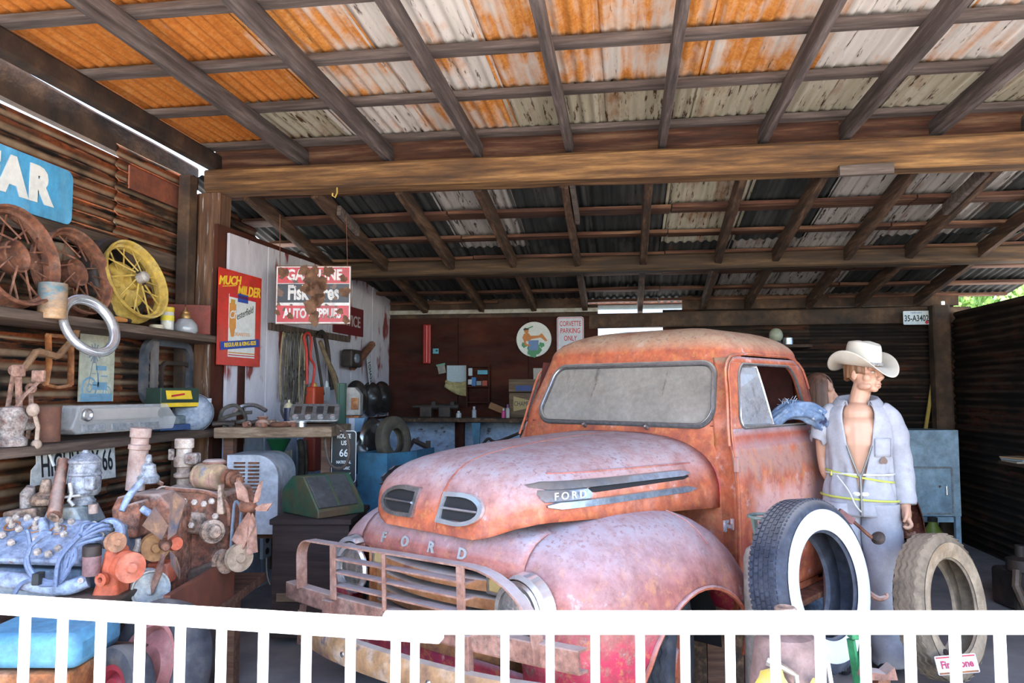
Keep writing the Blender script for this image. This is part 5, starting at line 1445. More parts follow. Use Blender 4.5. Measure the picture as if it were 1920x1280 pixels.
for pts in (((50, 993), (54, 1005), (56, 1030), (48, 1052), (58, 1078), (72, 1084)), ((98, 1000), (88, 1000), (66, 1015), (52, 1035), (55, 1062), (70, 1084)), ((104, 1100), (108, 1060), (120, 1035), (150, 1003)), ((62, 1085), (40, 1094), (28, 1112))):
    b = MB(); bent(b, [q(px, py, -.17) for px, py in pts], .009, 6); b.build('spark_lead', LEADC, e1)
MB().box((0, 0, 0), (.03, .05, .05), Matrix.Translation(q(72, 1084, -.16))).build('lead_clip', BLK, e1, 0, bevel=.004)
# oil filter canister
c = q(171, 1078, -.14)
MB().lathe([(0, 0), (.034, 0), (.036, .004), (.036, .085)], 20, Matrix.Translation(c)).build('filter_canister', M('purple_rust_can', [(.2, .09, .1), (.36, .2, .18)], 12, rough=.7, bump=.15), e1)
MB().lathe([(.038, .083), (.038, .125), (.03, .13), (0, .13)], 20, Matrix.Translation(c)).build('filter_cap', DARKIRON, e1, 40)
# intake, carburettor, filler pipes
body([(q(95, 982, .3).x, q(0, 982, .3).z), (q(112, 952, .3).x, q(0, 946, .3).z), (q(160, 948, .3).x, q(0, 946, .3).z), (q(178, 978, .3).x, q(0, 982, .3).z)], .2, .42, 'intake_manifold', M('verdigris_alloy', [(.25, .3, .34), (.38, .42, .42), (.4, .32, .2)], 8, rough=.7, bump=.2), e1)
body([(q(36, 975, .35).x, q(0, 975, .35).z), (q(36, 955, .35).x, q(0, 952, .35).z), (q(95, 945, .35).x, q(0, 945, .35).z), (q(100, 975, .35).x, q(0, 975, .35).z)], .22, .45, 'valley_cover', ETAN, e1)
cx = q(157, 945, .32)
MB().lathe([(0, 0), (.05, 0), (.055, .02), (.045, .03), (.045, .05)], 20, Matrix.Translation(cx)).build('carburettor_base', STEELG, e1, 40)
MB().lathe([(.06, .045), (.072, .06), (.075, .13), (.07, .14), (.076, .145), (.076, .155), (.072, .16), (.07, .2), (.075, .205), (.075, .215), (.05, .24), (.02, .25), (.012, .265), (0, .266)], 24, Matrix.Translation(cx)).build('carburettor_bowl', STEELG, e1, 35)
MB().box((cx.x + .06, cx.y - .05, cx.z + .11), (.05, .05, .07)).build('choke_housing', STEELG, e1, 0, bevel=.01)
b = MB(); b.tube([q(131, 905, .22), q(134, 925, .22), q(129, 938, .22), q(138, 948, .22)], .009, 6); b.tube([q(120, 932, .22), q(150, 928, .22)], .006, 6); b.build('throttle_linkage', M('bright_linkage', [(.5, .46, .42), (.62, .55, .5)], 20, rough=.5), e1)
MB().tube([q(102, 966, .1), q(108, 925, .2), q(114, 890, .3), q(119, 862, .34)], [.032, .03, .026, .026], 12).build('breather_pipe', EPINK, e1)
MB().lathe([(.026, .0), (.024, .004), (0, .003)], 14, axm(q(101, 970, .08), (-.1, -.8, -.5))).build('pipe_mouth', ETAN, e1)
cx = q(85, 945, .3)
MB().lathe([(.06, 0), (.07, .02), (.07, .03), (.05, .05), (.03, .06), (.024, .1), (.02, .12), (0, .125)], 18, Matrix.Translation(cx)).build('fuel_pump', ETAN, e1, 35)
MB().tube([q(52, 960, .32), q(52, 925, .32), q(58, 912, .32)], [.034, .034, .02], 12).build('oil_filler', CRUD, e1)
MB().tube([q(84, 998, .1), q(79, 975, .14)], .022, 10).build('water_outlet', BLUEP, e1)
MB().cyl(q(175, 962, .25), q(175, 945, .25), .022, 12).build('sender_cap', M('rusty_cap', [(.4, .22, .16), (.55, .42, .36)], 20, rough=.6), e1)
# orange water pump and pulleys
body([(q(172, 1120, -.1).x, q(0, 1122, -.1).z), (q(188, 1075, -.1).x, q(0, 1075, -.1).z), (q(200, 1030, -.1).x, q(0, 1028, -.1).z), (q(222, 1030, -.1).x, q(0, 1028, -.1).z), (q(226, 1060, -.1).x, q(0, 1060, -.1).z), (q(222, 1120, -.1).x, q(0, 1122, -.1).z)], -.12, .0, 'water_pump', ORAN, e1, .015)
MB().lathe([(.028, .0), (.028, .02), (.012, .022), (.01, .0)], 16, axm(q(194, 1085, -.13), (-.2, -1, 0)), closed=True).build('pump_lug', ORAN, e1, 40)
MB().cyl(q(212, 1066, -.12), q(236, 1066, -.16), .022, 12).build('pump_shaft', ORAN, e1)
ax1 = (.75, -.62, .0)
pulley('pump_pulley', A, 240, 1062, -.16, .064, ax1, ORAN, e1, w_=.05)
pulley('idler_pulley', A, 216, 1016, -.12, .042, ax1, M('orange_brown_pulley', [(.3, .12, .06), (.46, .22, .12)], 12, rough=.7), e1, w_=.03)

# middle engine with the fan facing out
A = At(305, 3.55, zs_); q = lambda px, py, dy=0: A(px, py, dy)
e2 = A.thing('engine', 'rusty engine with a four blade fan and a grey-white pulley, middle of the stand', 'engine')
body([(q(238, 1000, .2).x, q(0, 1000, .2).z), (q(222, 950, .2).x, q(0, 950, .2).z), (q(245, 925, .2).x, q(0, 925, .2).z), (q(300, 925, .2).x, q(0, 925, .2).z), (q(330, 960, .2).x, q(0, 960, .2).z), (q(330, 1130, .2).x, q(0, 1128, .2).z), (q(240, 1128, .2).x, q(0, 1128, .2).z)], .18, .42, 'block', EPINK, e2)
MB().tube([q(222, 975, .12), q(220, 955, .12), q(228, 938, .12), q(244, 934, .12)], .024, 10).build('belt_guard', EPINK, e2)
body([(q(225, 985, .1).x, q(0, 985, .1).z), (q(228, 950, .1).x, q(0, 950, .1).z), (q(262, 938, .1).x, q(0, 938, .1).z), (q(270, 955, .1).x, q(0, 955, .1).z), (q(262, 1005, .1).x, q(0, 1008, .1).z), (q(240, 1003, .1).x, q(0, 1005, .1).z)], .06, .2, 'generator_bracket', EPINK, e2)
MB().tube([q(228, 958, .05), q(240, 932, .08), q(258, 910, .12), q(268, 900, .14)], [.014, .018, .018, .012], 10).build('coolant_pipe', BLUEP, e2)
MB().tube([q(266, 953, .08), q(288, 968, .08)], .018, 10).build('coolant_pipe', BLUEP, e2)
MB().lathe([(0, 0), (.045, 0), (.045, .2), (.052, .205), (.052, .225), (.042, .23), (.042, .26), (.05, .265), (.05, .31), (0, .318)], 18, rotm(0, radians(4), 0, q(253, 918, .3))).build('filler_neck', M('pipe_rust_grey', [(.3, .16, .12), (.42, .3, .26), (.36, .34, .36)], 6, rough=.8, bump=.2), e2, 35)
MB().lathe([(.0, 0), (.05, 0), (.055, .03), (.04, .05), (.035, .09), (.018, .1), (.014, .14), (0, .145)], 16, Matrix.Translation(q(277, 905, .3))).build('fuel_pump', STEELG, e2, 35)
pulley('fan_pulley', A, 290, 1025, .02, .062, (.55, -.83, 0), M('dark_orange_pulley', [(.25, .1, .04), (.5, .24, .08)], 12, rough=.7), e2, w_=.05)
hub = q(311, 1024, -.06)
MB().lathe([(0, .03), (.014, .03), (.02, .02), (.022, -.04), (.03, -.06), (0, -.06)], 14, axm(hub, (.45, -.89, 0))).build('fan_hub', RUST, e2)
for name, root, pts in (('a', 0, ((303, 1012), (266, 985), (290, 950), (316, 985))), ('b', 0, ((314, 1012), (319, 940), (328, 922), (348, 938), (330, 1000))), ('c', 0, ((318, 1032), (330, 1046), (337, 1068), (336, 1086), (320, 1058))), ('d', 0, ((309, 1034), (302, 1040), (285, 1085), (277, 1120), (288, 1110), (304, 1072)))):
    b = MB(); n = len(pts)
    P0 = [q(px, py, -.07 + (.02 if k % 2 else -.02)) for k, (px, py) in enumerate(pts)]
    b.add(P0 + [p_ + V((.002, .005, 0)) for p_ in P0], [tuple(range(n)), tuple(range(n, 2*n))[::-1]] + [(i, n + i, n + (i+1) % n, (i+1) % n) for i in range(n)])
    b.build('fan_blade', FANB if name != 'd' else RUSTPINK, e2, 60)
MB().lathe([(0, .03), (.02, .03), (.03, .02), (.07, .018), (.078, .03), (.084, .03), (.084, -.0), (.07, -.02), (.084, -.04), (.084, -.07), (.05, -.07), (0, -.07)], 30, axm(q(280, 1103, -.05), (.62, -.78, .05))).build('crank_pulley', M('grey_white_pulley', [(.34, .36, .4), (.52, .5, .46), (.58, .5, .4)], 12, rough=.6, bump=.1), e2, 30)
MB().lathe([(0, .02), (.03, .02), (.035, .0), (.03, -.04)], 16, axm(q(328, 1018, .05), (.7, -.7, 0))).build('orange_boss', ORAN, e2)
MB().box((0, 0, 0), (.1, .1, .1), Matrix.Translation(q(303, 1072, .1))).build('mount', ORAN, e2, 0, bevel=.01)
MB().tube([q(259, 1010, -.0), q(259, 1022, -.0), q(256, 1032, 0)], [.012, .014, .018], 8).build('spark_terminal', BOLTC, e2)

# right hand engine: generator on top, pink fan at its right end
A = At(385, 3.95, zs_); q = lambda px, py, dy=0: A(px, py, dy)
e3 = A.thing('engine', 'rusty engine with a cylindrical generator on top and a dusty pink fan, rightmost', 'engine')
body([(q(322, 1075).x, q(0, 1075).z), (q(310, 985).x, q(0, 985).z), (q(300, 930).x, q(0, 935).z), (q(350, 918).x, q(0, 918).z), (q(420, 925).x, q(0, 925).z), (q(432, 960).x, q(0, 960).z), (q(425, 1040).x, q(0, 1040).z), (q(400, 1080).x, q(0, 1080).z)], -.02, .42, 'block', EPINK, e3, .02)
hv = [q(330, 1000, -.05), q(388, 1005, -.05), q(392, 932, .05), (q(384, 928, .05)), q(340, 928, .05)]
hv2 = [a_ + V((0, -.02, .02)) for a_ in hv]; n = 5
MB().add(hv + hv2, [tuple(range(n))[::-1], tuple(range(n, 2*n))] + [(i, (i+1) % n, n + (i+1) % n, n + i) for i in range(n)]).build('cylinder_head', ETAN, e3, 20, bevel=.01)
b = MB()
for px, py in ((346, 940), (366, 942), (384, 945), (342, 965), (360, 985), (382, 988), (340, 990), (398, 940), (405, 968)):
    b.lathe([(.016, 0), (.016, .014), (0, .02)], 6, axm(q(px, py, -.075), (0, -.9, .3)))
o_ = b.build('head_bolts', BOLTC, e3, 20); o_['kind'] = 'stuff'
body([(q(325, 1078).x, q(0, 1078).z), (q(405, 1050).x, q(0, 1048).z), (q(430, 1062).x, q(0, 1062).z), (q(402, 1084).x, q(0, 1084).z), (q(380, 1122).x, q(0, 1124).z), (q(330, 1122).x, q(0, 1124).z)], -.06, .35, 'sump', GREASE, e3, .015)
b = MB(); bent(b, [q(300, 1095, -.2), q(318, 1112, -.2), q(345, 1108, -.2), q(380, 1090, -.16), q(402, 1084, -.12)], .026, 10); b.build('exhaust_pipe', M('rosy_exhaust', [(.3, .17, .14), (.45, .3, .25)], 10, rough=.8, bump=.2), e3)
g0, g1 = q(371, 892, .12), q(425, 895, .04); gx = (g1 - g0).normalized()
MB().lathe([(0, -.075), (.05, -.075), (.066, -.065), (.07, -.05), (.068, -.045), (.07, -.04), (.07, .06), (.068, .065), (.07, .07), (.066, .085), (.04, .09), (0, .09)], 26, axm(g0 + gx*.075, gx)).build('generator', M('purple_rust_generator', [(.26, .14, .12), (.4, .22, .16), (.44, .3, .16), (.22, .2, .24)], 10, rough=.75, bump=.2), e3, 35)
for k, (px, r_) in enumerate(((430, .05), (438, .044), (444, .03), (450, .018))):
    MB().lathe([(0, .012), (r_, .01), (r_, -.012), (0, -.012)], 20, axm(q(px, 897 + k, .04 - .02*k), gx)).build('generator_pulley', RUST, e3, 30)
MB().lathe([(0, .02), (.045, .02), (.06, .01), (.062, 0), (0, 0)], 20, Matrix.Translation(q(402, 868, .12))).build('generator_cap', RUSTPINK, e3, 30)
body([(q(414, 960, -.02).x, q(0, 960).z), (q(416, 905, -.02).x, q(0, 905).z), (q(424, 905).x, q(0, 905).z), (q(430, 960).x, q(0, 960).z)], -.08, -.02, 'generator_bracket', ETAN, e3, .006)
for z_, r_, h_ in ((0, .06, .05), ):
    cz = q(343, 928, .2)
    MB().lathe([(0, 0), (.06, 0), (.06, .05), (.035, .06), (.035, .09), (.05, .1), (.05, .115), (.034, .125), (.036, .15), (.05, .155), (.052, .2), (.04, .21), (.04, .25), (.05, .255), (.05, .3), (.045, .305), (0, .3)], 16, Matrix.Translation(cz)).build('carburettor', M('pale_carburettor_casting', [(.4, .27, .2), (.55, .42, .34), (.62, .54, .47)], 16, rough=.8, bump=.3), e3, 30)
    MB().box((cz.x + .06, cz.y - .03, cz.z + .2), (.07, .07, .06)).build('float_bowl', CRUD, e3, 0, bevel=.012)
    MB().box((cz.x - .06, cz.y - .02, cz.z + .22), (.03, .02, .06)).build('choke_lever', CRUD, e3, 0, bevel=.006)
for pts in (((310, 915), (340, 918), (385, 922), (415, 935), (428, 955), (430, 985)), ((305, 908), (290, 900), (278, 898))):
    b = MB(); bent(b, [q(px, py, -.04) for px, py in pts], .011, 8); b.build('fuel_line', EPINK, e3)
b = MB(); bent(b, [q(318, 945, -.06), q(292, 938, -.05), q(290, 922, -.05), q(304, 912, -.04), q(322, 915, -.04)], .005, 6); b.build('wire_loop', M('pale_wire', [(.5, .36, .3), (.6, .46, .4)], 20, rough=.6), e3)
MB().lathe([(0, .04), (.03, .04), (.04, .02), (.058, .018), (.06, .008), (.05, 0), (.06, -.008), (.06, -.02), (0, -.02)], 24, axm(q(398, 996, -.1), (.65, -.75, .1))).build('water_pump_pulley', ETAN, e3, 30)
pulley('lower_pulley', A, 420, 1052, -.1, .058, (.85, -.5, 0), ETAN, e3, w_=.04)
pulley('lower_pulley', A, 448, 1045, -.12, .068, (.7, -.7, 0), M('tan_pulley', [(.3, .2, .13), (.45, .32, .22)], 12, rough=.7), e3, w_=.03)
MB().cyl(q(405, 1056, -.05), q(446, 1046, -.12), .018, 10).build('crank_snout', CRUD, e3)
b = MB(); bent(b, [q(432, 1040, -.1), q(436, 980, -.08), q(441, 940, -.05), q(452, 960, -.06), q(444, 1030, -.1)], .008, 6); b.build('fan_belt', M('blue_grey_belt', [(.12, .14, .18), (.2, .22, .26)], 10, rough=.8), e3)
hub = q(470, 950, -.14)
MB().lathe([(0, .03), (.016, .03), (.022, .02), (.03, 0), (.03, -.05), (0, -.05)], 14, axm(hub, (.9, -.43, 0))).build('fan_hub', RUST, e3)
BLD = M('pink_rust_blade', [(.26, .1, .065), (.38, .18, .12), (.46, .26, .2)], 9, grime=.4, rough=.8, bump=.15)
for pts in (((466, 943), (445, 935), (440, 905), (448, 900), (462, 920)), ((474, 944), (478, 925), (486, 905), (492, 900), (484, 940)), ((476, 952), (492, 944), (510, 943), (500, 958), (482, 958)), ((466, 958), (444, 990), (434, 1012), (455, 1030), (476, 985)), ((472, 962), (478, 975), (482, 1035), (462, 1040), (464, 990))):
    b = MB(); n = len(pts)
    P0 = [q(px, py, -.14 + (.015 if k % 2 else -.015)) for k, (px, py) in enumerate(pts)]
    b.add(P0 + [p_ + V((.003, .005, 0)) for p_ in P0], [tuple(range(n)), tuple(range(n, 2*n))[::-1]] + [(i, n + i, n + (i+1) % n, (i+1) % n) for i in range(n)])
    b.build('fan_blade', BLD, e3, 60)

# louvred metal case behind the fan
A = At(480, 5.4)
X0, X1 = A(428, 900).x, A(524, 900).x
lc = A.thing('louvred_case', 'white metal machine case with louvre slots and rust, behind the pink fan', 'case')
zt = A(470, 852).z; zb2_ = A(470, 1000).z
WHITEM = M('rust_streaked_white_enamel', [(.5, .5, .54), (.58, .58, .62), (.62, .6, .6)], 4, rough=.5, bump=.05, fleck=(.36, .14, .05), fscale=7, famt=(.62, .68))
cap = MB()
def capf(s, t):
    a_ = pi*(.0 + .5*s); return (X1 - .16 + .16*sin(a_), -.02 + .42*t, zt - .16 + .16*cos(a_))
b = MB(); b.grid(capf, 8, 2); b.grid(lambda s, t: (X1, -.02 + .42*t, zt - .16 - (zt - .16 - zb2_)*s), 2, 2); b.grid(lambda s, t: (X0 + (X1 - .16 - X0)*s, -.02 + .42*t, zt), 2, 2)
b.add([(X0, .4, zb2_), (X0, .4, zt), (X1 - .16, .4, zt), (X1, .4, zt - .16), (X1, .4, zb2_)], [(0, 1, 2, 3, 4)])
b.build('hood_shell', WHITEM, lc, 40)
MB().prism([(X0, zb2_), (X0, zt)] + [(X1 - .16 + .16*sin(a_), zt - .16 + .16*cos(a_)) for a_ in [pi/2*k/8 for k in range(9)]] + [(X1, zb2_)], 0, .02, Matrix(((1, 0, 0, 0), (0, 0, 1, -.03), (0, 1, 0, 0), (0, 0, 0, 1)))).build('front_plate', WHITEM, lc, 20)
for col, n_ in ((.09, 6), (.19, 9)):
    for k in range(n_):
        z = zt - .055 - k*.026
        MB().box((X0 + col, -.036, z), (.075, .02, .012), Matrix.Rotation(0, 4, 'X')).build('louvre', RUST, lc, 0)
for y_ in (.06, .34): MB().bar((X1 - .03, y_, zb2_ - .02), (X0 - .26, y_ + .02, zb2_ - .02), .05, .04).build('wall_bracket', W_STAND, lc, 0)
for y_ in (.06, .34): MB().bar((X0 - .25, y_ + .02, zb2_ - .3), (X0 + .1, y_, zb2_ - .04), .04, .03).build('brace', W_STAND, lc, 0)

# under the stand: blue tank, wheels
A = At(60, 2.9)
bt = A.thing('fuel_tank', 'sky blue painted tank behind the left gate pickets', 'tank')
p0, p1 = A(-60, 1255), A(152, 1188)
SKYB = M('chipped_sky_blue', [(.07, .22, .36), (.1, .29, .44), (.15, .34, .48)], 5, rough=.5, bump=.04, fleck=(.3, .14, .1), fscale=8, famt=(.68, .72))
MB().box(((p0.x + p1.x)/2, .15, (p0.z + p1.z)/2), (p1.x - p0.x, .34, p1.z - p0.z)).build('tank_body', SKYB, bt, 30, bevel=.035)
MB().lathe([(.02, 0), (.02, .02), (.012, .03), (0, .03)], 10, Matrix.Translation(A(50, 1188, .12))).build('filler_plug', RUST, bt)
MB().box(((p0.x + p1.x)/2, .12, p0.z/2 - .005), (p1.x - p0.x - .05, .3, p0.z + .0)).build('rusty_cradle', RUSTORANGE, bt, 0, bevel=.01)
A = At(85, 3.05, 0)
o = A.thing('oil_pan', 'dirty rust-brown oil pan above the blue tank', 'pan')
body([(A(20, 1160).x, A(0, 1152).z), (A(165, 1160).x, A(0, 1152).z), (A(150, 1180).x, A(0, 1182).z), (A(40, 1180).x, A(0, 1182).z)], .12, .42, 'pan_body', GREASE, o)
def lone_tire(label, px, py, d, R, r, wd, ax, rimmat, mat=None, name='tire'):
    A = At(px, d); c = A(px, py)
    t = thing(name, label, 'tire', m=Matrix.Translation(A.o) @ Matrix.Rotation(YAW, 4, 'Z') @ axm(c, ax))
    MB().lathe(tire_prof(R, r, wd), 44, closed=True).build('tire_casing', mat or TIREM, t, 35)
    if rimmat: MB().lathe([(r + .01, wd*.36), (r - .02, wd*.33), (r - .03, wd*.1), (r*.6, wd*.16), (r*.5, wd*.3), (r*.25, wd*.28), (0, wd*.25)], 32).build('rim', rimmat, t, 40)
    return t
ROSY = M('rosy_wheel_paint', [(.34, .12, .11), (.46, .18, .16), (.5, .26, .22)], 6, rough=.6, bump=.08)
lone_tire('black tire on a rosy red wheel lying against the stand behind the left gate', 290, 1262, 3.2, .29, .2, .15, (-.55, -.75, .35), ROSY)
lone_tire('smaller dark tire leaning in front of the rosy red wheel', 222, 1296, 3.02, .17, .1, .11, (-.5, -.8, .2), P('wine_red_rim', (.2, .02, .03), .5))
# ------------------------------------------------------------ signs and clutter on the rear left wall
def sign_on(label, corners, off, parent_mat, name='sign', thick=.006):
    """flat sign on the rear left wall from its left-top and right-bottom image points"""
    a_, b_ = onB(*corners[0], off), onB(*corners[1], off)
    c = (a_ + b_)/2; wd = abs((b_ - a_).dot(BE)); hh_ = abs(a_.z - b_.z)
    t = thing(name, label, 'sign', m=frB(c))
    MB().box((0, 0, -thick/2), (wd, hh_, thick)).build('panel', parent_mat, t, 0)
    return t, wd, hh_
SIGNRED = M('red_sign_enamel', [(.5, .02, .012), (.6, .035, .02)], 4, rough=.35, bump=.01)
PACKW = P('off_white_pack', (.66, .66, .64), .5)
GOLD = P('gold_print', (.55, .3, .05), .5)
t, W_, H_ = sign_on('red cigarette sign with a tilted white pack, right of the big post', ((411, 500), (487, 688)), .03, SIGNRED)
def T(txt, size, mat, x, y, sx=1, rot=0, z=.001, shear=0, ext=.001, bold=0, align='CENTER', par=None):
    return text(txt, size, mat, par or t, Matrix.Translation((x, y, z)) @ Matrix.Rotation(rot, 4, 'Z'), ext, sx, align, shear, 1, bold)
T('MUCH', H_*.125, L_YEL, -W_*.26, H_*.385, .62*W_/.33, .12, shear=.25, bold=.003); T('MILDER', H_*.15, L_YEL, W_*.19, H_*.31, .5*W_/.33, .06, shear=.25, bold=.003)
MB().bar((-W_*.42, H_*.31, .002), (-W_*.12, H_*.35, .002), .006, .002).build('underline', L_YEL, t, 0)
pk = MB().box((W_*.04, -H_*.08, .002), (W_*.62, H_*.66, .003)).build('cigarette_pack', PACKW, t, 0)
for x_, y_, w_, h_, mt in ((.04, .235, .62, .035, L_RED), (.04, .225, .24, .09, L_BLUE), (-.19, .02, .15, .26, L_TAN), (-.19, .17, .1, .05, GOLD), (.04, -.365, .62, .012, L_TAN), (.04, -.39, .62, .01, L_RED)):
    MB().box((W_*x_, H_*y_, .0045), (W_*w_, H_*h_, .002)).build('pack_print', mt, pk, 0)
MB().prism([(-W_*.25, -H_*.11), (-W_*.13, -H_*.11), (-W_*.16, -H_*.2), (-W_*.22, -H_*.2)], .0035, .0055, None).build('pack_print', L_TAN, pk, 0)
T('Ch', H_*.12, PACKW, -W_*.19, H_*.03, .55*W_/.33, .1, .0058, .3, bold=.001); T('esterfield', H_*.105, L_BLACK, W_*.09, H_*.07, .48*W_/.33, .33, .004, .35)
T('CIGARETTES', H_*.05, L_TAN, W_*.03, -H_*.165, .62*W_/.33, .03, .004)
MB().box((0, 0, .006), (W_*.9, H_*.085, .003), Matrix.Translation((0, -H_*.27, 0)) @ Matrix.Rotation(.1, 4, 'Z')).build('blue_banner', L_BLUE, t, 0)
T('REGULAR & KING-SIZE', H_*.06, L_YEL, 0, -H_*.268, .56*W_/.33, .1, .0085, bold=.001)

# hanging enamel sign with three bands
A = At(588, 6.15)
a_, b_ = A(518, 498), A(657, 608)
W_, H_ = b_.x - a_.x, a_.z - b_.z; c = (a_ + b_)/2
t = thing('enamel_sign', 'rust eaten red and black enamel sign hanging from the roof', 'sign', m=A.m() @ frame(c, (1, 0, 0), (-.02, 0, 1)))
RUSTS = M('chipped_enamel_rust', [(.06, .03, .02), (.16, .07, .035), (.26, .13, .07)], 12, rough=.8, bump=.3)
CHIPRED = M('chipped_red_enamel', [(.5, .03, .04), (.56, .05, .06)], 3, rough=.35, bump=.02, fleck=(.1, .05, .035), fscale=9, famt=(.6, .62))
CHIPBLK = M('chipped_black_enamel', [(.02, .02, .03), (.035, .035, .045)], 3, rough=.35, bump=.02, fleck=(.16, .08, .05), fscale=9, famt=(.6, .62))
CHIPW = M('chipped_white_enamel', [(.66, .62, .6), (.74, .7, .68)], 3, rough=.4, bump=.02, fleck=(.16, .08, .04), fscale=12, famt=(.6, .63))
MB().box((0, 0, -.004), (W_, H_, .006)).build('panel', RUSTS, t, 0)
MB().box((0, 0, .0), (W_*.985, H_*.97, .002)).build('white_edge', CHIPW, t, 0)
for y_, h_, mt in ((.335, .27, CHIPRED), (.03, .32, CHIPBLK), (-.32, .28, CHIPRED)):
    MB().box((0, H_*y_, .0015), (W_*.955, H_*h_, .002)).build('colour_band', mt, t, 0)
T('GASOLINE.', H_*.25, CHIPW, W_*.03, H_*.335, .78*W_/.6, 0, .003, bold=.004); T('Fisk Tires', H_*.34, CHIPW, 0, H_*.03, .64*W_/.6, 0, .003, bold=.006); T('AUTO SUPPLIES', H_*.22, CHIPW, -W_*.01, -H_*.32, .62*W_/.6, 0, .003, bold=.004)
def blob(cx, cy, r, n=22, amp=.35, seed=1):
    q = random.Random(seed); out = []
    ph = [q.uniform(0, 6) for _ in range(5)]
    for i in range(n):
        a__ = 2*pi*i/n; rr = r*(1 + amp*(.4*sin(2*a__ + ph[0]) + .35*sin(3*a__ + ph[1]) + .3*sin(5*a__ + ph[2]) + .25*sin(9*a__ + ph[3])))
        out.append((cx + rr*cos(a__), cy + rr*sin(a__)*1.15))
    return out
for k, (x_, y_, r_) in enumerate(((-.02, .3, .085), (.04, .08, .09), (-.02, -.18, .075), (-.12, .42, .05), (.2, .4, .05), (.12, .2, .06), (.02, -.4, .06), (-.4, .38, .05), (.42, .05, .05), (.4, .28, .035), (.44, -.42, .035), (-.3, -.36, .03), (-.47, -.3, .025), (.36, -.28, .03), (-.1, .12, .05), (.08, -.08, .06))):
    MB().prism(blob(W_*x_, H_*y_, r_*W_*1.3, seed=k), .002, .0068).build('rust_patch', RUSTS, t, 0)
wires = MB()
for sx in (-1, 1): MB().tube([(sx*W_*.45, H_*.48, 0), (sx*W_*.44, H_*.48 + .42, .05)], .003, 5).build('hanging_wire', RUST, t)

t, W_, H_ = sign_on('dark red sign with pale letters SERVICE behind the hanging sign', ((626, 566), (681, 632)), .015, P('oxblood_enamel', (.14, .015, .02), .5))
T('SERVICE', H_*.55, P('grey_letter', (.42, .36, .36), .6), 0, -H_*.02, .8*W_/(H_*.55*3.7), bold=.002)

# belts on pegs
BELT = M('old_belt_rubber', [(.03, .028, .024), (.07, .062, .05), (.13, .11, .085)], 14, rough=.8)
TANB = M('tan_webbing', [(.2, .15, .08), (.34, .26, .15)], 14, rough=.85)
pegb = MB().box((0, 0, .015), (1.6, .06, .03)).build('peg_rail', W_PLANKY, smooth=0, m=frB(onB(585, 625, .0))); tag(pegb, 'dark wooden peg rail on the white boards, hung with belts and cables', 'rail')
bl = ['grey', 'black', 'worn', 'thin']
for k, (px, bot, wd, mt, r_) in enumerate(((531, 752, 9, TANB, .012), (537, 748, 8, BELT, .011), (545, 762, 13, BELT, .014), (552, 758, 11, BELT, .014), (559, 752, 10, BELT, .014), (566, 764, 9, TANB, .011), (573, 740, 8, BELT, .012))):
    top = onB(px, 622 + k % 3, .045 + .012*(k % 3)); b2 = onB(px, bot, .045 + .012*(k % 3)); h2 = (top.z - b2.z)/2; w2 = .055 + .004*wd
    loop = [(w2*.55*cos(a__)*(1 - .25*sin(a__)), h2*sin(a__), 0) for a__ in [2*pi*i/22 for i in range(22)]]
    o = MB().tube(loop, r_, 6, closed=True, flat=.6).build('drive_belt', mt, m=frB((top + b2)/2))
    tag(o, ['leftmost tan drive belt on the peg rail', 'second belt from the left on the peg rail, black', 'third belt from the left on the peg rail, thick and long', 'fourth and middle belt of the seven on the peg rail', 'third belt from the right on the peg rail', 'tan belt hanging lowest on the peg rail, second from the right', 'short black belt nearest the red cable on the peg rail'][k], 'belt', 'drive belts on the peg rail')
REDC = P('red_cable', (.5, .04, .03), .5)
def hung(name, label, cat, pts, r, mat, off=.07, flat=1, n=7):
    P_ = [onB(px, py, off) for px, py in pts]; b = MB()
    bent(b, [p_ - P_[0] for p_ in P_], r, n)
    return tag(b.build(name, mat, m=Matrix.Translation(P_[0])), label, cat)
hung('jumper_cable', 'red looped cable hanging on the peg rail beside the belts', 'cable', ((576, 720), (575, 660), (570, 632), (578, 624), (584, 640), (582, 670), (590, 690), (583, 735)), .012, REDC, .09)
hung('wooden_pole', 'long tan wooden handle hanging at a slant right of the red cable', 'handle', ((600, 640), (612, 672), (628, 710), (636, 760)), [.02, .024, .03, .022], M('tan_pole', [(.12, .08, .045), (.26, .18, .1)], 8, rough=.7), .12)
hung('iron_rod', 'dark iron rod hanging between the red cable and the tan handle', 'rod', ((589, 632), (597, 680), (606, 740)), .014, DARKIRON, .09)
hung('chain_hoist', 'dark clump of chain hanging under the hanging sign', 'chain', ((598, 628), (604, 622), (612, 640), (618, 690), (622, 730)), .022, DARKIRON, .07)
hung('grease_hose', 'dark hose looped low on the wall behind the workbench', 'hose', ((533, 740), (528, 770), (540, 790), (556, 780)), .012, BELT, .1)
p_ = onB(590, 745, .08)
t = thing('fuel_can', 'orange-red can hanging on the wall under the red cable', 'can', m=frB(p_))
MB().box((0, 0, 0), (.2, .2, .1)).build('body', P('orange_red_tin', (.5, .06, .02), .5), t, 0, bevel=.02); MB().lathe([(.03, 0), (.03, .03), (.012, .04), (0, .04)], 12, rotm(radians(-90), 0, 0, (-.03, .1, 0))).build('cap', GOLD, t)
p_ = onB(612, 738, .1)
t = thing('white_tag', 'small white bottle and tags hanging left of the green post', 'tag', m=frB(p_))
MB().box((0, 0, 0), (.09, .13, .03)).build('card', P('dull_white_card', (.42, .42, .44), .7), t, 0); MB().lathe([(.02, .06), (.02, .1), (.008, .12), (0, .12)], 10, rotm(radians(-90), 0, 0)).build('neck', P('dull_white_plastic', (.5, .5, .5), .5), t)

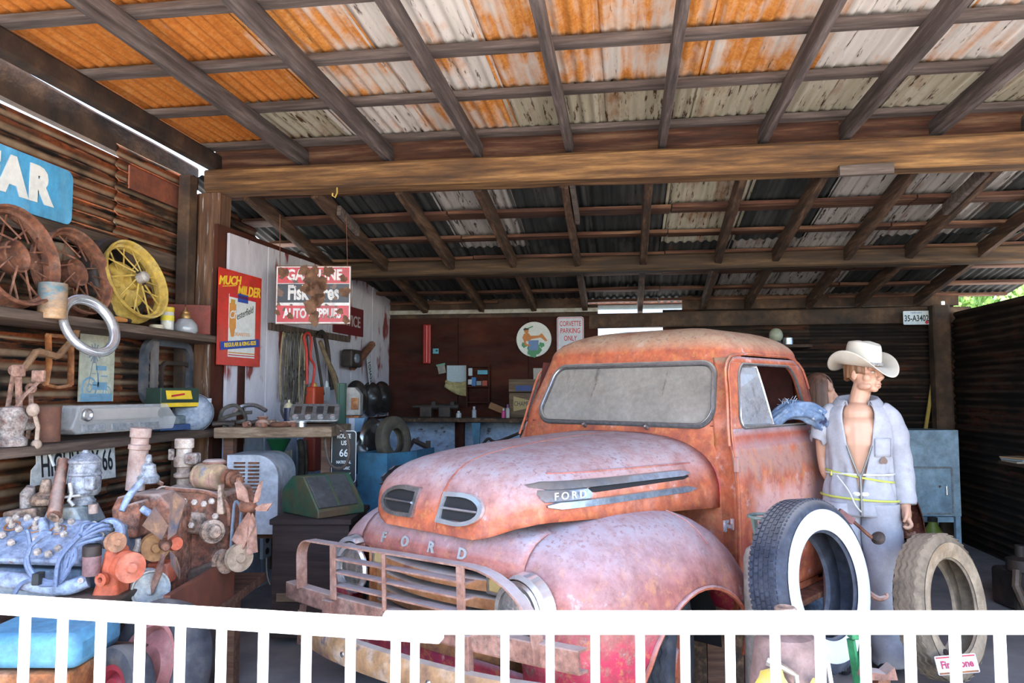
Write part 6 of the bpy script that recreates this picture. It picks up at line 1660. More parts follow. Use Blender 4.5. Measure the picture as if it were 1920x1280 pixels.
# workbench plank with its clutter
A = At(515, 5.45)
pA, pB = A(402, 812, -.1), A(646, 806, .35)
wk = thing('workbench', 'thick weathered plank workbench top against the pale boards', 'workbench', m=A.m())
zt_ = A(515, 800).z
pl = MB(); pl.add([(pA.x, -.12, zt_ - .075), (pB.x - .02, .02, zt_ - .075), (pB.x, .6, zt_ - .075), (pA.x + .09, .4, zt_ - .075), (pA.x, -.12, zt_), (pB.x - .02, .02, zt_), (pB.x, .6, zt_), (pA.x + .09, .4, zt_)], [(3, 2, 1, 0), (4, 5, 6, 7), (0, 1, 5, 4), (1, 2, 6, 5), (2, 3, 7, 6), (3, 0, 4, 7)])
pl.build('plank_top', W_PLANK, wk, 0, bevel=.008)
MB().bar((pA.x + .06, .04, .0), (pA.x + .06, .04, zt_ - .075), .07, .07).build('leg', W_STAND, wk, 0)
MB().bar((pB.x - .12, .3, .0), (pB.x - .12, .3, zt_ - .075), .07, .07).build('leg', W_STAND, wk, 0)
q = lambda px, py, dy=0: A(px, py, dy)
wm_ = A.m()
def bench(name, label, cat, px, dy, group=None):
    p_ = q(px, 800, dy); return thing(name, label, cat, m=wm_ @ Matrix.Translation((p_.x, dy, zt_)))
vp_ = bench('gauge_plate', 'grey metal cover plate with four bright domes, propped on the workbench', 'plate', 590, .22)
mm = rotm(radians(38), 0, radians(8), (0, 0, .10))
MB().prism(rrect(.36, .2, .03, 4), -.02, .0, mm).build('plate', M('scuffed_alloy', [(.22, .22, .22), (.36, .35, .34)], 16, rough=.4, metal=.6, bump=.1), vp_, 20, bevel=.004)
for k in range(4):
    MB().lathe([(.024, 0), (.02, .012), (0, .016)], 14, mm @ Matrix.Translation((-.135 + .09*k, -.06, 0))).build('dome_nut', CHROME, vp_)
    MB().box((-.125 + .08*k, .02, .004), (.05, .08, .012), mm).build('window_slot', DARKIRON if k != 2 else BLK, vp_, 0, bevel=.004)
t = bench('spray_can', 'dark blue can with a pale conical top behind the grey plate on the workbench', 'can', 541, .3)
MB().lathe([(.035, 0), (.036, .13), (.0, .13)], 16).build('body', P('navy_can', (.015, .02, .05), .4), t, 40); MB().lathe([(.04, .13), (.03, .155), (.01, .17), (.008, .19), (0, .19)], 16).build('nozzle_cap', P('cream_cone', (.42, .36, .24), .5), t, 40)
t = bench('battery_clamp', 'coil of rusty cable and clamps at the left end of the workbench', 'cable', 436, .12)
b = MB(); bent(b, [(-.1, 0, .03), (-.08, .02, .12), (.0, .05, .15), (.08, .02, .08), (.1, -.05, .04), (.0, -.06, .03), (-.08, -.03, .05), (.02, .04, .09), (.12, .06, .1)], .014, 7); b.build('cable_coil', BELT, t)
t = bench('carburettor_part', 'brown rusted carburettor lying on the middle of the workbench', 'part', 492, .05)
MB().lathe([(0, 0), (.05, 0), (.05, .03), (.03, .05), (.04, .07), (0, .08)], 14).build('body', EPINK, t); MB().tube([(.0, 0, .03), (.1, -.02, .03)], .02, 8).build('inlet', ETAN, t); MB().tube([(-.02, .02, .04), (-.1, .0, .02)], .016, 8).build('lever', DARKIRON, t)
t = bench('chrome_strip', 'pale curved trim strip lying on the clutter of the workbench', 'strip', 470, .25)
b = MB(); bent(b, [(-.13, 0, .09), (-.08, .03, .14), (.02, .02, .15), (.12, -.02, .11)], .016, 6); b.build('strip', DULLCHROME, t)
for k, (px, dy, ln, mt, lab) in enumerate(((420, .0, .16, DARKIRON, 'black iron lever lying at the left end of the workbench'), (462, -.02, .2, EPINK, 'rusty bar lying along the front edge of the workbench'), (452, .2, .15, RUST, 'small rusty pipe piece behind the cable coil on the workbench'), (512, .12, .14, M('pale_green_tube', [(.2, .3, .22), (.3, .38, .3)], 9, rough=.6), 'pale green tube lying in the middle of the workbench clutter'), (478, .08, .12, ETAN, 'tan fitting lying beside the rusted carburettor'), (545, .02, .1, EPINK, 'rusty offcut near the small shiny tin on the workbench'), (524, .0, .12, RUST, 'dark ring-ended rusty part near the middle of the workbench'))):
    t = bench('scrap_part', lab, 'part', px, dy)
    b = MB(); a__ = .3 + k*1.3
    if k == 6: b.lathe([(.05 + .018*cos(u_), .018 + .018*sin(u_)) for u_ in [2*pi*i/8 for i in range(8)]], 16, closed=True)
    else: b.tube([(-ln/2*cos(a__), -ln/2*sin(a__)*.4, .02), (0, 0, .026), (ln/2*cos(a__), ln/2*sin(a__)*.4, .02)], [.02, .016, .024], 7)
    b.build('piece', mt, t)
    MB().lathe([(.03, 0), (.032, .02), (.02, .03), (0, .03)], 10, Matrix.Translation((ln*.3*cos(a__), .02, .0))).build('collar', mt, t)
t = bench('small_tin', 'small shiny round tin on the right part of the workbench', 'tin', 565, .0)
MB().lathe([(0, 0), (.035, 0), (.035, .035), (.03, .037), (0, .035)], 20).build('body', DULLCHROME, t, 40); MB().lathe([(.036, .03), (.037, .036), (.036, .04)], 20).build('rim', CHROME, t)
b = MB(); bent(b, [q(*p_) for p_ in ((632, 798, .1), (648, 812, .05), (655, 840, .05), (650, 868, .05), (636, 878, .05), (618, 868, .05), (610, 830, .08), (612, 800, .15))], .012, 7)
o = b.build('hanging_hose', M('brown_hose', [(.06, .04, .03), (.12, .08, .06)], 14, rough=.7), m=wm_); tag(o, 'brown hose looped over the workbench end and the black sign', 'hose')

# route sign
A = At(643, 5.7)
a_, b_ = A(622, 807), A(667, 905); W_, H_ = b_.x - a_.x, a_.z - b_.z; c = (a_ + b_)/2
t = thing('route_sign', 'black road sign with white letters and 66, below the workbench end', 'sign', m=A.m() @ frame(c, (1, 0, 0), (0.0, 0, 1)))
MB().prism(rrect(W_, H_, .025, 4), -.006, 0).build('panel', L_WHITE, t, 0); MB().prism(rrect(W_*.95, H_*.975, .022, 4), 0, .002).build('black_face', L_BLACK, t, 0)
for s_, sz, y_, k in (('ROUTE', .12, .39, .68), ('US', .12, .26, .75), ('66', .2, .065, .85), ('NATIONAL', .075, -.105, .72), ('HISTORIC', .075, -.22, .72), ('HIGHWAY', .075, -.335, .75)):
    T(s_, H_*sz, L_WHITE, 0, H_*y_, k*W_/.18, 0, .003, bold=.001)

# green slanted case on a dark trunk
A = At(590, 4.85)
t = thing('wooden_chest', 'big dark brown wooden chest standing behind the truck nose', 'chest', m=A.m())
p0, p1 = A(508, 1110), A(655, 975); zt_ = A(590, 975).z
DARKB = wood('dark_trunk_wood', [(.02, .012, .012), (.04, .022, .02), (.065, .04, .034)], 0)
MB().box(((p0.x + p1.x)/2, .3, zt_/2 + .02), (p1.x - p0.x, .6, zt_ - .05)).build('body', DARKB, t, 0, bevel=.005)
MB().box(((p0.x + p1.x)/2, .3, zt_ - .01), (p1.x - p0.x + .03, .63, .035)).build('lid', DARKB, t, 0, bevel=.004)
MB().box(((p0.x + p1.x)/2, -.012, .3), (p1.x - p0.x - .08, .02, .05)).build('batten', W_PLANK, t, 0)
x0, x1 = A(524, 975).x, A(650, 975).x; zh = A(560, 896).z; cc_ = V(((x0 + x1)/2, .25, 0))
t = thing('slant_case', 'green painted metal case with a slanted lid, on the dark chest', 'case', m=A.m() @ Matrix.Translation(cc_) @ Matrix.Rotation(radians(-42), 4, 'Z') @ Matrix.Translation(-cc_))
GRN = M('rusty_green_paint', [(.02, .07, .045), (.03, .12, .07), (.1, .1, .05), (.16, .09, .05)], 4, rough=.5, bump=.1)
z0_ = zt_ + .01
prof = [(x0, z0_), (x1, z0_), (x1, z0_ + .05), (x0 + .25, zh), (x0 + .12, zh - .005), (x0, zh - .1)]
MB().prism(prof, -.43, -.07, Matrix(((1, 0, 0, 0), (0, 0, -1, 0), (0, 1, 0, 0), (0, 0, 0, 1)))).build('case_body', GRN, t, 20, bevel=.008)
d_ = V((x1 - x0 - .25, 0, z0_ + .05 - zh)); mc = V(((x0 + .25 + x1)/2, .23, (zh + z0_ + .05)/2))
MB().box((0, 0, .006), (d_.length*.9, .3, .012), frame(mc, d_, (0, 1, 0))).build('slant_lid', M('dull_steel_lid', [(.08, .09, .09), (.16, .16, .16)], 8, rough=.4, metal=.4, bump=.08), t, 0, bevel=.004)
MB().box((0, 0, .014), (d_.length*.9, .01, .01), frame(mc, d_, (0, 1, 0))).build('lid_rib', GRN, t, 0)

# power outlet on the pale boards
p_ = onB(498, 1022, .03)
t = thing('power_outlet', 'pale blue outlet plate with two sockets on a board by the floor', 'outlet', m=frB(p_))
MB().box((0, 0, 0), (.13, .2, .03)).build('plate', P('ice_blue_plate', (.4, .52, .66), .5), t, 0, bevel=.004)
for k in (-1, 1): MB().lathe([(.028, .0), (.026, .004), (0, .004)], 16, Matrix.Translation((0, k*.045, .015))).build('socket', BLK, t)
b = MB(); bent(b, [(0, -.1, .01), (.02, -.25, .01), (.1, -.4, .02), (.16, -.5, .02)], .006, 6); b.build('lead', L_WHITE, t)
MB().box((.14, .0, .01), (.1, .42, .04)).build('burnt_board', WOODDARK, t, 0)
p_ = onB(522, 850, .1)
t = thing('green_bottle', 'green glass funnel and pale rag hanging under the workbench', 'funnel', m=frB(p_))
MB().lathe([(.1, .12), (.03, -.02), (.018, -.1)], 18, rotm(radians(-90), 0, 0)).build('cone', P('bottle_green', (.02, .16, .07), .2, spec=.6), t); MB().grid(lambda s, t_: (.05 + .12*s, .02 - .22*t_*(1 - .5*s), .04 + .02*sin(6*s)), 6, 6).build('rag', P('grey_rag', (.4, .4, .38), .9), t, 180)
hung('hose_bundle', 'bundle of dark hoses hanging down below the workbench', 'hose', ((562, 825), (566, 860), (562, 905)), .028, BELT, .1)
hung('hose_bundle', 'second dark hose hanging just right of the hose bundle', 'hose', ((572, 825), (574, 865), (572, 900)), .016, BELT, .12)
p_ = onB(590, 850, .12)
t = thing('red_toolbox', 'orange-red metal box hanging under the workbench', 'box', m=frB(p_))
MB().box((0, 0, 0), (.24, .3, .12)).build('body', P('rust_red_tin', (.22, .03, .015), .6), t, 0, bevel=.015); MB().tube([(-.06, .15, 0), (-.06, .2, 0), (.06, .2, 0), (.06, .15, 0)], .008, 6).build('handle', DARKIRON, t)

# green post, white dispenser, hub caps
A = At(642, 6.45)
t = thing('green_post', 'dark green steel post standing between the hung tools and the white dispenser', 'post', m=A.m())
x_ = A(640, 800).x; zt_ = A(640, 718).z
GP = P('dark_green_paint', (.012, .06, .035), .5)
MB().box((x_, 0, zt_/2), (.07, .05, zt_)).build('channel', GP, t, 0, bevel=.004)
for k in (-1, 1): MB().box((x_ + k*.022, -.03, zt_/2), (.012, .012, zt_ - .02)).build('flange', GP, t, 0)
MB().box((x_, 0, .01), (.16, .14, .02)).build('foot', GP, t, 0)
t = thing('paper_dispenser', 'off white metal dispenser with a rusty window on the rear left wall', 'dispenser', m=A.m())
p0, p1 = A(650, 778, .15), A(679, 726, .15)
OFFW = M('dirty_cream_enamel', [(.3, .27, .24), (.42, .39, .37)], 6, rough=.5)
MB().prism([(p0.x, p0.z), (p1.x, p0.z), (p1.x, p1.z - .06), (p1.x - .05, p1.z), (p0.x, p1.z)], -.2, -.08, Matrix(((1, 0, 0, 0), (0, 0, -1, 0), (0, 1, 0, 0), (0, 0, 0, 1)))).build('shell', OFFW, t, 20, bevel=.008)
MB().box((p0.x*.35 + p1.x*.65, .075, (p0.z + p1.z)/2 - .02), (.06, .02, .1)).build('rusty_window', RUSTORANGE, t, 0)
MB().box(((p0.x + p1.x)/2 - .01, .14, p0.z - .03), (.12, .1, .05)).build('rusty_base', RUSTORANGE, t, 0)
t = thing('blue_bin', 'light blue metal bin hanging below the white dispenser', 'bin', m=A.m())
p0, p1 = A(649, 815, .1), A(686, 783, .1)
MB().prism([(p0.x, p0.z), (p1.x - .04, p0.z), (p1.x, p1.z), (p0.x, p1.z)], -.2, -.06, Matrix(((1, 0, 0, 0), (0, 0, -1, 0), (0, 1, 0, 0), (0, 0, 0, 1)))).build('bin_body', P('light_blue_tin', (.14, .26, .4), .5), t, 20, bevel=.004)
MB().box((p0.x + .06, .05, (p0.z + p1.z)/2), (.05, .02, p1.z - p0.z)).build('white_strip', P('grey_white', (.4, .42, .48), .6), t, 0, m=None)
HUB = M('tarnished_hub_cap', [(.16, .15, .14), (.3, .29, .28)], 9, rough=.25, metal=.9, bump=.03)
hp = [(0, .06), (.05, .055), (.09, .03), (.12, .035), (.16, .02), (.19, .0), (.195, -.01), (.0, -.01)]
hub_l = ['domed hub cap partly behind the white dispenser', 'domed hub cap hung on the rear left wall, right of the white dispenser', 'domed hub cap hung nearest the back corner, above the blue crate', 'lower hub cap standing in the blue crate at its left', 'hub cap standing in the blue crate beside the worn tire']
for k, (px, py, off, r_) in enumerate(((671, 747, .06, 1.0), (698, 748, .05, 1.0), (718, 746, .05, 1.0), (679, 828, .12, .9), (703, 826, .12, .95))):
    p_ = onB(px, py, off) if k < 3 else camp(px, 6.3 + .12*(k - 3), 0) + V((0, 0, 1.08 + .1*(k - 3)))
    o = MB().lathe([(r*r_, h) for r, h in hp], 30).build('hub_cap', HUB, None, 50, m=axm(p_, (BN + V((0, -.25, .06)))))
    tag(o, hub_l[k], 'hub cap', 'hub caps on the rear left wall')
p_ = onB(694, 697, .04)
t = thing('number_plate', 'tilted white number plate with black characters above the hub caps', 'plate', m=frame(p_, BE, (0, 0, 1)) @ Matrix.Rotation(radians(-72), 4, 'Z'))
MB().prism(rrect(.31, .11, .01, 2), -.003, 0).build('plate', P('grey_white_plate', (.55, .55, .55), .5), t, 0); T('1CHA22', .085, L_BLACK, 0, 0, .8, par=t, bold=.002)
hung('tool_bracket', 'dark rusty angled bracket leaning up the wall above the hub caps', 'bracket', ((662, 688), (680, 668), (698, 645)), .04, RUST, .06)
p_ = onB(660, 672, .1)
t = thing('work_lamp', 'dark square work lamp fixed to the wall under the SERVICE sign', 'lamp', m=frB(p_))
MB().box((0, 0, 0), (.26, .18, .12)).build('housing', DARKIRON, t, 0, bevel=.02); MB().lathe([(.05, 0), (.045, .02), (0, .025)], 16, Matrix.Translation((-.03, 0, .06))).build('lens', P('grey_lens', (.16, .18, .22), .2), t)

# blue crate with tire
A = At(720, 6.0)
t = thing('blue_crate', 'big blue painted wooden crate against the rear left wall, holding hub caps and a tire', 'crate', m=A.m())
p0, p1 = A(667, 955), A(776, 848)
BLUC = M('grimy_blue_paint', [(.025, .1, .17), (.04, .15, .24), (.06, .18, .27)], 4, rough=.6, bump=.08)
zt_ = A(700, 849).z; xm = A(728, 850).x
def cr(v, nm='side_board'): n = len(v)//2; MB().add(v, [tuple(range(n))[::-1], tuple(range(n, 2*n))] + [(i, (i+1) % n, n + (i+1) % n, n + i) for i in range(n)]).build(nm, BLUC, t, 0)
def wallp(x0, y0, x1, y1, z0, z1, th=.025):
    d = V((x1 - x0, y1 - y0, 0)).normalized(); nn_ = V((-d.y, d.x, 0))*th
    a__, b__ = V((x0, y0, 0)), V((x1, y1, 0))
    cr([a__ + V((0, 0, z0)), b__ + V((0, 0, z0)), b__ + V((0, 0, z1)), a__ + V((0, 0, z1)), a__ + nn_ + V((0, 0, z0)), b__ + nn_ + V((0, 0, z0)), b__ + nn_ + V((0, 0, z1)), a__ + nn_ + V((0, 0, z1))])
wallp(p0.x, .05, xm, -.05, .0, zt_); wallp(xm, -.05, p1.x, .2, .0, zt_); wallp(p0.x + .03, .05, p0.x + .2, .55, .0, zt_); wallp(p1.x - .02, .2, p1.x + .1, .6, 0, zt_)
MB().box(((p0.x + p1.x)/2, .25, zt_ - .28), (.5, .4, .02)).build('inner_shelf', BLUC, t, 0)
lone_tire('small worn tire standing in the blue crate', 738, 826, 6.25, .2, .1, .1, (.85, -.45, .1), None, M('brown_grey_rubber', [(.03, .026, .02), (.09, .075, .05)], 12, rough=.85, bump=.2))
MB()
# ------------------------------------------------------------ along the back wall
YW = YB - .02
def atB(px, py, off=0.0): return atY(px, py, YW - off)
def frY(p): return frame(p, (1, 0, 0), (0, 0, 1))
bt_ = thing('back_bench', 'long dark bench along the back wall above the pale blue panels', 'workbench')
zt_ = 1.30
timber((XB + .12, YW - .27, zt_ - .03), (gx0 - .02, YW - .27, zt_ - .03), .44, .05, 6, .02, upv=(0, 1, 0) if False else (0, 0, 1)).build('bench_top', W_RAFB, bt_, 20)
for px in (866,): 
    p_ = atB(px, 800, .3); MB().bar((p_.x, p_.y, 0), (p_.x, p_.y, zt_ - .05), .06, .06).build('leg', W_RED, bt_, 0)
p_ = atB(893, 800, .42); MB().prism([(-.05, 0), (.05, 0), (.035, -.5), (-.0, -.5)], 0, .03, frY(V((p_.x, p_.y, zt_ - .06)))).build('blue_bracket', BLUC, bt_, 0)
# red fluorescent fitting
a_, b_ = atB(801, 608, .04), atB(801, 682, .04)
t = thing('wall_lamp', 'tall red metal lamp housing fixed upright on the back wall', 'lamp', m=frY((a_ + b_)/2))
hh = a_.z - b_.z
MB().box((0, 0, 0), (.095, hh, .05)).build('housing', P('deep_red_enamel', (.3, .012, .012), .4), t, 0, bevel=.012); MB().tube([(.0, -hh*.46, .03), (.0, hh*.46, .03)], .016, 8).build('tube_cover', P('bright_red_strip', (.45, .02, .015), .35), t)
p_ = atB(817, 658, .01); t = thing('sticker', 'small blue sticker on the back wall beside the red lamp housing', 'sticker', m=frY(p_)); MB().box((0, 0, 0), (.07, .06, .003)).build('paper', P('cyan_sticker', (.1, .36, .44), .6), t, 0); MB().box((.012, .005, .002), (.025, .02, .002)).build('dark_mark', BLK, t, 0)
# paper, cloth and small shelf
a_, b_ = atB(838, 685, .02), atB(877, 716, .02)
t = thing('paper_sheet', 'pale speckled paper sheet pinned on the back wall', 'paper', m=frY((a_ + b_)/2)); MB().box((0, 0, 0), (b_.x - a_.x, a_.z - b_.z, .004)).build('sheet', P('pale_blue_paper', (.36, .42, .46), .8, c2=(.3, .36, .4), scale=60), t, 0)
a_ = atB(836, 712, .03)
t = thing('yellow_cloth', 'crumpled yellowish cloth hanging below the speckled paper', 'cloth', m=frY(a_))
MB().grid(lambda s, u: (.27*s - .01*u, -.05*sin(3*s)*.6 - .17*u*(.5 + .6*s) , .012*sin(9*u + 4*s) + .02), 12, 9).build('fold', M('straw_cloth', [(.28, .23, .1), (.4, .34, .17)], 8, rough=.9), t, 180, solid=.004)
a_, b_ = atB(877, 684, .06), atB(918, 762, .06)
t = thing('wire_rack', 'small brown wall rack holding little boxes on the back wall', 'rack', m=frY((a_ + b_)/2)); wd, hh = b_.x - a_.x, a_.z - b_.z
for sx in (-1, 1): MB().box((sx*wd/2, 0, 0), (.015, hh, .1)).build('side', W_RED, t, 0)
for y_ in (.46, -.02, -.4): MB().box((0, hh*y_, 0), (wd, .012, .1)).build('rack_shelf', W_RED, t, 0)
boxl = ['white box at the left of the little wall rack', 'blue box in the little wall rack', 'grey box in the middle of the little wall rack', 'red box at the right of the little wall rack', 'blue and white box lying across the top of the little wall rack', 'small white carton standing high at the left of the wall rack']
for k, (x_, y_, w_, h_, mt) in enumerate(((-.36, .09, .05, .06, P('white_carton', (.4, .42, .44), .7)), (-.2, .1, .05, .1, P('blue_carton_small', (.04, .14, .32), .7)), (.04, .06, .06, .05, P('grey_carton', (.2, .22, .22), .7)), (.3, .06, .06, .06, P('red_carton', (.3, .05, .03), .7)), (.2, .32, .12, .05, P('teal_carton', (.1, .3, .38), .7)), (-.36, .33, .045, .09, P('white_carton_b', (.42, .44, .46), .7)))):
    o = MB().box((0, 0, 0), (w_, h_, .05)).build('carton', mt, smooth=0, bevel=.002, m=frY((a_ + b_)/2) @ Matrix.Translation((wd*x_, hh*y_ + (0 if k != 1 else .0), .01)))
    tag(o, boxl[k], 'box')
p_ = atB(828, 692, .02); t = thing('photo_print', 'small crooked picture with a green edge beside the speckled paper', 'picture', m=frY(p_) @ Matrix.Rotation(.2, 4, 'Z')); MB().box((0, 0, 0), (.09, .1, .003)).build('print', P('dim_print', (.14, .14, .12), .6, c2=(.3, .26, .22), scale=30), t, 0); MB().box((0, .055, .003), (.11, .02, .004)).build('green_edge', P('sea_green', (.1, .25, .18), .7), t, 0)
# round sign with a reclining figure over a blue drum
c = atB(1001, 636, .03); r_ = abs(atB(1034, 636, .03).x - c.x)
t = thing('round_sign', 'round white sign with a reclining figure over green leaves, on the back wall', 'sign', m=frY(c))
MB().lathe([(0, .004), (r_*.99, .004), (r_, 0), (r_, -.01)], 40).build('disc', P('aged_white_enamel', (.5, .5, .46), .5, c2=(.58, .57, .53)), t, 40)
SKN = P('orange_skin_print', (.5, .17, .035), .6); k_ = r_
MB().prism(blob(0, -k_*.62, k_*.36, 26, .3, 4), .004, .006).build('leaves_print', L_GREEN, t, 0)
MB().prism([(-k_*.32, -k_*.05), (k_*.28, -k_*.05), (k_*.24, -k_*.62), (-k_*.28, -k_*.62)], .0045, .0075).build('drum_print', P('blue_print', (.12, .2, .36), .6), t, 0)
fg = MB()
fg.prism([(-k_*.42 + k_*.13*cos(a__), k_*.48 + k_*.15*sin(a__)) for a__ in [2*pi*i/14 for i in range(14)]], .006, .009)
fg.prism([(-k_*.56, k_*.32), (-k_*.3, k_*.36), (-k_*.06, k_*.05), (-k_*.3, -k_*.1), (-k_*.56, -k_*.1), (-k_*.66, k_*.1)], .0055, .0088)
fg.prism([(-k_*.2, k_*.2), (k_*.3, k_*.22), (k_*.42, k_*.34), (k_*.5, k_*.3), (k_*.78, -k_*.08), (k_*.66, -k_*.12), (k_*.4, k_*.1), (-k_*.1, k_*.02)], .005, .0086)
fg.prism([(-k_*.62, k_*.1), (-k_*.5, k_*.08), (-k_*.42, -k_*.25), (-k_*.2, -k_*.32), (-k_*.24, -k_*.4), (-k_*.52, -k_*.34)], .0057, .009)
f_ = fg.build('figure_print', SKN, t, 0); f_['kind'] = 'stuff'
MB().prism([(-k_*.56, k_*.5), (-k_*.3, k_*.54), (-k_*.26, k_*.62), (-k_*.5, k_*.66), (-k_*.6, k_*.58)], .007, .0095).build('hair_print', BLK, t, 0)
MB().bar((-k_*.34, k_*.62, .009), (-k_*.04, k_*.74, .009), .012, .003).build('feather_print', L_GREEN, t, 0)
for x_ in (-.55, .45): MB().prism(blob(k_*x_, -k_*.32, k_*.14, 14, .3, 7), .0042, .006).build('leaf_print', L_GREEN, t, 0)
# parking sign
a_, b_ = atB(1044, 594, .05), atB(1095, 672, .05); W_, H_ = b_.x - a_.x, a_.z - b_.z
t = thing('parking_sign', 'white parking sign with red letters and arrow, behind the truck roof', 'sign', m=frY((a_ + b_)/2))
MB().prism(rrect(W_, H_, .03, 4), -.004, 0).build('panel', P('sign_white', (.52, .53, .58), .5), t, 0); MB().ring(rrect(W_*.95, H_*.97, .026, 4), rrect(W_*.91, H_*.945, .022, 4), 0, .002).build('red_border', L_RED, t, 0)
for s_, y_, k in (('CORVETTE', .33, .6), ('PARKING', .16, .66), ('ONLY', -.02, .66)): T(s_, H_*.17, L_RED, 0, H_*y_, k*W_/.305, 0, .002, par=t, bold=.001)
MB().prism([(-.1, 0), (-.06, .022), (-.06, .008), (.06, .008), (.06, .022), (.1, 0), (.06, -.022), (.06, -.008), (-.06, -.008), (-.06, -.022)], .0, .003, Matrix.Translation((0, -H_*.22, 0))).build('arrow', L_RED, t, 0)
# poster, crate and bottles near the cab
a_, b_ = atB(1000, 690, .03), atB(1026, 722, .03)
t = thing('calendar', 'small pale calendar picture on the back wall left of the cab', 'picture', m=frY((a_ + b_)/2)); MB().box((0, 0, 0), (b_.x - a_.x, a_.z - b_.z, .004)).build('page', P('dim_cream', (.36, .32, .27), .8), t, 0); MB().box((.02, -.03, .003), (.09, .08, .002)).build('picture_area', P('dim_teal', (.2, .26, .26), .8, c2=(.36, .24, .14), scale=20), t, 0)
def bb(name, label, cat, px, dy=0.0, off=.25):
    p_ = atY(px, 780, YW - off); return thing(name, label, cat, (p_.x, p_.y, zt_ - .005))
t = bb('wooden_box', 'old wooden box with a printed pennant on the back bench, half hidden by the cab', 'box', 985, off=.2)
CRW = wood('old_crate_wood', [(.05, .03, .02), (.13, .08, .045), (.22, .15, .09)], 0)
MB().box((0, 0, .14), (.34, .22, .28)).build('crate_body', CRW, t, 0, bevel=.004); MB().box((0, -.1, .36), (.34, .06, .14)).build('open_lid', CRW, t, 0); MB().box((.0, -.14, .33), (.18, .02, .06)).build('blue_label', P('dim_blue', (.05, .07, .18), .7), t, 0)
MB().prism([(-.12, .07), (-.12, .24), (.2, .16), (.2, .14)], .0, .002, frY(V((0, -.112, 0)))).build('pennant', P('buff_print', (.4, .28, .12), .7), t, 0)
T('CHAMPION', .072, L_BLACK, -.115, .155, .72, 0, 0, par=t, align='LEFT').matrix_basis = frY(V((-.115, -.1145, .155)))
for k, (px, col, h_, r_, lab) in enumerate(((944, (.5, .05, .2), .085, .022, 'short pink bottle on the back bench'), (952, (.4, .38, .36), .12, .024, 'white labelled bottle with a purple top next to the pink bottle'), (838 + 22, (.4, .4, .4), .06, .03, 'small round bright tin on the back bench below the yellow cloth'), (889, (.3, .33, .36), .1, .026, 'shiny small can on the back bench below the wall rack'))):
    t = bb('bottle' if k < 2 else 'can', lab, 'bottle' if k < 2 else 'can', px, off=.38)
    MB().lathe([(0, 0), (r_, 0), (r_, h_*.8), (r_*.5, h_*.95), (0, h_*.95)], 14).build('body', P('c_%d' % k, col, .35), t, 40); MB().lathe([(r_*.5, h_*.9), (r_*.5, h_*1.25), (0, h_*1.25)], 12).build('cap', P('k_%d' % k, (.2, .05, .2) if k == 1 else (.5, .5, .5), .4), t, 40)
t = bb('plank_offcut', 'brown plank offcut leaning at a slant on the back bench', 'board', 932, off=.3); MB().box((0, 0, .1), (.26, .05, .07), Matrix.Rotation(radians(22), 4, 'Y')).build('board', P('brown_plank', (.22, .1, .04), .8), t, 0)
for k, (px, lab) in enumerate(((800, 'dark clutter of a bench vise on the left part of the back bench'), (835, 'small dark bench grinder behind the yellow cloth'))):
    t = bb('vise' if k == 0 else 'grinder', lab, 'tool', px, off=.25); MB().box((0, 0, .06), (.14, .12, .12)).build('base', DARKIRON, t, 0, bevel=.01); MB().tube([(-.16, -.02, .12), (.16, -.02, .12)], .035 if k else .02, 10).build('spindle', DARKIRON, t); MB().box((.09, 0, .14), (.05, .1, .08)).build('jaw', DARKIRON, t, 0, bevel=.006)
# tools standing in front of the back panels
A = At(795, 7.6)
t = thing('bent_iron', 'dark bent iron lever standing before the pale panels, left of the truck hood', 'lever', m=A.m()); MB().tube([A(764, 842), A(776, 826), A(802, 838), A(806, 846)], .03, 6).build('arm', DARKIRON, t); MB().bar(A(803, 826), (A(803, 826).x, 0, 0), .045, .045).build('upright', DARKIRON, t, 0)
A = At(950, 7.2)
t = thing('garden_tiller', 'dark tool with a long handle behind the hood, before the pale panels', 'tool', m=A.m()); b = MB(); bent(b, [A(906, 832), A(916, 822), A(930, 828), A(968, 814), A(985, 806)], .016, 6); b.build('handle', DARKIRON, t); MB().box((A(985, 806).x, 0, A(985, 808).z/2), (.1, .1, A(985, 808).z)).build('body', DARKIRON, t, 0, bevel=.02)
# licence plate on the header
a_, b_ = atB(1693, 583, .12), atB(1744, 608, .12); W_, H_ = b_.x - a_.x, a_.z - b_.z
t = thing('licence_plate', 'white licence plate with dark characters on the back header near the corner post', 'plate', m=frY((a_ + b_)/2))
MB().prism(rrect(W_, H_, .012, 3), -.003, 0).build('plate', P('plate_white', (.6, .66, .68), .5), t, 0); T('35-A3402', H_*.62, L_BLACK, 0, -H_*.06, .78*W_/.31, 0, 0, par=t, bold=.002); MB().lathe([(.018, 0), (.018, .003), (0, .003)], 14, Matrix.Translation((W_*.38, -H_*.34, 0))).build('red_sticker', L_RED, t); T('NEBRASKA', H_*.16, L_BLUE, 0, H_*.36, 1, 0, 0, par=t)
p_ = atB(1769, 600, .22); t = thing('yellow_strap', 'narrow yellow strap hanging at the back right corner', 'strap', m=frY(p_)); MB().box((0, 0, 0), (.022, .36, .004)).build('strap', P('yellow_web', (.5, .4, .03), .7), t, 0); MB().box((0, .18, .0), (.035, .04, .012)).build('buckle', DULLCHROME, t, 0)
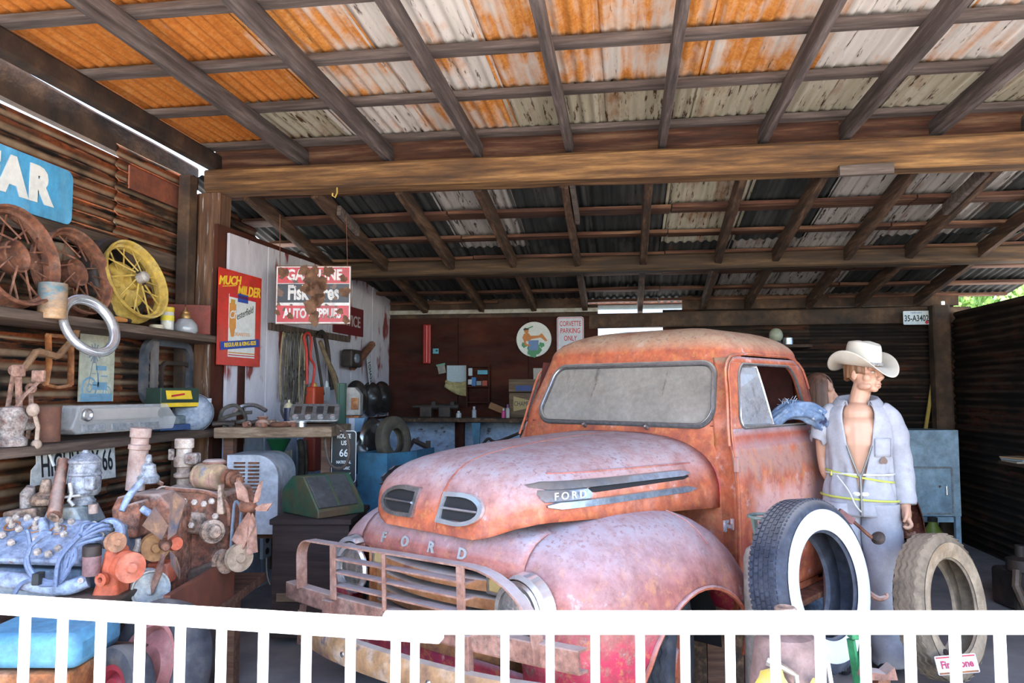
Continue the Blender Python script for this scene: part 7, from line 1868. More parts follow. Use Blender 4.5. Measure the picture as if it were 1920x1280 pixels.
# lantern seen over the cab roof
p_ = atB(1455, 632, .3)
t = thing('barn_lantern', 'round pale lamp on a shelf seen just over the cab roof', 'lamp', (p_.x, p_.y, p_.z - .08)); MB().ball((0, 0, .1), (.075, .075, .08), 14, 9).build('globe', P('milky_globe', (.36, .36, .26), .3), t); MB().lathe([(.05, 0), (.06, .02), (.05, .04), (0, .04)], 14).build('base', DULLCHROME, t, 40); MB().lathe([(0, 0), (.06, 0), (.055, .07), (0, .09)], 12, Matrix.Translation((.12, 0, .0))).build('second_lamp', DULLCHROME, t, 40)
MB().box((.05, .1, -.02), (.6, .4, .03)).build('wall_ledge', WOODDARK, t, 0)
# ------------------------------------------------------------ right side: tires, tank, jack, cabinet
# whitewall tire leaning upright in front of the mannequin
def tread_blocks(mb, R, wd, n, rows, h=.006):
    for k, o in enumerate(rows):
        for i in range(n):
            a_ = 2*pi*(i + .5*(k % 2))/n; da = 2*pi/n*.36
            vs = []
            for aa, yy in ((a_ - da, o - .008), (a_ + da, o - .008), (a_ + da, o + .008), (a_ - da, o + .008)):
                vs += [((R - .001)*cos(aa), (R - .001)*sin(aa), yy), ((R + h)*cos(aa), (R + h)*sin(aa), yy)]
            mb.add(vs, [(1, 3, 5, 7), (0, 2, 3, 1), (2, 4, 5, 3), (4, 6, 7, 5), (6, 0, 1, 7)])
def shoulder(mb, R, y0, y1, n, dr, h=.004):
    for i in range(n):
        a_ = 2*pi*i/n; da = 2*pi/n*.28
        vs = []
        for aa in (a_ - da, a_ + da):
            vs += [((R + .001)*cos(aa), (R + .001)*sin(aa), y0), ((R + h)*cos(aa), (R + h)*sin(aa), (y0 + y1)/2 - .004), ((R - dr)*cos(aa), (R - dr)*sin(aa), y1 + .002)]
        mb.add(vs, [(0, 1, 4, 3), (1, 2, 5, 4), (0, 2, 1), (3, 4, 5)])
A = At(1525, 3.52)
ax = Matrix.Rotation(radians(38), 3, 'Z') @ V((0, -1, .0)); ax = V((ax.x, ax.y, .16)).normalized()
R_, r_, wd = .375, .225, .19
c = A(1523, 1094); c.z = max(c.z, .37)
m = A.m() @ axm(c, ax)
BLUERUB = M('blue_black_rubber', [(.014, .018, .03), (.035, .042, .065), (.075, .08, .1)], 14, rough=.7, bump=.1, dust=(.24, .21, .19), damt=(.5, 1.0))
t = thing('whitewall_tire', 'whitewall tire standing upright in front of the figure in coveralls', 'tire', m=m)
MB().lathe(tire_prof(R_, r_, wd), 64, closed=True).build('casing', BLUERUB, t, 35)
b = MB(); tread_blocks(b, R_, wd, 74, (-.055, -.03, -.005, .02, .045)); o = b.build('tread', BLUERUB, t, 0); o['kind'] = 'stuff'
b = MB(); shoulder(b, R_ - .004, .055, .084, 100, .035); shoulder(b, R_ - .004, -.055, -.084, 100, .035); o = b.build('shoulder_ribs', BLUERUB, t, 0); o['kind'] = 'stuff'
MB().lathe([(r_ + .012, .086), (r_ + .03, .0925), (r_ + .06, .0985), (r_ + .092, .0985), (r_ + .104, .094)], 64).build('white_wall', M('white_sidewall', [(.46, .45, .46), (.54, .53, .54)], 4, grime=.06, rough=.6, bump=.02, fleck=(.45, .4, .36), fscale=5, famt=(.66, .76)), t, 60)
# tan dusty tire
A = At(1762, 4.05)
ax = Matrix.Rotation(radians(36), 3, 'Z') @ V((0, -1, 0)); ax = V((ax.x, ax.y, .15)).normalized()
R_, r_, wd = .365, .235, .16
c = A(1765, 1135); c.z = max(c.z, .362)
TANR = M('tan_dusted_rubber', [(.1, .075, .05), (.22, .16, .11), (.32, .24, .16)], 7, rough=.9, bump=.2, dust=(.34, .25, .17), damt=(.4, 1))
TANW = M('tan_sidewall', [(.32, .23, .15), (.42, .31, .21), (.36, .22, .11)], 5, rough=.85, bump=.08)
t = thing('worn_tire', 'dusty tan tire standing on the floor at the right, behind the small red lettered sign', 'tire', m=A.m() @ axm(c, ax))
MB().lathe(tire_prof(R_, r_, wd), 56, closed=True).build('casing', TANR, t, 35)
b = MB(); zig_ribs(b, R_, (-.045, -.015, .015, .045), .006, .018, 40, Matrix.Identity(4), h=.0035); o = b.build('tread', TANR, t, 0); o['kind'] = 'stuff'
MB().lathe([(r_ + .01, .07), (r_ + .03, .078), (r_ + .06, .082), (r_ + .085, .0815)], 56).build('tan_wall', TANW, t, 60)
# red lettered little sign at its foot
A = At(1795, 3.72)
a_, b_ = A(1761, 1230), A(1828, 1260); c = (a_ + b_)/2
t = thing('tire_sign', 'small white sign with red lettering leaning on the tan tire', 'sign', m=A.m() @ frame((c.x, 0, max(c.z, .12)), (1, -.1, .12), (-.1, .3, 1)))
W_, H_ = .19, .085
MB().prism(rrect(W_, H_, .006, 2), -.004, 0).build('panel', P('sign_cream', (.6, .56, .6), .5), t, 0); MB().box((0, H_*.4, .001), (W_*.94, .006, .002)).build('red_line', L_RED, t, 0); MB().box((0, -H_*.42, .001), (W_*.94, .008, .002)).build('rust_edge', RUSTORANGE, t, 0)
T('Firestone', .046, P('crimson_letter', (.4, .01, .06), .5), 0, 0, .85, 0, .001, par=t, bold=.0015)
MB().bar((0, .0, -.04), (0, .06, -.11), .02, .01).build('prop', DARKIRON, t, 0)
# gas bottle behind the fender
A = At(1428, 3.66); x_ = 0
t = thing('gas_bottle', 'small dusty white gas bottle with a round green collar, beside the door', 'bottle', A.o, YAW)
zc = A(1428, 1022).z; zr = A(1428, 968).z
GBT = M('dusty_white_steel', [(.34, .28, .23), (.44, .38, .33)], 8, rough=.7, bump=.06)
MB().lathe([(0, .0), (.09, .0), (.103, .03), (.103, zc - .06), (.09, zc - .02), (.06, zc), (.05, zc + .01), (0, zc + .01)], 28).build('tank', GBT, t, 50)
GRC = M('worn_green_collar', [(.16, .2, .16), (.26, .3, .26)], 14, rough=.6)
MB().lathe([(.058, zc), (.058, zc + .05), (.054, zc + .05), (.054, zc)], 24, closed=True).build('collar', M('green_band', [(.05, .11, .07), (.12, .2, .14)], 12, rough=.6), t, 40)
MB().lathe([(.075 + .008*cos(a_), zr - .0 + .008*sin(a_)) for a_ in [2*pi*k/8 for k in range(8)]], 30, closed=True).build('hand_ring', GRC, t)
for k in range(4): a_ = .4 + pi/2*k; MB().bar((.056*cos(a_), .056*sin(a_), zc + .045), (.075*cos(a_), .075*sin(a_), zr), .02, .006, upv=(cos(a_), sin(a_), 0)).build('collar_leg', GRC, t, 0)
MB().lathe([(0, zc), (.02, zc), (.02, zc + .05), (.01, zc + .06), (0, zc + .06)], 10).build('valve', DULLCHROME, t)
# wooden crate seen through the wheel arch
A = At(1350, 4.2); t = thing('wooden_crate', 'brown wooden crate seen through the front wheel arch', 'crate', A.o + V((0, 0, 0)), YAW)
for k in range(4): MB().box((-.15 + k*.1, 0, .3), (.095, .02, .6)).build('slat', W_STAND if k % 2 else W_RAFB, t, 0)
for z_ in (.06, .54): MB().box((0, .03, z_), (.42, .03, .07)).build('rail', W_RAFB, t, 0)
# cone shaped screw jack
A = At(1462, 2.5)
t = thing('cone_jack', 'dusty pink cone shaped jack with a cap, behind the right gate pickets', 'jack', A.o, YAW)
z1 = A(1462, 1183).z; z2 = A(1470, 1140).z
PKJ = M('dusty_pink_steel', [(.2, .12, .1), (.27, .17, .15), (.3, .22, .2)], 7, rough=.75, bump=.12)
MB().lathe([(0, .0), (.19, .0), (.195, .02), (.10, z1 - .04), (.085, z1 - .01), (.05, z1), (0, z1)], 28).build('cone_body', PKJ, t, 40)
MB().lathe([(.046, z1 - .005), (.05, z1 + .01), (.05, z1 + .035), (.035, z1 + .045), (.035, z2), (.03, z2 + .005), (0, z2)], 22).build('neck', ETAN, t, 40)
MB().prism(blob(0, 0, .05, 18, .25, 3), 0, .003, frame(V((-.085, -.115, z1 - .13)), (.8, -.6, 0), (.1, .2, 1))).build('torn_label', P('buff_label', (.2, .18, .11), .8, c2=(.34, .24, .03), scale=30), t, 0)
MB().prism(blob(0, 0, .04, 18, .25, 5), 0, .003, frame(V((.045, -.137, z1 - .15)), (.95, .3, 0), (-.05, .25, 1))).build('torn_label', P('yellow_label_b', (.22, .18, .08), .8, c2=(.34, .22, .03), scale=30), t, 0)
MB().tube([(-.09, -.09, z1 - .06), (-.05, -.115, z1 - .075), (-.02, -.135, z1 - .09), (-.02, -.15, z1 - .18), (.0, -.15, z1 - .2)], [.018, .012, .008, .008, .006], 8).build('chrome_spoon_handle', DULLCHROME, t)
MB().bar((.09, -.1, z1 - .06), (.1, -.17, z1 - .3), .012, .008).build('chrome_strip', CHROME, t, 0)
# green jack stand with a rusty post
A = At(1590, 2.95)
t = thing('jack_stand', 'bright green folding jack stand with a rusty square post, behind the right gate', 'jack', A.o, YAW)
GRJ = M('bright_green_paint', [(.02, .2, .07), (.05, .3, .12)], 9, rough=.5, bump=.04)
zt_ = A(1600, 1178).z
for (x0, x1, y_) in ((-.1, .03, -.04), (.08, -.02, .05), (-.02, -.12, .06), (.1, .02, -.05)):
    MB().bar((x0, y_, .02), (x1, 0, zt_ - .04 if x1 > -.05 else zt_*.6), .03, .012).build('strut', GRJ, t, 0)
MB().box((0, 0, .012), (.26, .18, .024)).build('foot_plate', GRJ, t, 0, bevel=.004); MB().box((.0, -.01, zt_*.45), (.18, .05, .04)).build('cross_link', GRJ, t, 0, bevel=.004)
MB().box((.0, -.02, zt_ + .0), (.07, .05, .06)).build('head', GRJ, t, 0, bevel=.006); MB().lathe([(.014, 0), (.014, .03), (0, .03)], 8, rotm(radians(90), 0, 0, (.0, -.04, zt_))).build('pivot_bolt', BOLTC, t)
MB().box((.035, -.12, zt_*.4), (.045, .045, zt_*.8)).build('rusty_post', RUST, t, 0); MB().prism([(-.06, 0), (.06, 0), (.05, .045), (.02, .02), (-.05, .03)], -.03, .03, Matrix.Translation((.02, -.12, zt_*.8)) @ Matrix.Rotation(radians(90), 4, 'X')).build('saddle', RUSTPINK, t, 0)
# rusty spout tool hanging on the tire and curved hook
A = At(1612, 3.78)
t = thing('pedal_lever', 'rusty lever with a round pad, hanging in front of the coverall legs', 'lever', m=A.m())
MB().bar(A(1572, 958), A(1600, 978), .035, .02, upv=(0, 1, 0)).build('bracket', M('wine_rust', [(.14, .05, .05), (.24, .1, .09)], 9, rough=.7), t, 0, bevel=.004)
b = MB(); bent(b, [A(1594, 972), A(1612, 988), A(1630, 1004), A(1645, 1014)], .009, 7); b.build('arm', RUST, t)
MB().lathe([(0, 0), (.03, 0), (.034, .012), (.022, .03), (0, .034)], 18, axm(A(1648, 1010), (-.6, -.6, .5))).build('pad', DARKIRON, t, 40)
t = thing('curved_hook', 'small rusty curved hook sticking out beside the whitewall tire', 'hook', m=A.m()); b = MB(); bent(b, [A(1622, 1102), A(1632, 1114), A(1648, 1122), A(1662, 1118), A(1661, 1112)], [.012, .015, .013, .007], 7); b.build('bar', RUSTPINK, t); MB().ball(A(1622, 1102), .018, 10, 6).build('eye', RUSTPINK, t)
# pale blue cabinet behind the figure
A = At(1740, 7.7)
t = thing('metal_cabinet', 'pale blue metal cabinet on legs, behind the truck and the figure', 'cabinet', A.o, YAW)
CABB = M('chipped_pale_blue', [(.3, .46, .6), (.37, .53, .66), (.43, .57, .68)], 3, rough=.55, bump=.04, fleck=(.14, .07, .05), fscale=9, famt=(.68, .72))
p0, p1 = A(1640, 972), A(1797, 806); xr = p1.x; x0 = p0.x; z0_ = A(1740, 968).z; zt_ = p1.z
MB().box(((x0 + xr)/2, .19, (zt_ + z0_)/2), (xr - x0, .38, zt_ - z0_)).build('cabinet_body', CABB, t, 0, bevel=.006)
for x_ in (x0 + .03, xr - .03):
    for y_ in (.03, .35): MB().box((x_, y_, z0_/2), (.05, .04, z0_)).build('leg', CABB, t, 0)
a_, b_ = A(1702, 876), A(1785, 962)
d_ = MB().box(((a_.x + b_.x)/2 - .1, -.012, (a_.z + b_.z)/2), (b_.x - a_.x + .2, .02, a_.z - b_.z)).build('door', CABB, t, 0, bevel=.003)
GRYB = P('grey_bead', (.34, .4, .45), .5, c2=(.2, .18, .17), scale=30)
for pt in (((a_.x - .2, a_.z), (b_.x, a_.z)), ((b_.x, a_.z), (b_.x, b_.z)), ((a_.x - .2, b_.z), (b_.x, b_.z))):
    MB().bar((pt[0][0], -.022, pt[0][1]), (pt[1][0], -.022, pt[1][1]), .018, .012, upv=(0, 1, 0)).build('door_bead', GRYB, d_, 0)
h_ = A(1770, 918); MB().tube([(h_.x, -.02, h_.z + .05), (h_.x, -.05, h_.z + .04), (h_.x, -.05, h_.z - .04), (h_.x, -.02, h_.z - .05)], .009, 8).build('door_handle', CHROME, d_)
p_ = A(1770, 970); MB().box((p_.x - .1, .0, z0_ - .03), (xr - p_.x + .2, .03, .05)).build('lower_rail', CABB, t, 0)
A2 = At(1742, 8.12); t = thing('yellow_stick', 'thin yellow wooden stick standing behind the pale blue cabinet', 'stick', A2.o, YAW); a_, b_ = A2(1734, 812), A2(1750, 708)
MB().bar((a_.x - (b_.x - a_.x)*1.9, 0, 0), (b_.x, 0, b_.z), .035, .015, upv=(0, 1, 0)).build('stick', P('yellow_lath', (.42, .28, .06), .7), t, 0); MB().box((b_.x, 0, b_.z - .02), (.04, .02, .04)).build('end_wrap', P('yellow_lath_end', (.5, .36, .1), .7), t, 0)
A = At(1738, 7.5); t = thing('green_jug', 'small yellow-green jug on the floor under the pale blue cabinet', 'jug', A.o + V((0, 0, 0)), YAW); MB().lathe([(0, 0), (.09, 0), (.1, .05), (.09, .22), (.04, .3), (.04, .33), (0, .33)], 16).build('body', P('yellow_green_plastic', (.16, .2, .03), .5), t, 50); MB().lathe([(.045, .32), (.045, .36), (0, .36)], 12).build('cap', DARKIN, t)
# far right odds and ends
A = At(1912, 5.6); t = thing('engine_part', 'dark heap of machine parts on the floor at the right edge', 'part', A.o, YAW)
MB().box((.02, .1, .14), (.3, .3, .28)).build('casting', DARKIRON, t, 0, bevel=.03); MB().lathe([(0, 0), (.1, 0), (.1, .08), (.04, .1), (.04, .18), (0, .18)], 16, Matrix.Translation((-.02, .05, .28))).build('flange', DARKIRON, t, 40); MB().tube([(-.12, -.05, .3), (-.15, -.08, .2), (-.1, -.1, .05)], .03, 8).build('pipe', GREASE, t)
pr_ = atX(1915, 862, 3.3); t = thing('wall_shelf_board', 'small shelf with papers and a tray on the right wall at the picture edge', 'shelf', pr_ + V((.0, 0, -.03)))
MB().box((.03, -.15, 0), (.28, .6, .025)).build('board', W_RAFB, t, 0)
for k in range(3): MB().box((-.02 + .01*k, -.05 + .02*k, .02 + k*.014), (.2, .26, .012), Matrix.Rotation(.2*k, 4, 'Z')).build('paper', P('paper_%d' % k, ((.4, .34, .26), (.3, .36, .4), (.4, .26, .14))[k], .8), t, 0)
# ------------------------------------------------------------ figures
def remeshed(mb, voxel, smooth_it, name, mat, parent, factor=.5):
    """one continuous skin over everything in mb"""
    me = mb.mesh('raw', None, 0)
    bm = bmesh.new(); bm.from_mesh(me); bmesh.ops.recalc_face_normals(bm, faces=bm.faces); bm.to_mesh(me); bm.free()
    o = bpy.data.objects.new('raw', me); C.objects.link(o)
    a_ = o.modifiers.new('r', 'REMESH'); a_.mode = 'VOXEL'; a_.voxel_size = voxel
    b_ = o.modifiers.new('s', 'SMOOTH'); b_.iterations = smooth_it; b_.factor = factor
    dg = bpy.context.evaluated_depsgraph_get()
    m2 = bpy.data.meshes.new_from_object(o.evaluated_get(dg)); m2.name = name
    bpy.data.objects.remove(o)
    m2.materials.clear(); m2.materials.append(mat)
    m2.polygons.foreach_set('use_smooth', [True]*len(m2.polygons)); m2.update()
    return link(name, m2, parent)
def limb(mb, pts, rads, n=14, flat=1.0):
    bent(mb, pts, rads, n, 4)
SKIN = M('mannequin_skin', [(.47, .25, .165), (.52, .285, .19)], 5, grime=0, rough=.45, bump=.0, spec=.4)
COVER = M('faded_coverall_cloth', [(.29, .28, .31), (.355, .34, .37), (.4, .38, .395)], 4, grime=.16, rough=.9, bump=.12, bscale=90, fleck=(.3, .27, .3), fscale=14, famt=(.66, .74))
HAIRB = M('brown_hair', [(.12, .05, .025), (.24, .11, .05), (.34, .17, .09)], 14, (3, 3, .4), .5, bump=.3)
HATM = M('straw_white_felt', [(.5, .43, .34), (.56, .5, .42)], 5, grime=.05, rough=.75, bump=.04)
A = At(1606, 4.45)
man = thing('person', 'person in faded grey-blue coveralls and a white cowboy hat, tied to the truck door', 'person', A.o, YAW - radians(24))
# body: legs, trunk, neck, head, arms
HY = radians(54)                               # head turned to the right of the picture
HM = Matrix.Translation((.035, -.01, 1.545)) @ Matrix.Rotation(HY, 4, 'Z')
b = MB()
for sx in (-1, 1):
    limb(b, [(sx*.09, 0, .9), (sx*.095, -.01, .5), (sx*.10, .02, .08)], [.085, .06, .04]); b.ball((sx*.105, -.05, .04), (.04, .11, .035))
limb(b, [(0, 0, .86), (0, 0, 1.0), (0, .0, 1.12), (0, -.01, 1.26), (0, -.005, 1.35), (0, .0, 1.43)], [.13, .115, .105, .124, .118, .06], 18)
b.ball((-.05, -.088, 1.33), (.055, .03, .05)); b.ball((.05, -.088, 1.33), (.055, .03, .05))
limb(b, [(-.14, .01, 1.405), (0, .005, 1.435), (.14, .01, 1.405)], [.035, .06, .035])
b.ball((0, .005, 1.375), (.13, .098, .085), 18, 12); b.ball((0, -.035, 1.355), (.12, .088, .075), 18, 12)
b.ball((0, -.022, 1.425), (.1, .078, .065), 18, 12)
limb(b, [(0, .015, 1.42), (.008, .01, 1.5), (.035, -.005, 1.60)], [.062, .054, .052])
limb(b, [(-.15, .01, 1.405), (-.19, .02, 1.30), (-.195, .05, 1.17)], [.05, .044, .038]); limb(b, [(-.195, .05, 1.17), (-.18, .03, 1.08), (-.13, .06, 1.0)], [.038, .034, .026])
limb(b, [(.15, .01, 1.405), (.2, .02, 1.28), (.215, .03, 1.14)], [.05, .044, .038]); limb(b, [(.215, .03, 1.14), (.225, .0, 1.0), (.232, -.02, .90)], [.038, .034, .026])
# left hand, lightly closed
H0 = V((.234, -.025, .875))
b.ball(H0, (.027, .045, .052))
for k, (dy, ln) in enumerate(((-.03, .05), (-.011, .056), (.008, .053), (.026, .044))):
    k0 = H0 + V((.012, dy, -.03)); limb(b, [H0 + V((0, dy*.6, 0)), k0, k0 + V((.008, 0, -ln*.55)), k0 + V((-.014, -.002, -ln*.85)), k0 + V((-.03, 0, -ln*.6))], [.0135, .013, .012, .011, .01], 8)
limb(b, [H0 + V((0, -.03, .02)), H0 + V((-.006, -.05, -.012)), H0 + V((-.02, -.045, -.04))], [.012, .0105, .0085], 8)
H1 = V((-.12, .07, .975)); b.ball(H1, (.02, .04, .045))
for k in range(4):
    y_ = .045 + .017*k; limb(b, [H1, V((-.115, y_, .94)), V((-.11, y_, .91)), V((-.095, y_, .9))], [.01, .0095, .0085, .0075], 8)
limb(b, [H1, V((-.1, .03, .95)), V((-.09, .028, .93))], [.011, .0095, .008], 8)
# head and face, looking along its own -y
def hp_(p): return HM @ V(p)
hb = MB()
hb.ball((0, .012, .145), (.074, .094, .1), 22, 14); hb.ball((0, -.02, .075), (.058, .072, .078), 20, 12); hb.ball((0, -.066, .02), (.026, .024, .02), 14, 9)
for sx in (-1, 1):
    hb.ball((sx*.045, -.035, .035), (.022, .045, .022)); hb.ball((sx*.04, -.052, .082), (.026, .026, .026)); hb.ball((sx*.03, -.078, .134), (.032, .017, .012)); hb.ball((sx*.073, .01, .1), (.009, .022, .032))
    hb.ball((sx*.012, -.104, .075), (.01, .011, .009))
hb.tube([(0, -.086, .135), (0, -.1, .112), (0, -.119, .082), (0, -.1, .07)], [.0105, .0125, .0155, .012], 8)
hb.ball((0, -.092, .0515), (.024, .013, .0075)); hb.ball((0, -.09, .037), (.02, .013, .008)); hb.ball((0, -.07, .16), (.045, .02, .03))
b.add(hb.v, hb.f, HM)
body_o = remeshed(b, .005, 4, 'body', SKIN, man)
EYEW = P('eye_white', (.6, .58, .55), .3); IRIS = P('blue_iris', (.06, .12, .22), .3); LIPC = P('lip_colour', (.45, .2, .15), .5)
for sx in (-1, 1):
    e = MB().ball((sx*.031, -.0835, .113), (.0135, .008, .0062), 12, 8, HM).build('eye', EYEW, body_o); MB().ball((sx*.031 - .001, -.0895, .113), (.0055, .003, .0055), 10, 6, HM).build('iris', IRIS, body_o) if False else None
    MB().tube([hp_((sx*.014, -.098, .133)), hp_((sx*.032, -.1, .139)), hp_((sx*.05, -.088, .134))], [.003, .0042, .002], 6).build('eyebrow', HAIRB, body_o)
MB().tube([hp_((-.022, -.0985, .046)), hp_((0, -.1045, .0455)), hp_((.022, -.0985, .046))], [.0015, .0036, .0015], 6).build('lips', LIPC, body_o)
# hair showing under the hat
def hairf(s, t):
    a_ = radians(-38 + 256*s); z = .20 - (.10 + .006*sin(5*a_) + .03*max(0, sin(a_)))*t
    k = 1.07 + .03*sin(17*a_) + .05*t*(1 - t)
    return hp_((.074*k*cos(a_), .012 + .096*k*sin(a_), z))
MB().grid(hairf, 60, 7).build('hair', HAIRB, man, 180, solid=.008)
# coveralls: trunk shell open down the front, legs, sleeves, collar
rings = [(.86, .195, .135, .0), (.92, .2, .14, .0), (.98, .2, .138, .02), (1.03, .19, .132, .07), (1.075, .172, .122, .13), (1.12, .174, .125, .2), (1.18, .178, .132, .28), (1.25, .18, .136, .36), (1.32, .182, .136, .42), (1.38, .182, .13, .46), (1.425, .172, .118, .5), (1.46, .145, .105, .56), (1.485, .105, .088, .66)]
r_w = pch([(z, a_) for z, a_, c_, g_ in rings]); r_d = pch([(z, c_) for z, a_, c_, g_ in rings]); r_g = pch([(z, g_) for z, a_, c_, g_ in rings])
def trunk(s, t):
    z = .86 + .625*s; g = r_g(z) + .0
    a_ = -pi/2 + g + (2*pi - 2*g)*t
    pinch = max(0, 1 - abs(z - 1.075)/.12)
    f_ = 1 + .035*sin(11*a_ + 9*z)*(.4 + pinch) + .02*sin(23*a_ - 4*z)*pinch + .018*sin(5*a_ + 31*z)
    return (r_w(z)*cos(a_)*f_, r_d(z)*sin(a_)*f_*1.02, z - (.0 if s < .9 else 0))
cv = MB(); cv.grid(trunk, 44, 90)
def legf(sx):
    cz = [(.93, sx*.098, .0, .112, .132), (.8, sx*.105, -.005, .112, .125), (.6, sx*.112, -.01, .10, .11), (.4, sx*.118, -.005, .095, .102), (.2, sx*.122, .01, .088, .096), (.10, sx*.123, .0, .09, .10), (.05, sx*.124, -.01, .088, .098)]
    P_ = [pch(sorted((c_[0], c_[k]) for c_ in cz)) for k in range(1, 5)]
    def fn(s, t):
        z = .05 + .88*s; a_ = 2*pi*t
        f_ = 1 + .04*sin(3*a_ + 14*z) + .03*sin(5*a_ - 23*z + sx) + (.05*sin(40*z + 2*a_) if z < .3 else 0)
        return (P_[0](z) + P_[2](z)*cos(a_)*f_, P_[1](z) + P_[3](z)*sin(a_)*f_, z)
    return fn
for sx in (-1, 1): cv.grid(legf(sx), 60, 28, cv=True)
def sleeve(pts, rads, folds, n=22, rough_end=False):
    b = MB(); bent(b, pts, rads, n, 8)
    k = len(b.v)//n
    for i in range(k):
        c_ = V((0, 0, 0))
        for j in range(n): c_ += V(b.v[i*n + j])
        c_ /= n
        for j in range(n):
            a_ = 2*pi*j/n; f_ = 1 + folds*(.6*sin(3*a_ + i*.9) + .5*sin(2*a_ - i*.55)); p_ = V(b.v[i*n + j])
            if rough_end and i == k - 1: p_ += V((0, 0, .03*sin(5*a_) + .02*sin(11*a_)))
            b.v[i*n + j] = tuple(c_ + (p_ - c_)*f_)
    b.f = [f for f in b.f if len(f) == 4]
    cv.add(b.v, b.f)
sleeve([(.11, .0, 1.445), (.155, .005, 1.41), (.195, .02, 1.31), (.213, .03, 1.18), (.225, .01, 1.04), (.232, -.015, .925)], [.045, .066, .066, .062, .064, .054], .07)
sleeve([(-.11, .0, 1.445), (-.155, .005, 1.41), (-.188, .015, 1.34), (-.198, .03, 1.285)], [.045, .066, .068, .07], .06, rough_end=True)
man.scale = (1.0, 1.0, 1.022)
cov = cv.build('coveralls', COVER, man, 180, solid=.005)
def collar(s, t):
    a_ = -pi/2 + .62 + (2*pi - 1.24)*t; e = abs(t - .5)*2
    k = ((.078, 1.468), (.082, 1.5), (.09, 1.525), (.105, 1.527), (.125, 1.5), (.142 + .02*e**6, 1.462 - .03*e**6))
    q_ = s*5; i = min(4, int(q_)); f = q_ - i
    r0 = k[i][0] + (k[i+1][0] - k[i][0])*f; z = k[i][1] + (k[i+1][1] - k[i][1])*f
    return (r0*1.08*cos(a_), r0*.92*sin(a_) + .012, z + .02*sin(a_) - .012)
MB().grid(collar, 16, 40).build('collar', COVER, cov, 180, solid=.004)
def onT(a_, z, off=.006):
    return ((r_w(z) + off)*cos(a_), (r_d(z)*1.03 + off)*sin(a_), z)
ZIP = P('grey_zip', (.2, .19, .18), .5, .5)
def tfr(z, sgn):
    g = r_g(z); a_ = -pi/2 + sgn*g
    return V((r_w(z)*cos(a_)*1.0, r_d(z)*sin(a_)*1.05 - .006, z))
for sgn in (-1, 1):
    MB().tube([tfr(1.25, sgn), tfr(1.2, sgn)*.9 + V((0, -.02, .12)), V((sgn*.02, -.142, 1.12)), V((sgn*.004, -.142, 1.08))], .006, 6).build('zip', ZIP, cov)
MB().tube([V((0, -.14, 1.09)), V((.002, -.148, 1.03))] + [V((.003, -r_d(z)*1.07 - .004, z)) for z in (.98, .92, .87)], .008, 6).build('zip', ZIP, cov)
MB().grid(lambda s, t: onT(-1.12 + .62*t, 1.19 + .10*s, .008), 6, 8).build('chest_pocket', COVER, cov, 180, solid=.004)
MB().prism(blob(0, 0, .02, 14, .4, 3), 0, .003, frame(V(onT(-.85, 1.17, .008)), (.83, .5, 0), (0, .05, 1))).build('stain', P('brown_stain', (.2, .13, .1), .9), cov, 0)
MB().prism(blob(0, 0, .026, 16, .5, 9), 0, .003, frame(V((-.19, -.075, 1.39)), (.75, -.6, 0), (0, .2, 1))).build('torn_hole', P('dark_tear', (.05, .05, .1), .9), cov, 0)
MB().tube([V((.035*cos(a_), -.115 + .02*sin(a_) - .01, .985)) for a_ in [pi + pi*k/8 for k in range(9)]], .012, 6).build('underwear_band', L_WHITE, body_o)
for sx in (-1, 1):
    MB().ball((sx*.108, -.06, .035), (.05, .14, .045), 14, 8).build('shoe', P('black_shoe', (.02, .02, .025), .5), man)
# hat
hat = MB()
HT = HM @ Matrix.Translation((0, .002, .157)) @ Matrix.Rotation(radians(7), 4, 'X')
def brim(s, t):
    a_ = 2*pi*t; q_ = .085 + (.195 - .085 + .012*cos(2*a_))*s
    x = q_*cos(a_)*.93; y = q_*1.06*sin(a_)
    side = abs(cos(a_))**2.2
    z = .11*side*max(0, s - .2)**1.5 - .05*(s**1.6)*(max(0, -sin(a_))**2) - .05*s**2*max(0, sin(a_))**2
    return (x*(1 - .14*side*s*s), y, z)
hat.grid(brim, 14, 64, cv=True, m=HT)
def crown(s, t):
    a_ = 2*pi*t
    if s < .7:
        q_ = s/.7; r_ = 1 - .2*q_**2; z = .128*sin(pi/2*q_**.9)
    else:
        q_ = (s - .7)/.3; r_ = .8*max(0.0, 1 - q_)**.8; z = .128 + .014*sin(pi/2*q_)
    y = .106*r_*sin(a_); x = .086*r_*cos(a_)*(1 - .2*max(0, -sin(a_))*min(1, s*1.3))
    d = .034*math.exp(-(x/.026)**2)*max(0, min(1, (s - .5)/.25))*(1 if y < .06 else .5)
    return (x, y, z + .004 - d - .012*max(0, -y/.1)*min(1, s))
hat.grid(crown, 22, 48, cv=True, m=HT)
ho = hat.build('cowboy_hat', HATM, man, 180, solid=.004)
MB().tube([HT @ V((.0875*cos(a_), .108*sin(a_), .012)) for a_ in [2*pi*k/40 for k in range(40)]], .006, 6, closed=True, flat=1.6).build('hat_band', M('braided_band', [(.1, .08, .07), (.5, .48, .44)], 90, rough=.6), ho)
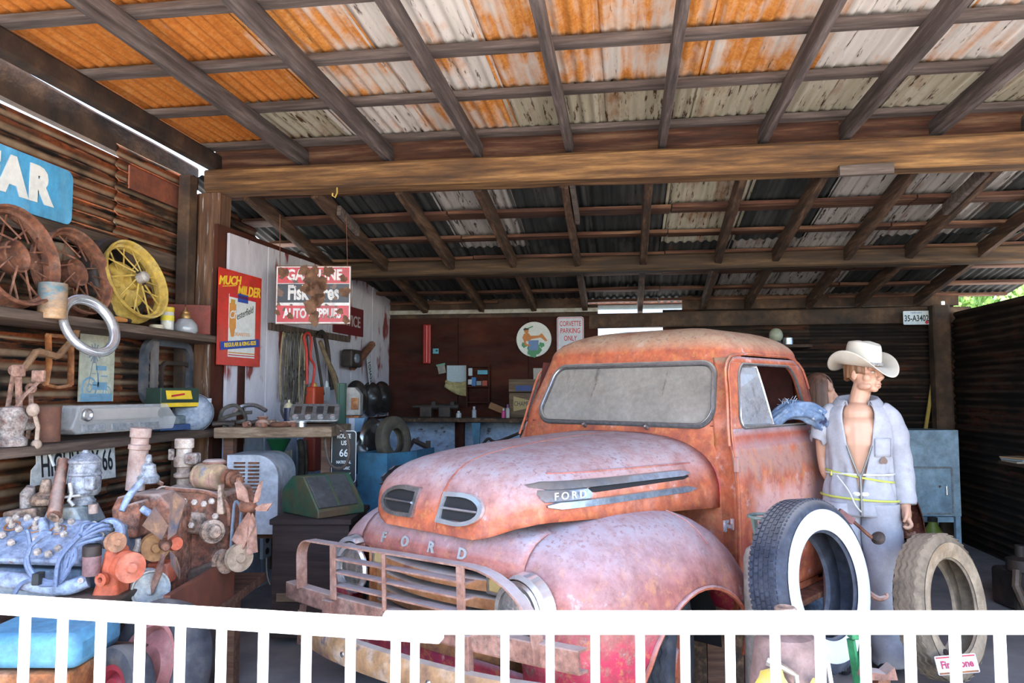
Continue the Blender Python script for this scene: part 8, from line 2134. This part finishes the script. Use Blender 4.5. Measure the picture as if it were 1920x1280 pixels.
# ropes
YROPE = P('yellow_green_cord', (.5, .5, .1), .6); WROPE = P('white_cord_b', (.6, .58, .56), .6)
def belt(z, mat, dz, name, lab, tail=None):
    pts = [V((r_w(z)*1.06*cos(a_), r_d(z)*1.09*sin(a_), z + dz*cos(a_))) for a_ in [2*pi*k/30 for k in range(30)]]
    o = MB().tube(pts, .0065, 6, closed=True).build(name, mat, man)
    return o
belt(1.075, YROPE, -.03, 'waist_cord', ''); belt(1.09, WROPE, .0, 'waist_cord', ''); belt(.955, YROPE, -.01, 'hip_cord', '')
hm_ = man.matrix_basis.copy() if False else None
mw = Matrix.Translation(A.o) @ Matrix.Rotation(YAW - radians(24), 4, 'Z'); inv = (mw @ Matrix.Diagonal((1, 1, 1.022, 1))).inverted()
hd = inv @ t2w(-1.80, .865, 1.10)
b = MB()
for k in range(5): bent(b, [V((-.15, -.09, 1.08 + .004*k)), (V((-.15, -.09, 1.08)) + hd)/2 + V((0, -.03, .012*k - .02)), hd + V((.01*k, -.03, .01*k - .02))], .005, 5)
bent(b, [hd + V((0, -.03, .02)), hd + V((.05, -.05, .03)), hd + V((.06, -.03, -.03)), hd + V((0, -.02, -.03)), hd + V((-.03, -.03, .0)), hd + V((.03, -.05, .035))], .005, 5)
o_ = b.build('knotted_cord', YROPE, man); o_['kind'] = 'stuff'
b = MB(); bent(b, [V((-.12, -.12, 1.08)), V((-.06, -.16, 1.0)), V((-.03, -.165, .93)), V((0, -.16, .89))], .004, 5); b.build('cord_tail', WROPE, man)

# denim sleeve over the door sill
DENIM = M('faded_denim', [(.06, .1, .19), (.13, .19, .3), (.25, .31, .41)], 12, rough=.95, bump=.25, fleck=(.5, .54, .6), fscale=30, famt=(.64, .72))
pd = [t2w(-1.30, .70, 1.36), t2w(-1.42, .80, 1.47), t2w(-1.55, .90, 1.45), t2w(-1.64, .96, 1.33), t2w(-1.72, .95, 1.2), t2w(-1.775, .93, 1.10)]
cv = MB(); bd = MB(); bent(bd, [p_ - pd[0] for p_ in pd], [.03, .05, .058, .052, .042, .02], 40, 12)
for i in range(len(bd.v)//40):
    c_ = sum((V(bd.v[i*40 + j]) for j in range(40)), V())/40
    for j in range(40):
        a_ = 2*pi*j/40; f_ = 1 + .14*sin(5*a_ + i*.13) + .09*sin(8*a_ - i*.22) + .05*sin(i*.8 + 2*a_)
        bd.v[i*40 + j] = tuple(c_ + (V(bd.v[i*40 + j]) - c_)*f_)
cv.add(bd.v, bd.f)
o = thing('denim_jacket', 'frayed blue denim sleeve draped over the truck door sill and tied with string', 'jacket', pd[0])
cv.build('sleeve', DENIM, o, 180, solid=.005)
b = MB()
for k in range(26):
    a_ = rnd.uniform(0, 6.3); p_ = V((.03*cos(a_) + rnd.uniform(-.06, .12), rnd.uniform(-.06, .02), .12 + rnd.uniform(0, .06))) + (pd[1] - pd[0])*.4
    p_ = (pd[1] - pd[0])*rnd.uniform(.9, 1.15) + V((rnd.uniform(-.03, .03), rnd.uniform(-.03, .03), .045))
    b.tube([p_, p_ + V((rnd.uniform(-.03, .03), rnd.uniform(-.03, .01), rnd.uniform(.0, .035)))], .0012, 3)
f_ = b.build('frayed_threads', P('pale_thread', (.5, .55, .64), .9), o, 0); f_['kind'] = 'stuff'
MB().tube([(pd[4] - pd[0]) + V((.062*cos(a_), .05*sin(a_), .02*sin(a_))) for a_ in [2*pi*k/14 for k in range(14)]], .005, 5, closed=True).build('string', WROPE, o)

# long haired figure behind the cab
A = At(1537, 5.42)
wo = thing('person', 'long brown haired person in denim straps standing behind the truck cab', 'person', A.o, YAW - radians(20))
b = MB(); W0 = 1.46
limb(b, [(0, 0, .85), (0, 0, 1.05), (0, 0, 1.25), (0, 0, 1.36)], [.14, .11, .125, .11], 16); limb(b, [(-.16, 0, 1.36), (0, 0, 1.4), (.16, 0, 1.36)], [.045, .06, .045]); limb(b, [(0, 0, 1.36), (0, -.005, 1.5)], [.055, .045])
for sx in (-1, 1):
    limb(b, [(sx*.08, 0, .88), (sx*.085, 0, .48), (sx*.09, .0, .06)], [.085, .055, .035]); b.ball((sx*.09, -.05, .03), (.035, .1, .03)); limb(b, [(sx*.165, 0, 1.36), (sx*.19, .01, 1.1), (sx*.185, -.04, .86)], [.043, .036, .024]); b.ball((sx*.185, -.05, .82), (.018, .034, .05))
    for k in range(4): limb(b, [(sx*.185, -.07 + .015*k, .80), (sx*.183, -.072 + .015*k, .765), (sx*.18, -.07 + .014*k, .735)], [.009, .008, .007], 7)
    limb(b, [(sx*.185, -.07, .83), (sx*.175, -.09, .80), (sx*.172, -.09, .775)], [.01, .009, .007], 7)
WM = Matrix.Translation((0, 0, 1.47)) @ Matrix.Rotation(radians(70), 4, 'Z') @ Matrix.Scale(.95, 4)
b.add(hb.v, hb.f, WM)
wb_ = remeshed(b, .0085, 2, 'body', SKIN, wo)
LH = M('long_brown_hair', [(.07, .03, .02), (.15, .07, .04), (.24, .12, .08)], 12, (4, 4, .3), .45, bump=.4)
def lh(s, t):
    a_ = radians(-48 + 276*s)
    if t < .3:
        ph = t/.3*pi/2; k = 1.1*sin(ph); z = .135 + .13*cos(ph)
        a_ = radians(-75 + 330*s)*(1 - t/.3) + a_*(t/.3)
    else:
        q_ = (t - .3)/.7; k = 1.1 + .16*sin(pi*q_*.8) - .2*max(0, q_ - .7) + .05*sin(19*a_)*q_; z = .135 - .36*q_
    return WM @ V((.09*k*cos(a_), .014 + .108*k*sin(a_), z))
MB().grid(lh, 60, 26).build('hair', LH, wo, 180, solid=.01)
cv = MB(); cv.grid(lambda s, t: (.15*cos(2*pi*t)*(1.02 - .12*sin(pi*s)), .125*sin(2*pi*t)*(1 + .02*sin(9*2*pi*t)), .55 + .78*s), 20, 30, cv=True)
cl = cv.build('patterned_top', M('dim_floral_cloth', [(.03, .04, .08), (.2, .12, .06), (.3, .22, .14), (.08, .12, .2)], 14, rough=.9, bump=.1), wo, 180, solid=.004)
for sx in (-1, 1): MB().tube([(sx*.08, -.115, 1.22), (sx*.09, -.1, 1.36), (sx*.09, 0, 1.43), (sx*.08, .1, 1.34)], .022, 6, flat=.3).build('denim_strap', DENIM, cl)
cv = MB()
for sx in (-1, 1): cv.grid(lambda s, t: (sx*.09 + .1*cos(2*pi*t), .105*sin(2*pi*t), .06 + .9*s), 12, 20, cv=True)
cv.build('denim_trousers', DENIM, wo, 180, solid=.004)
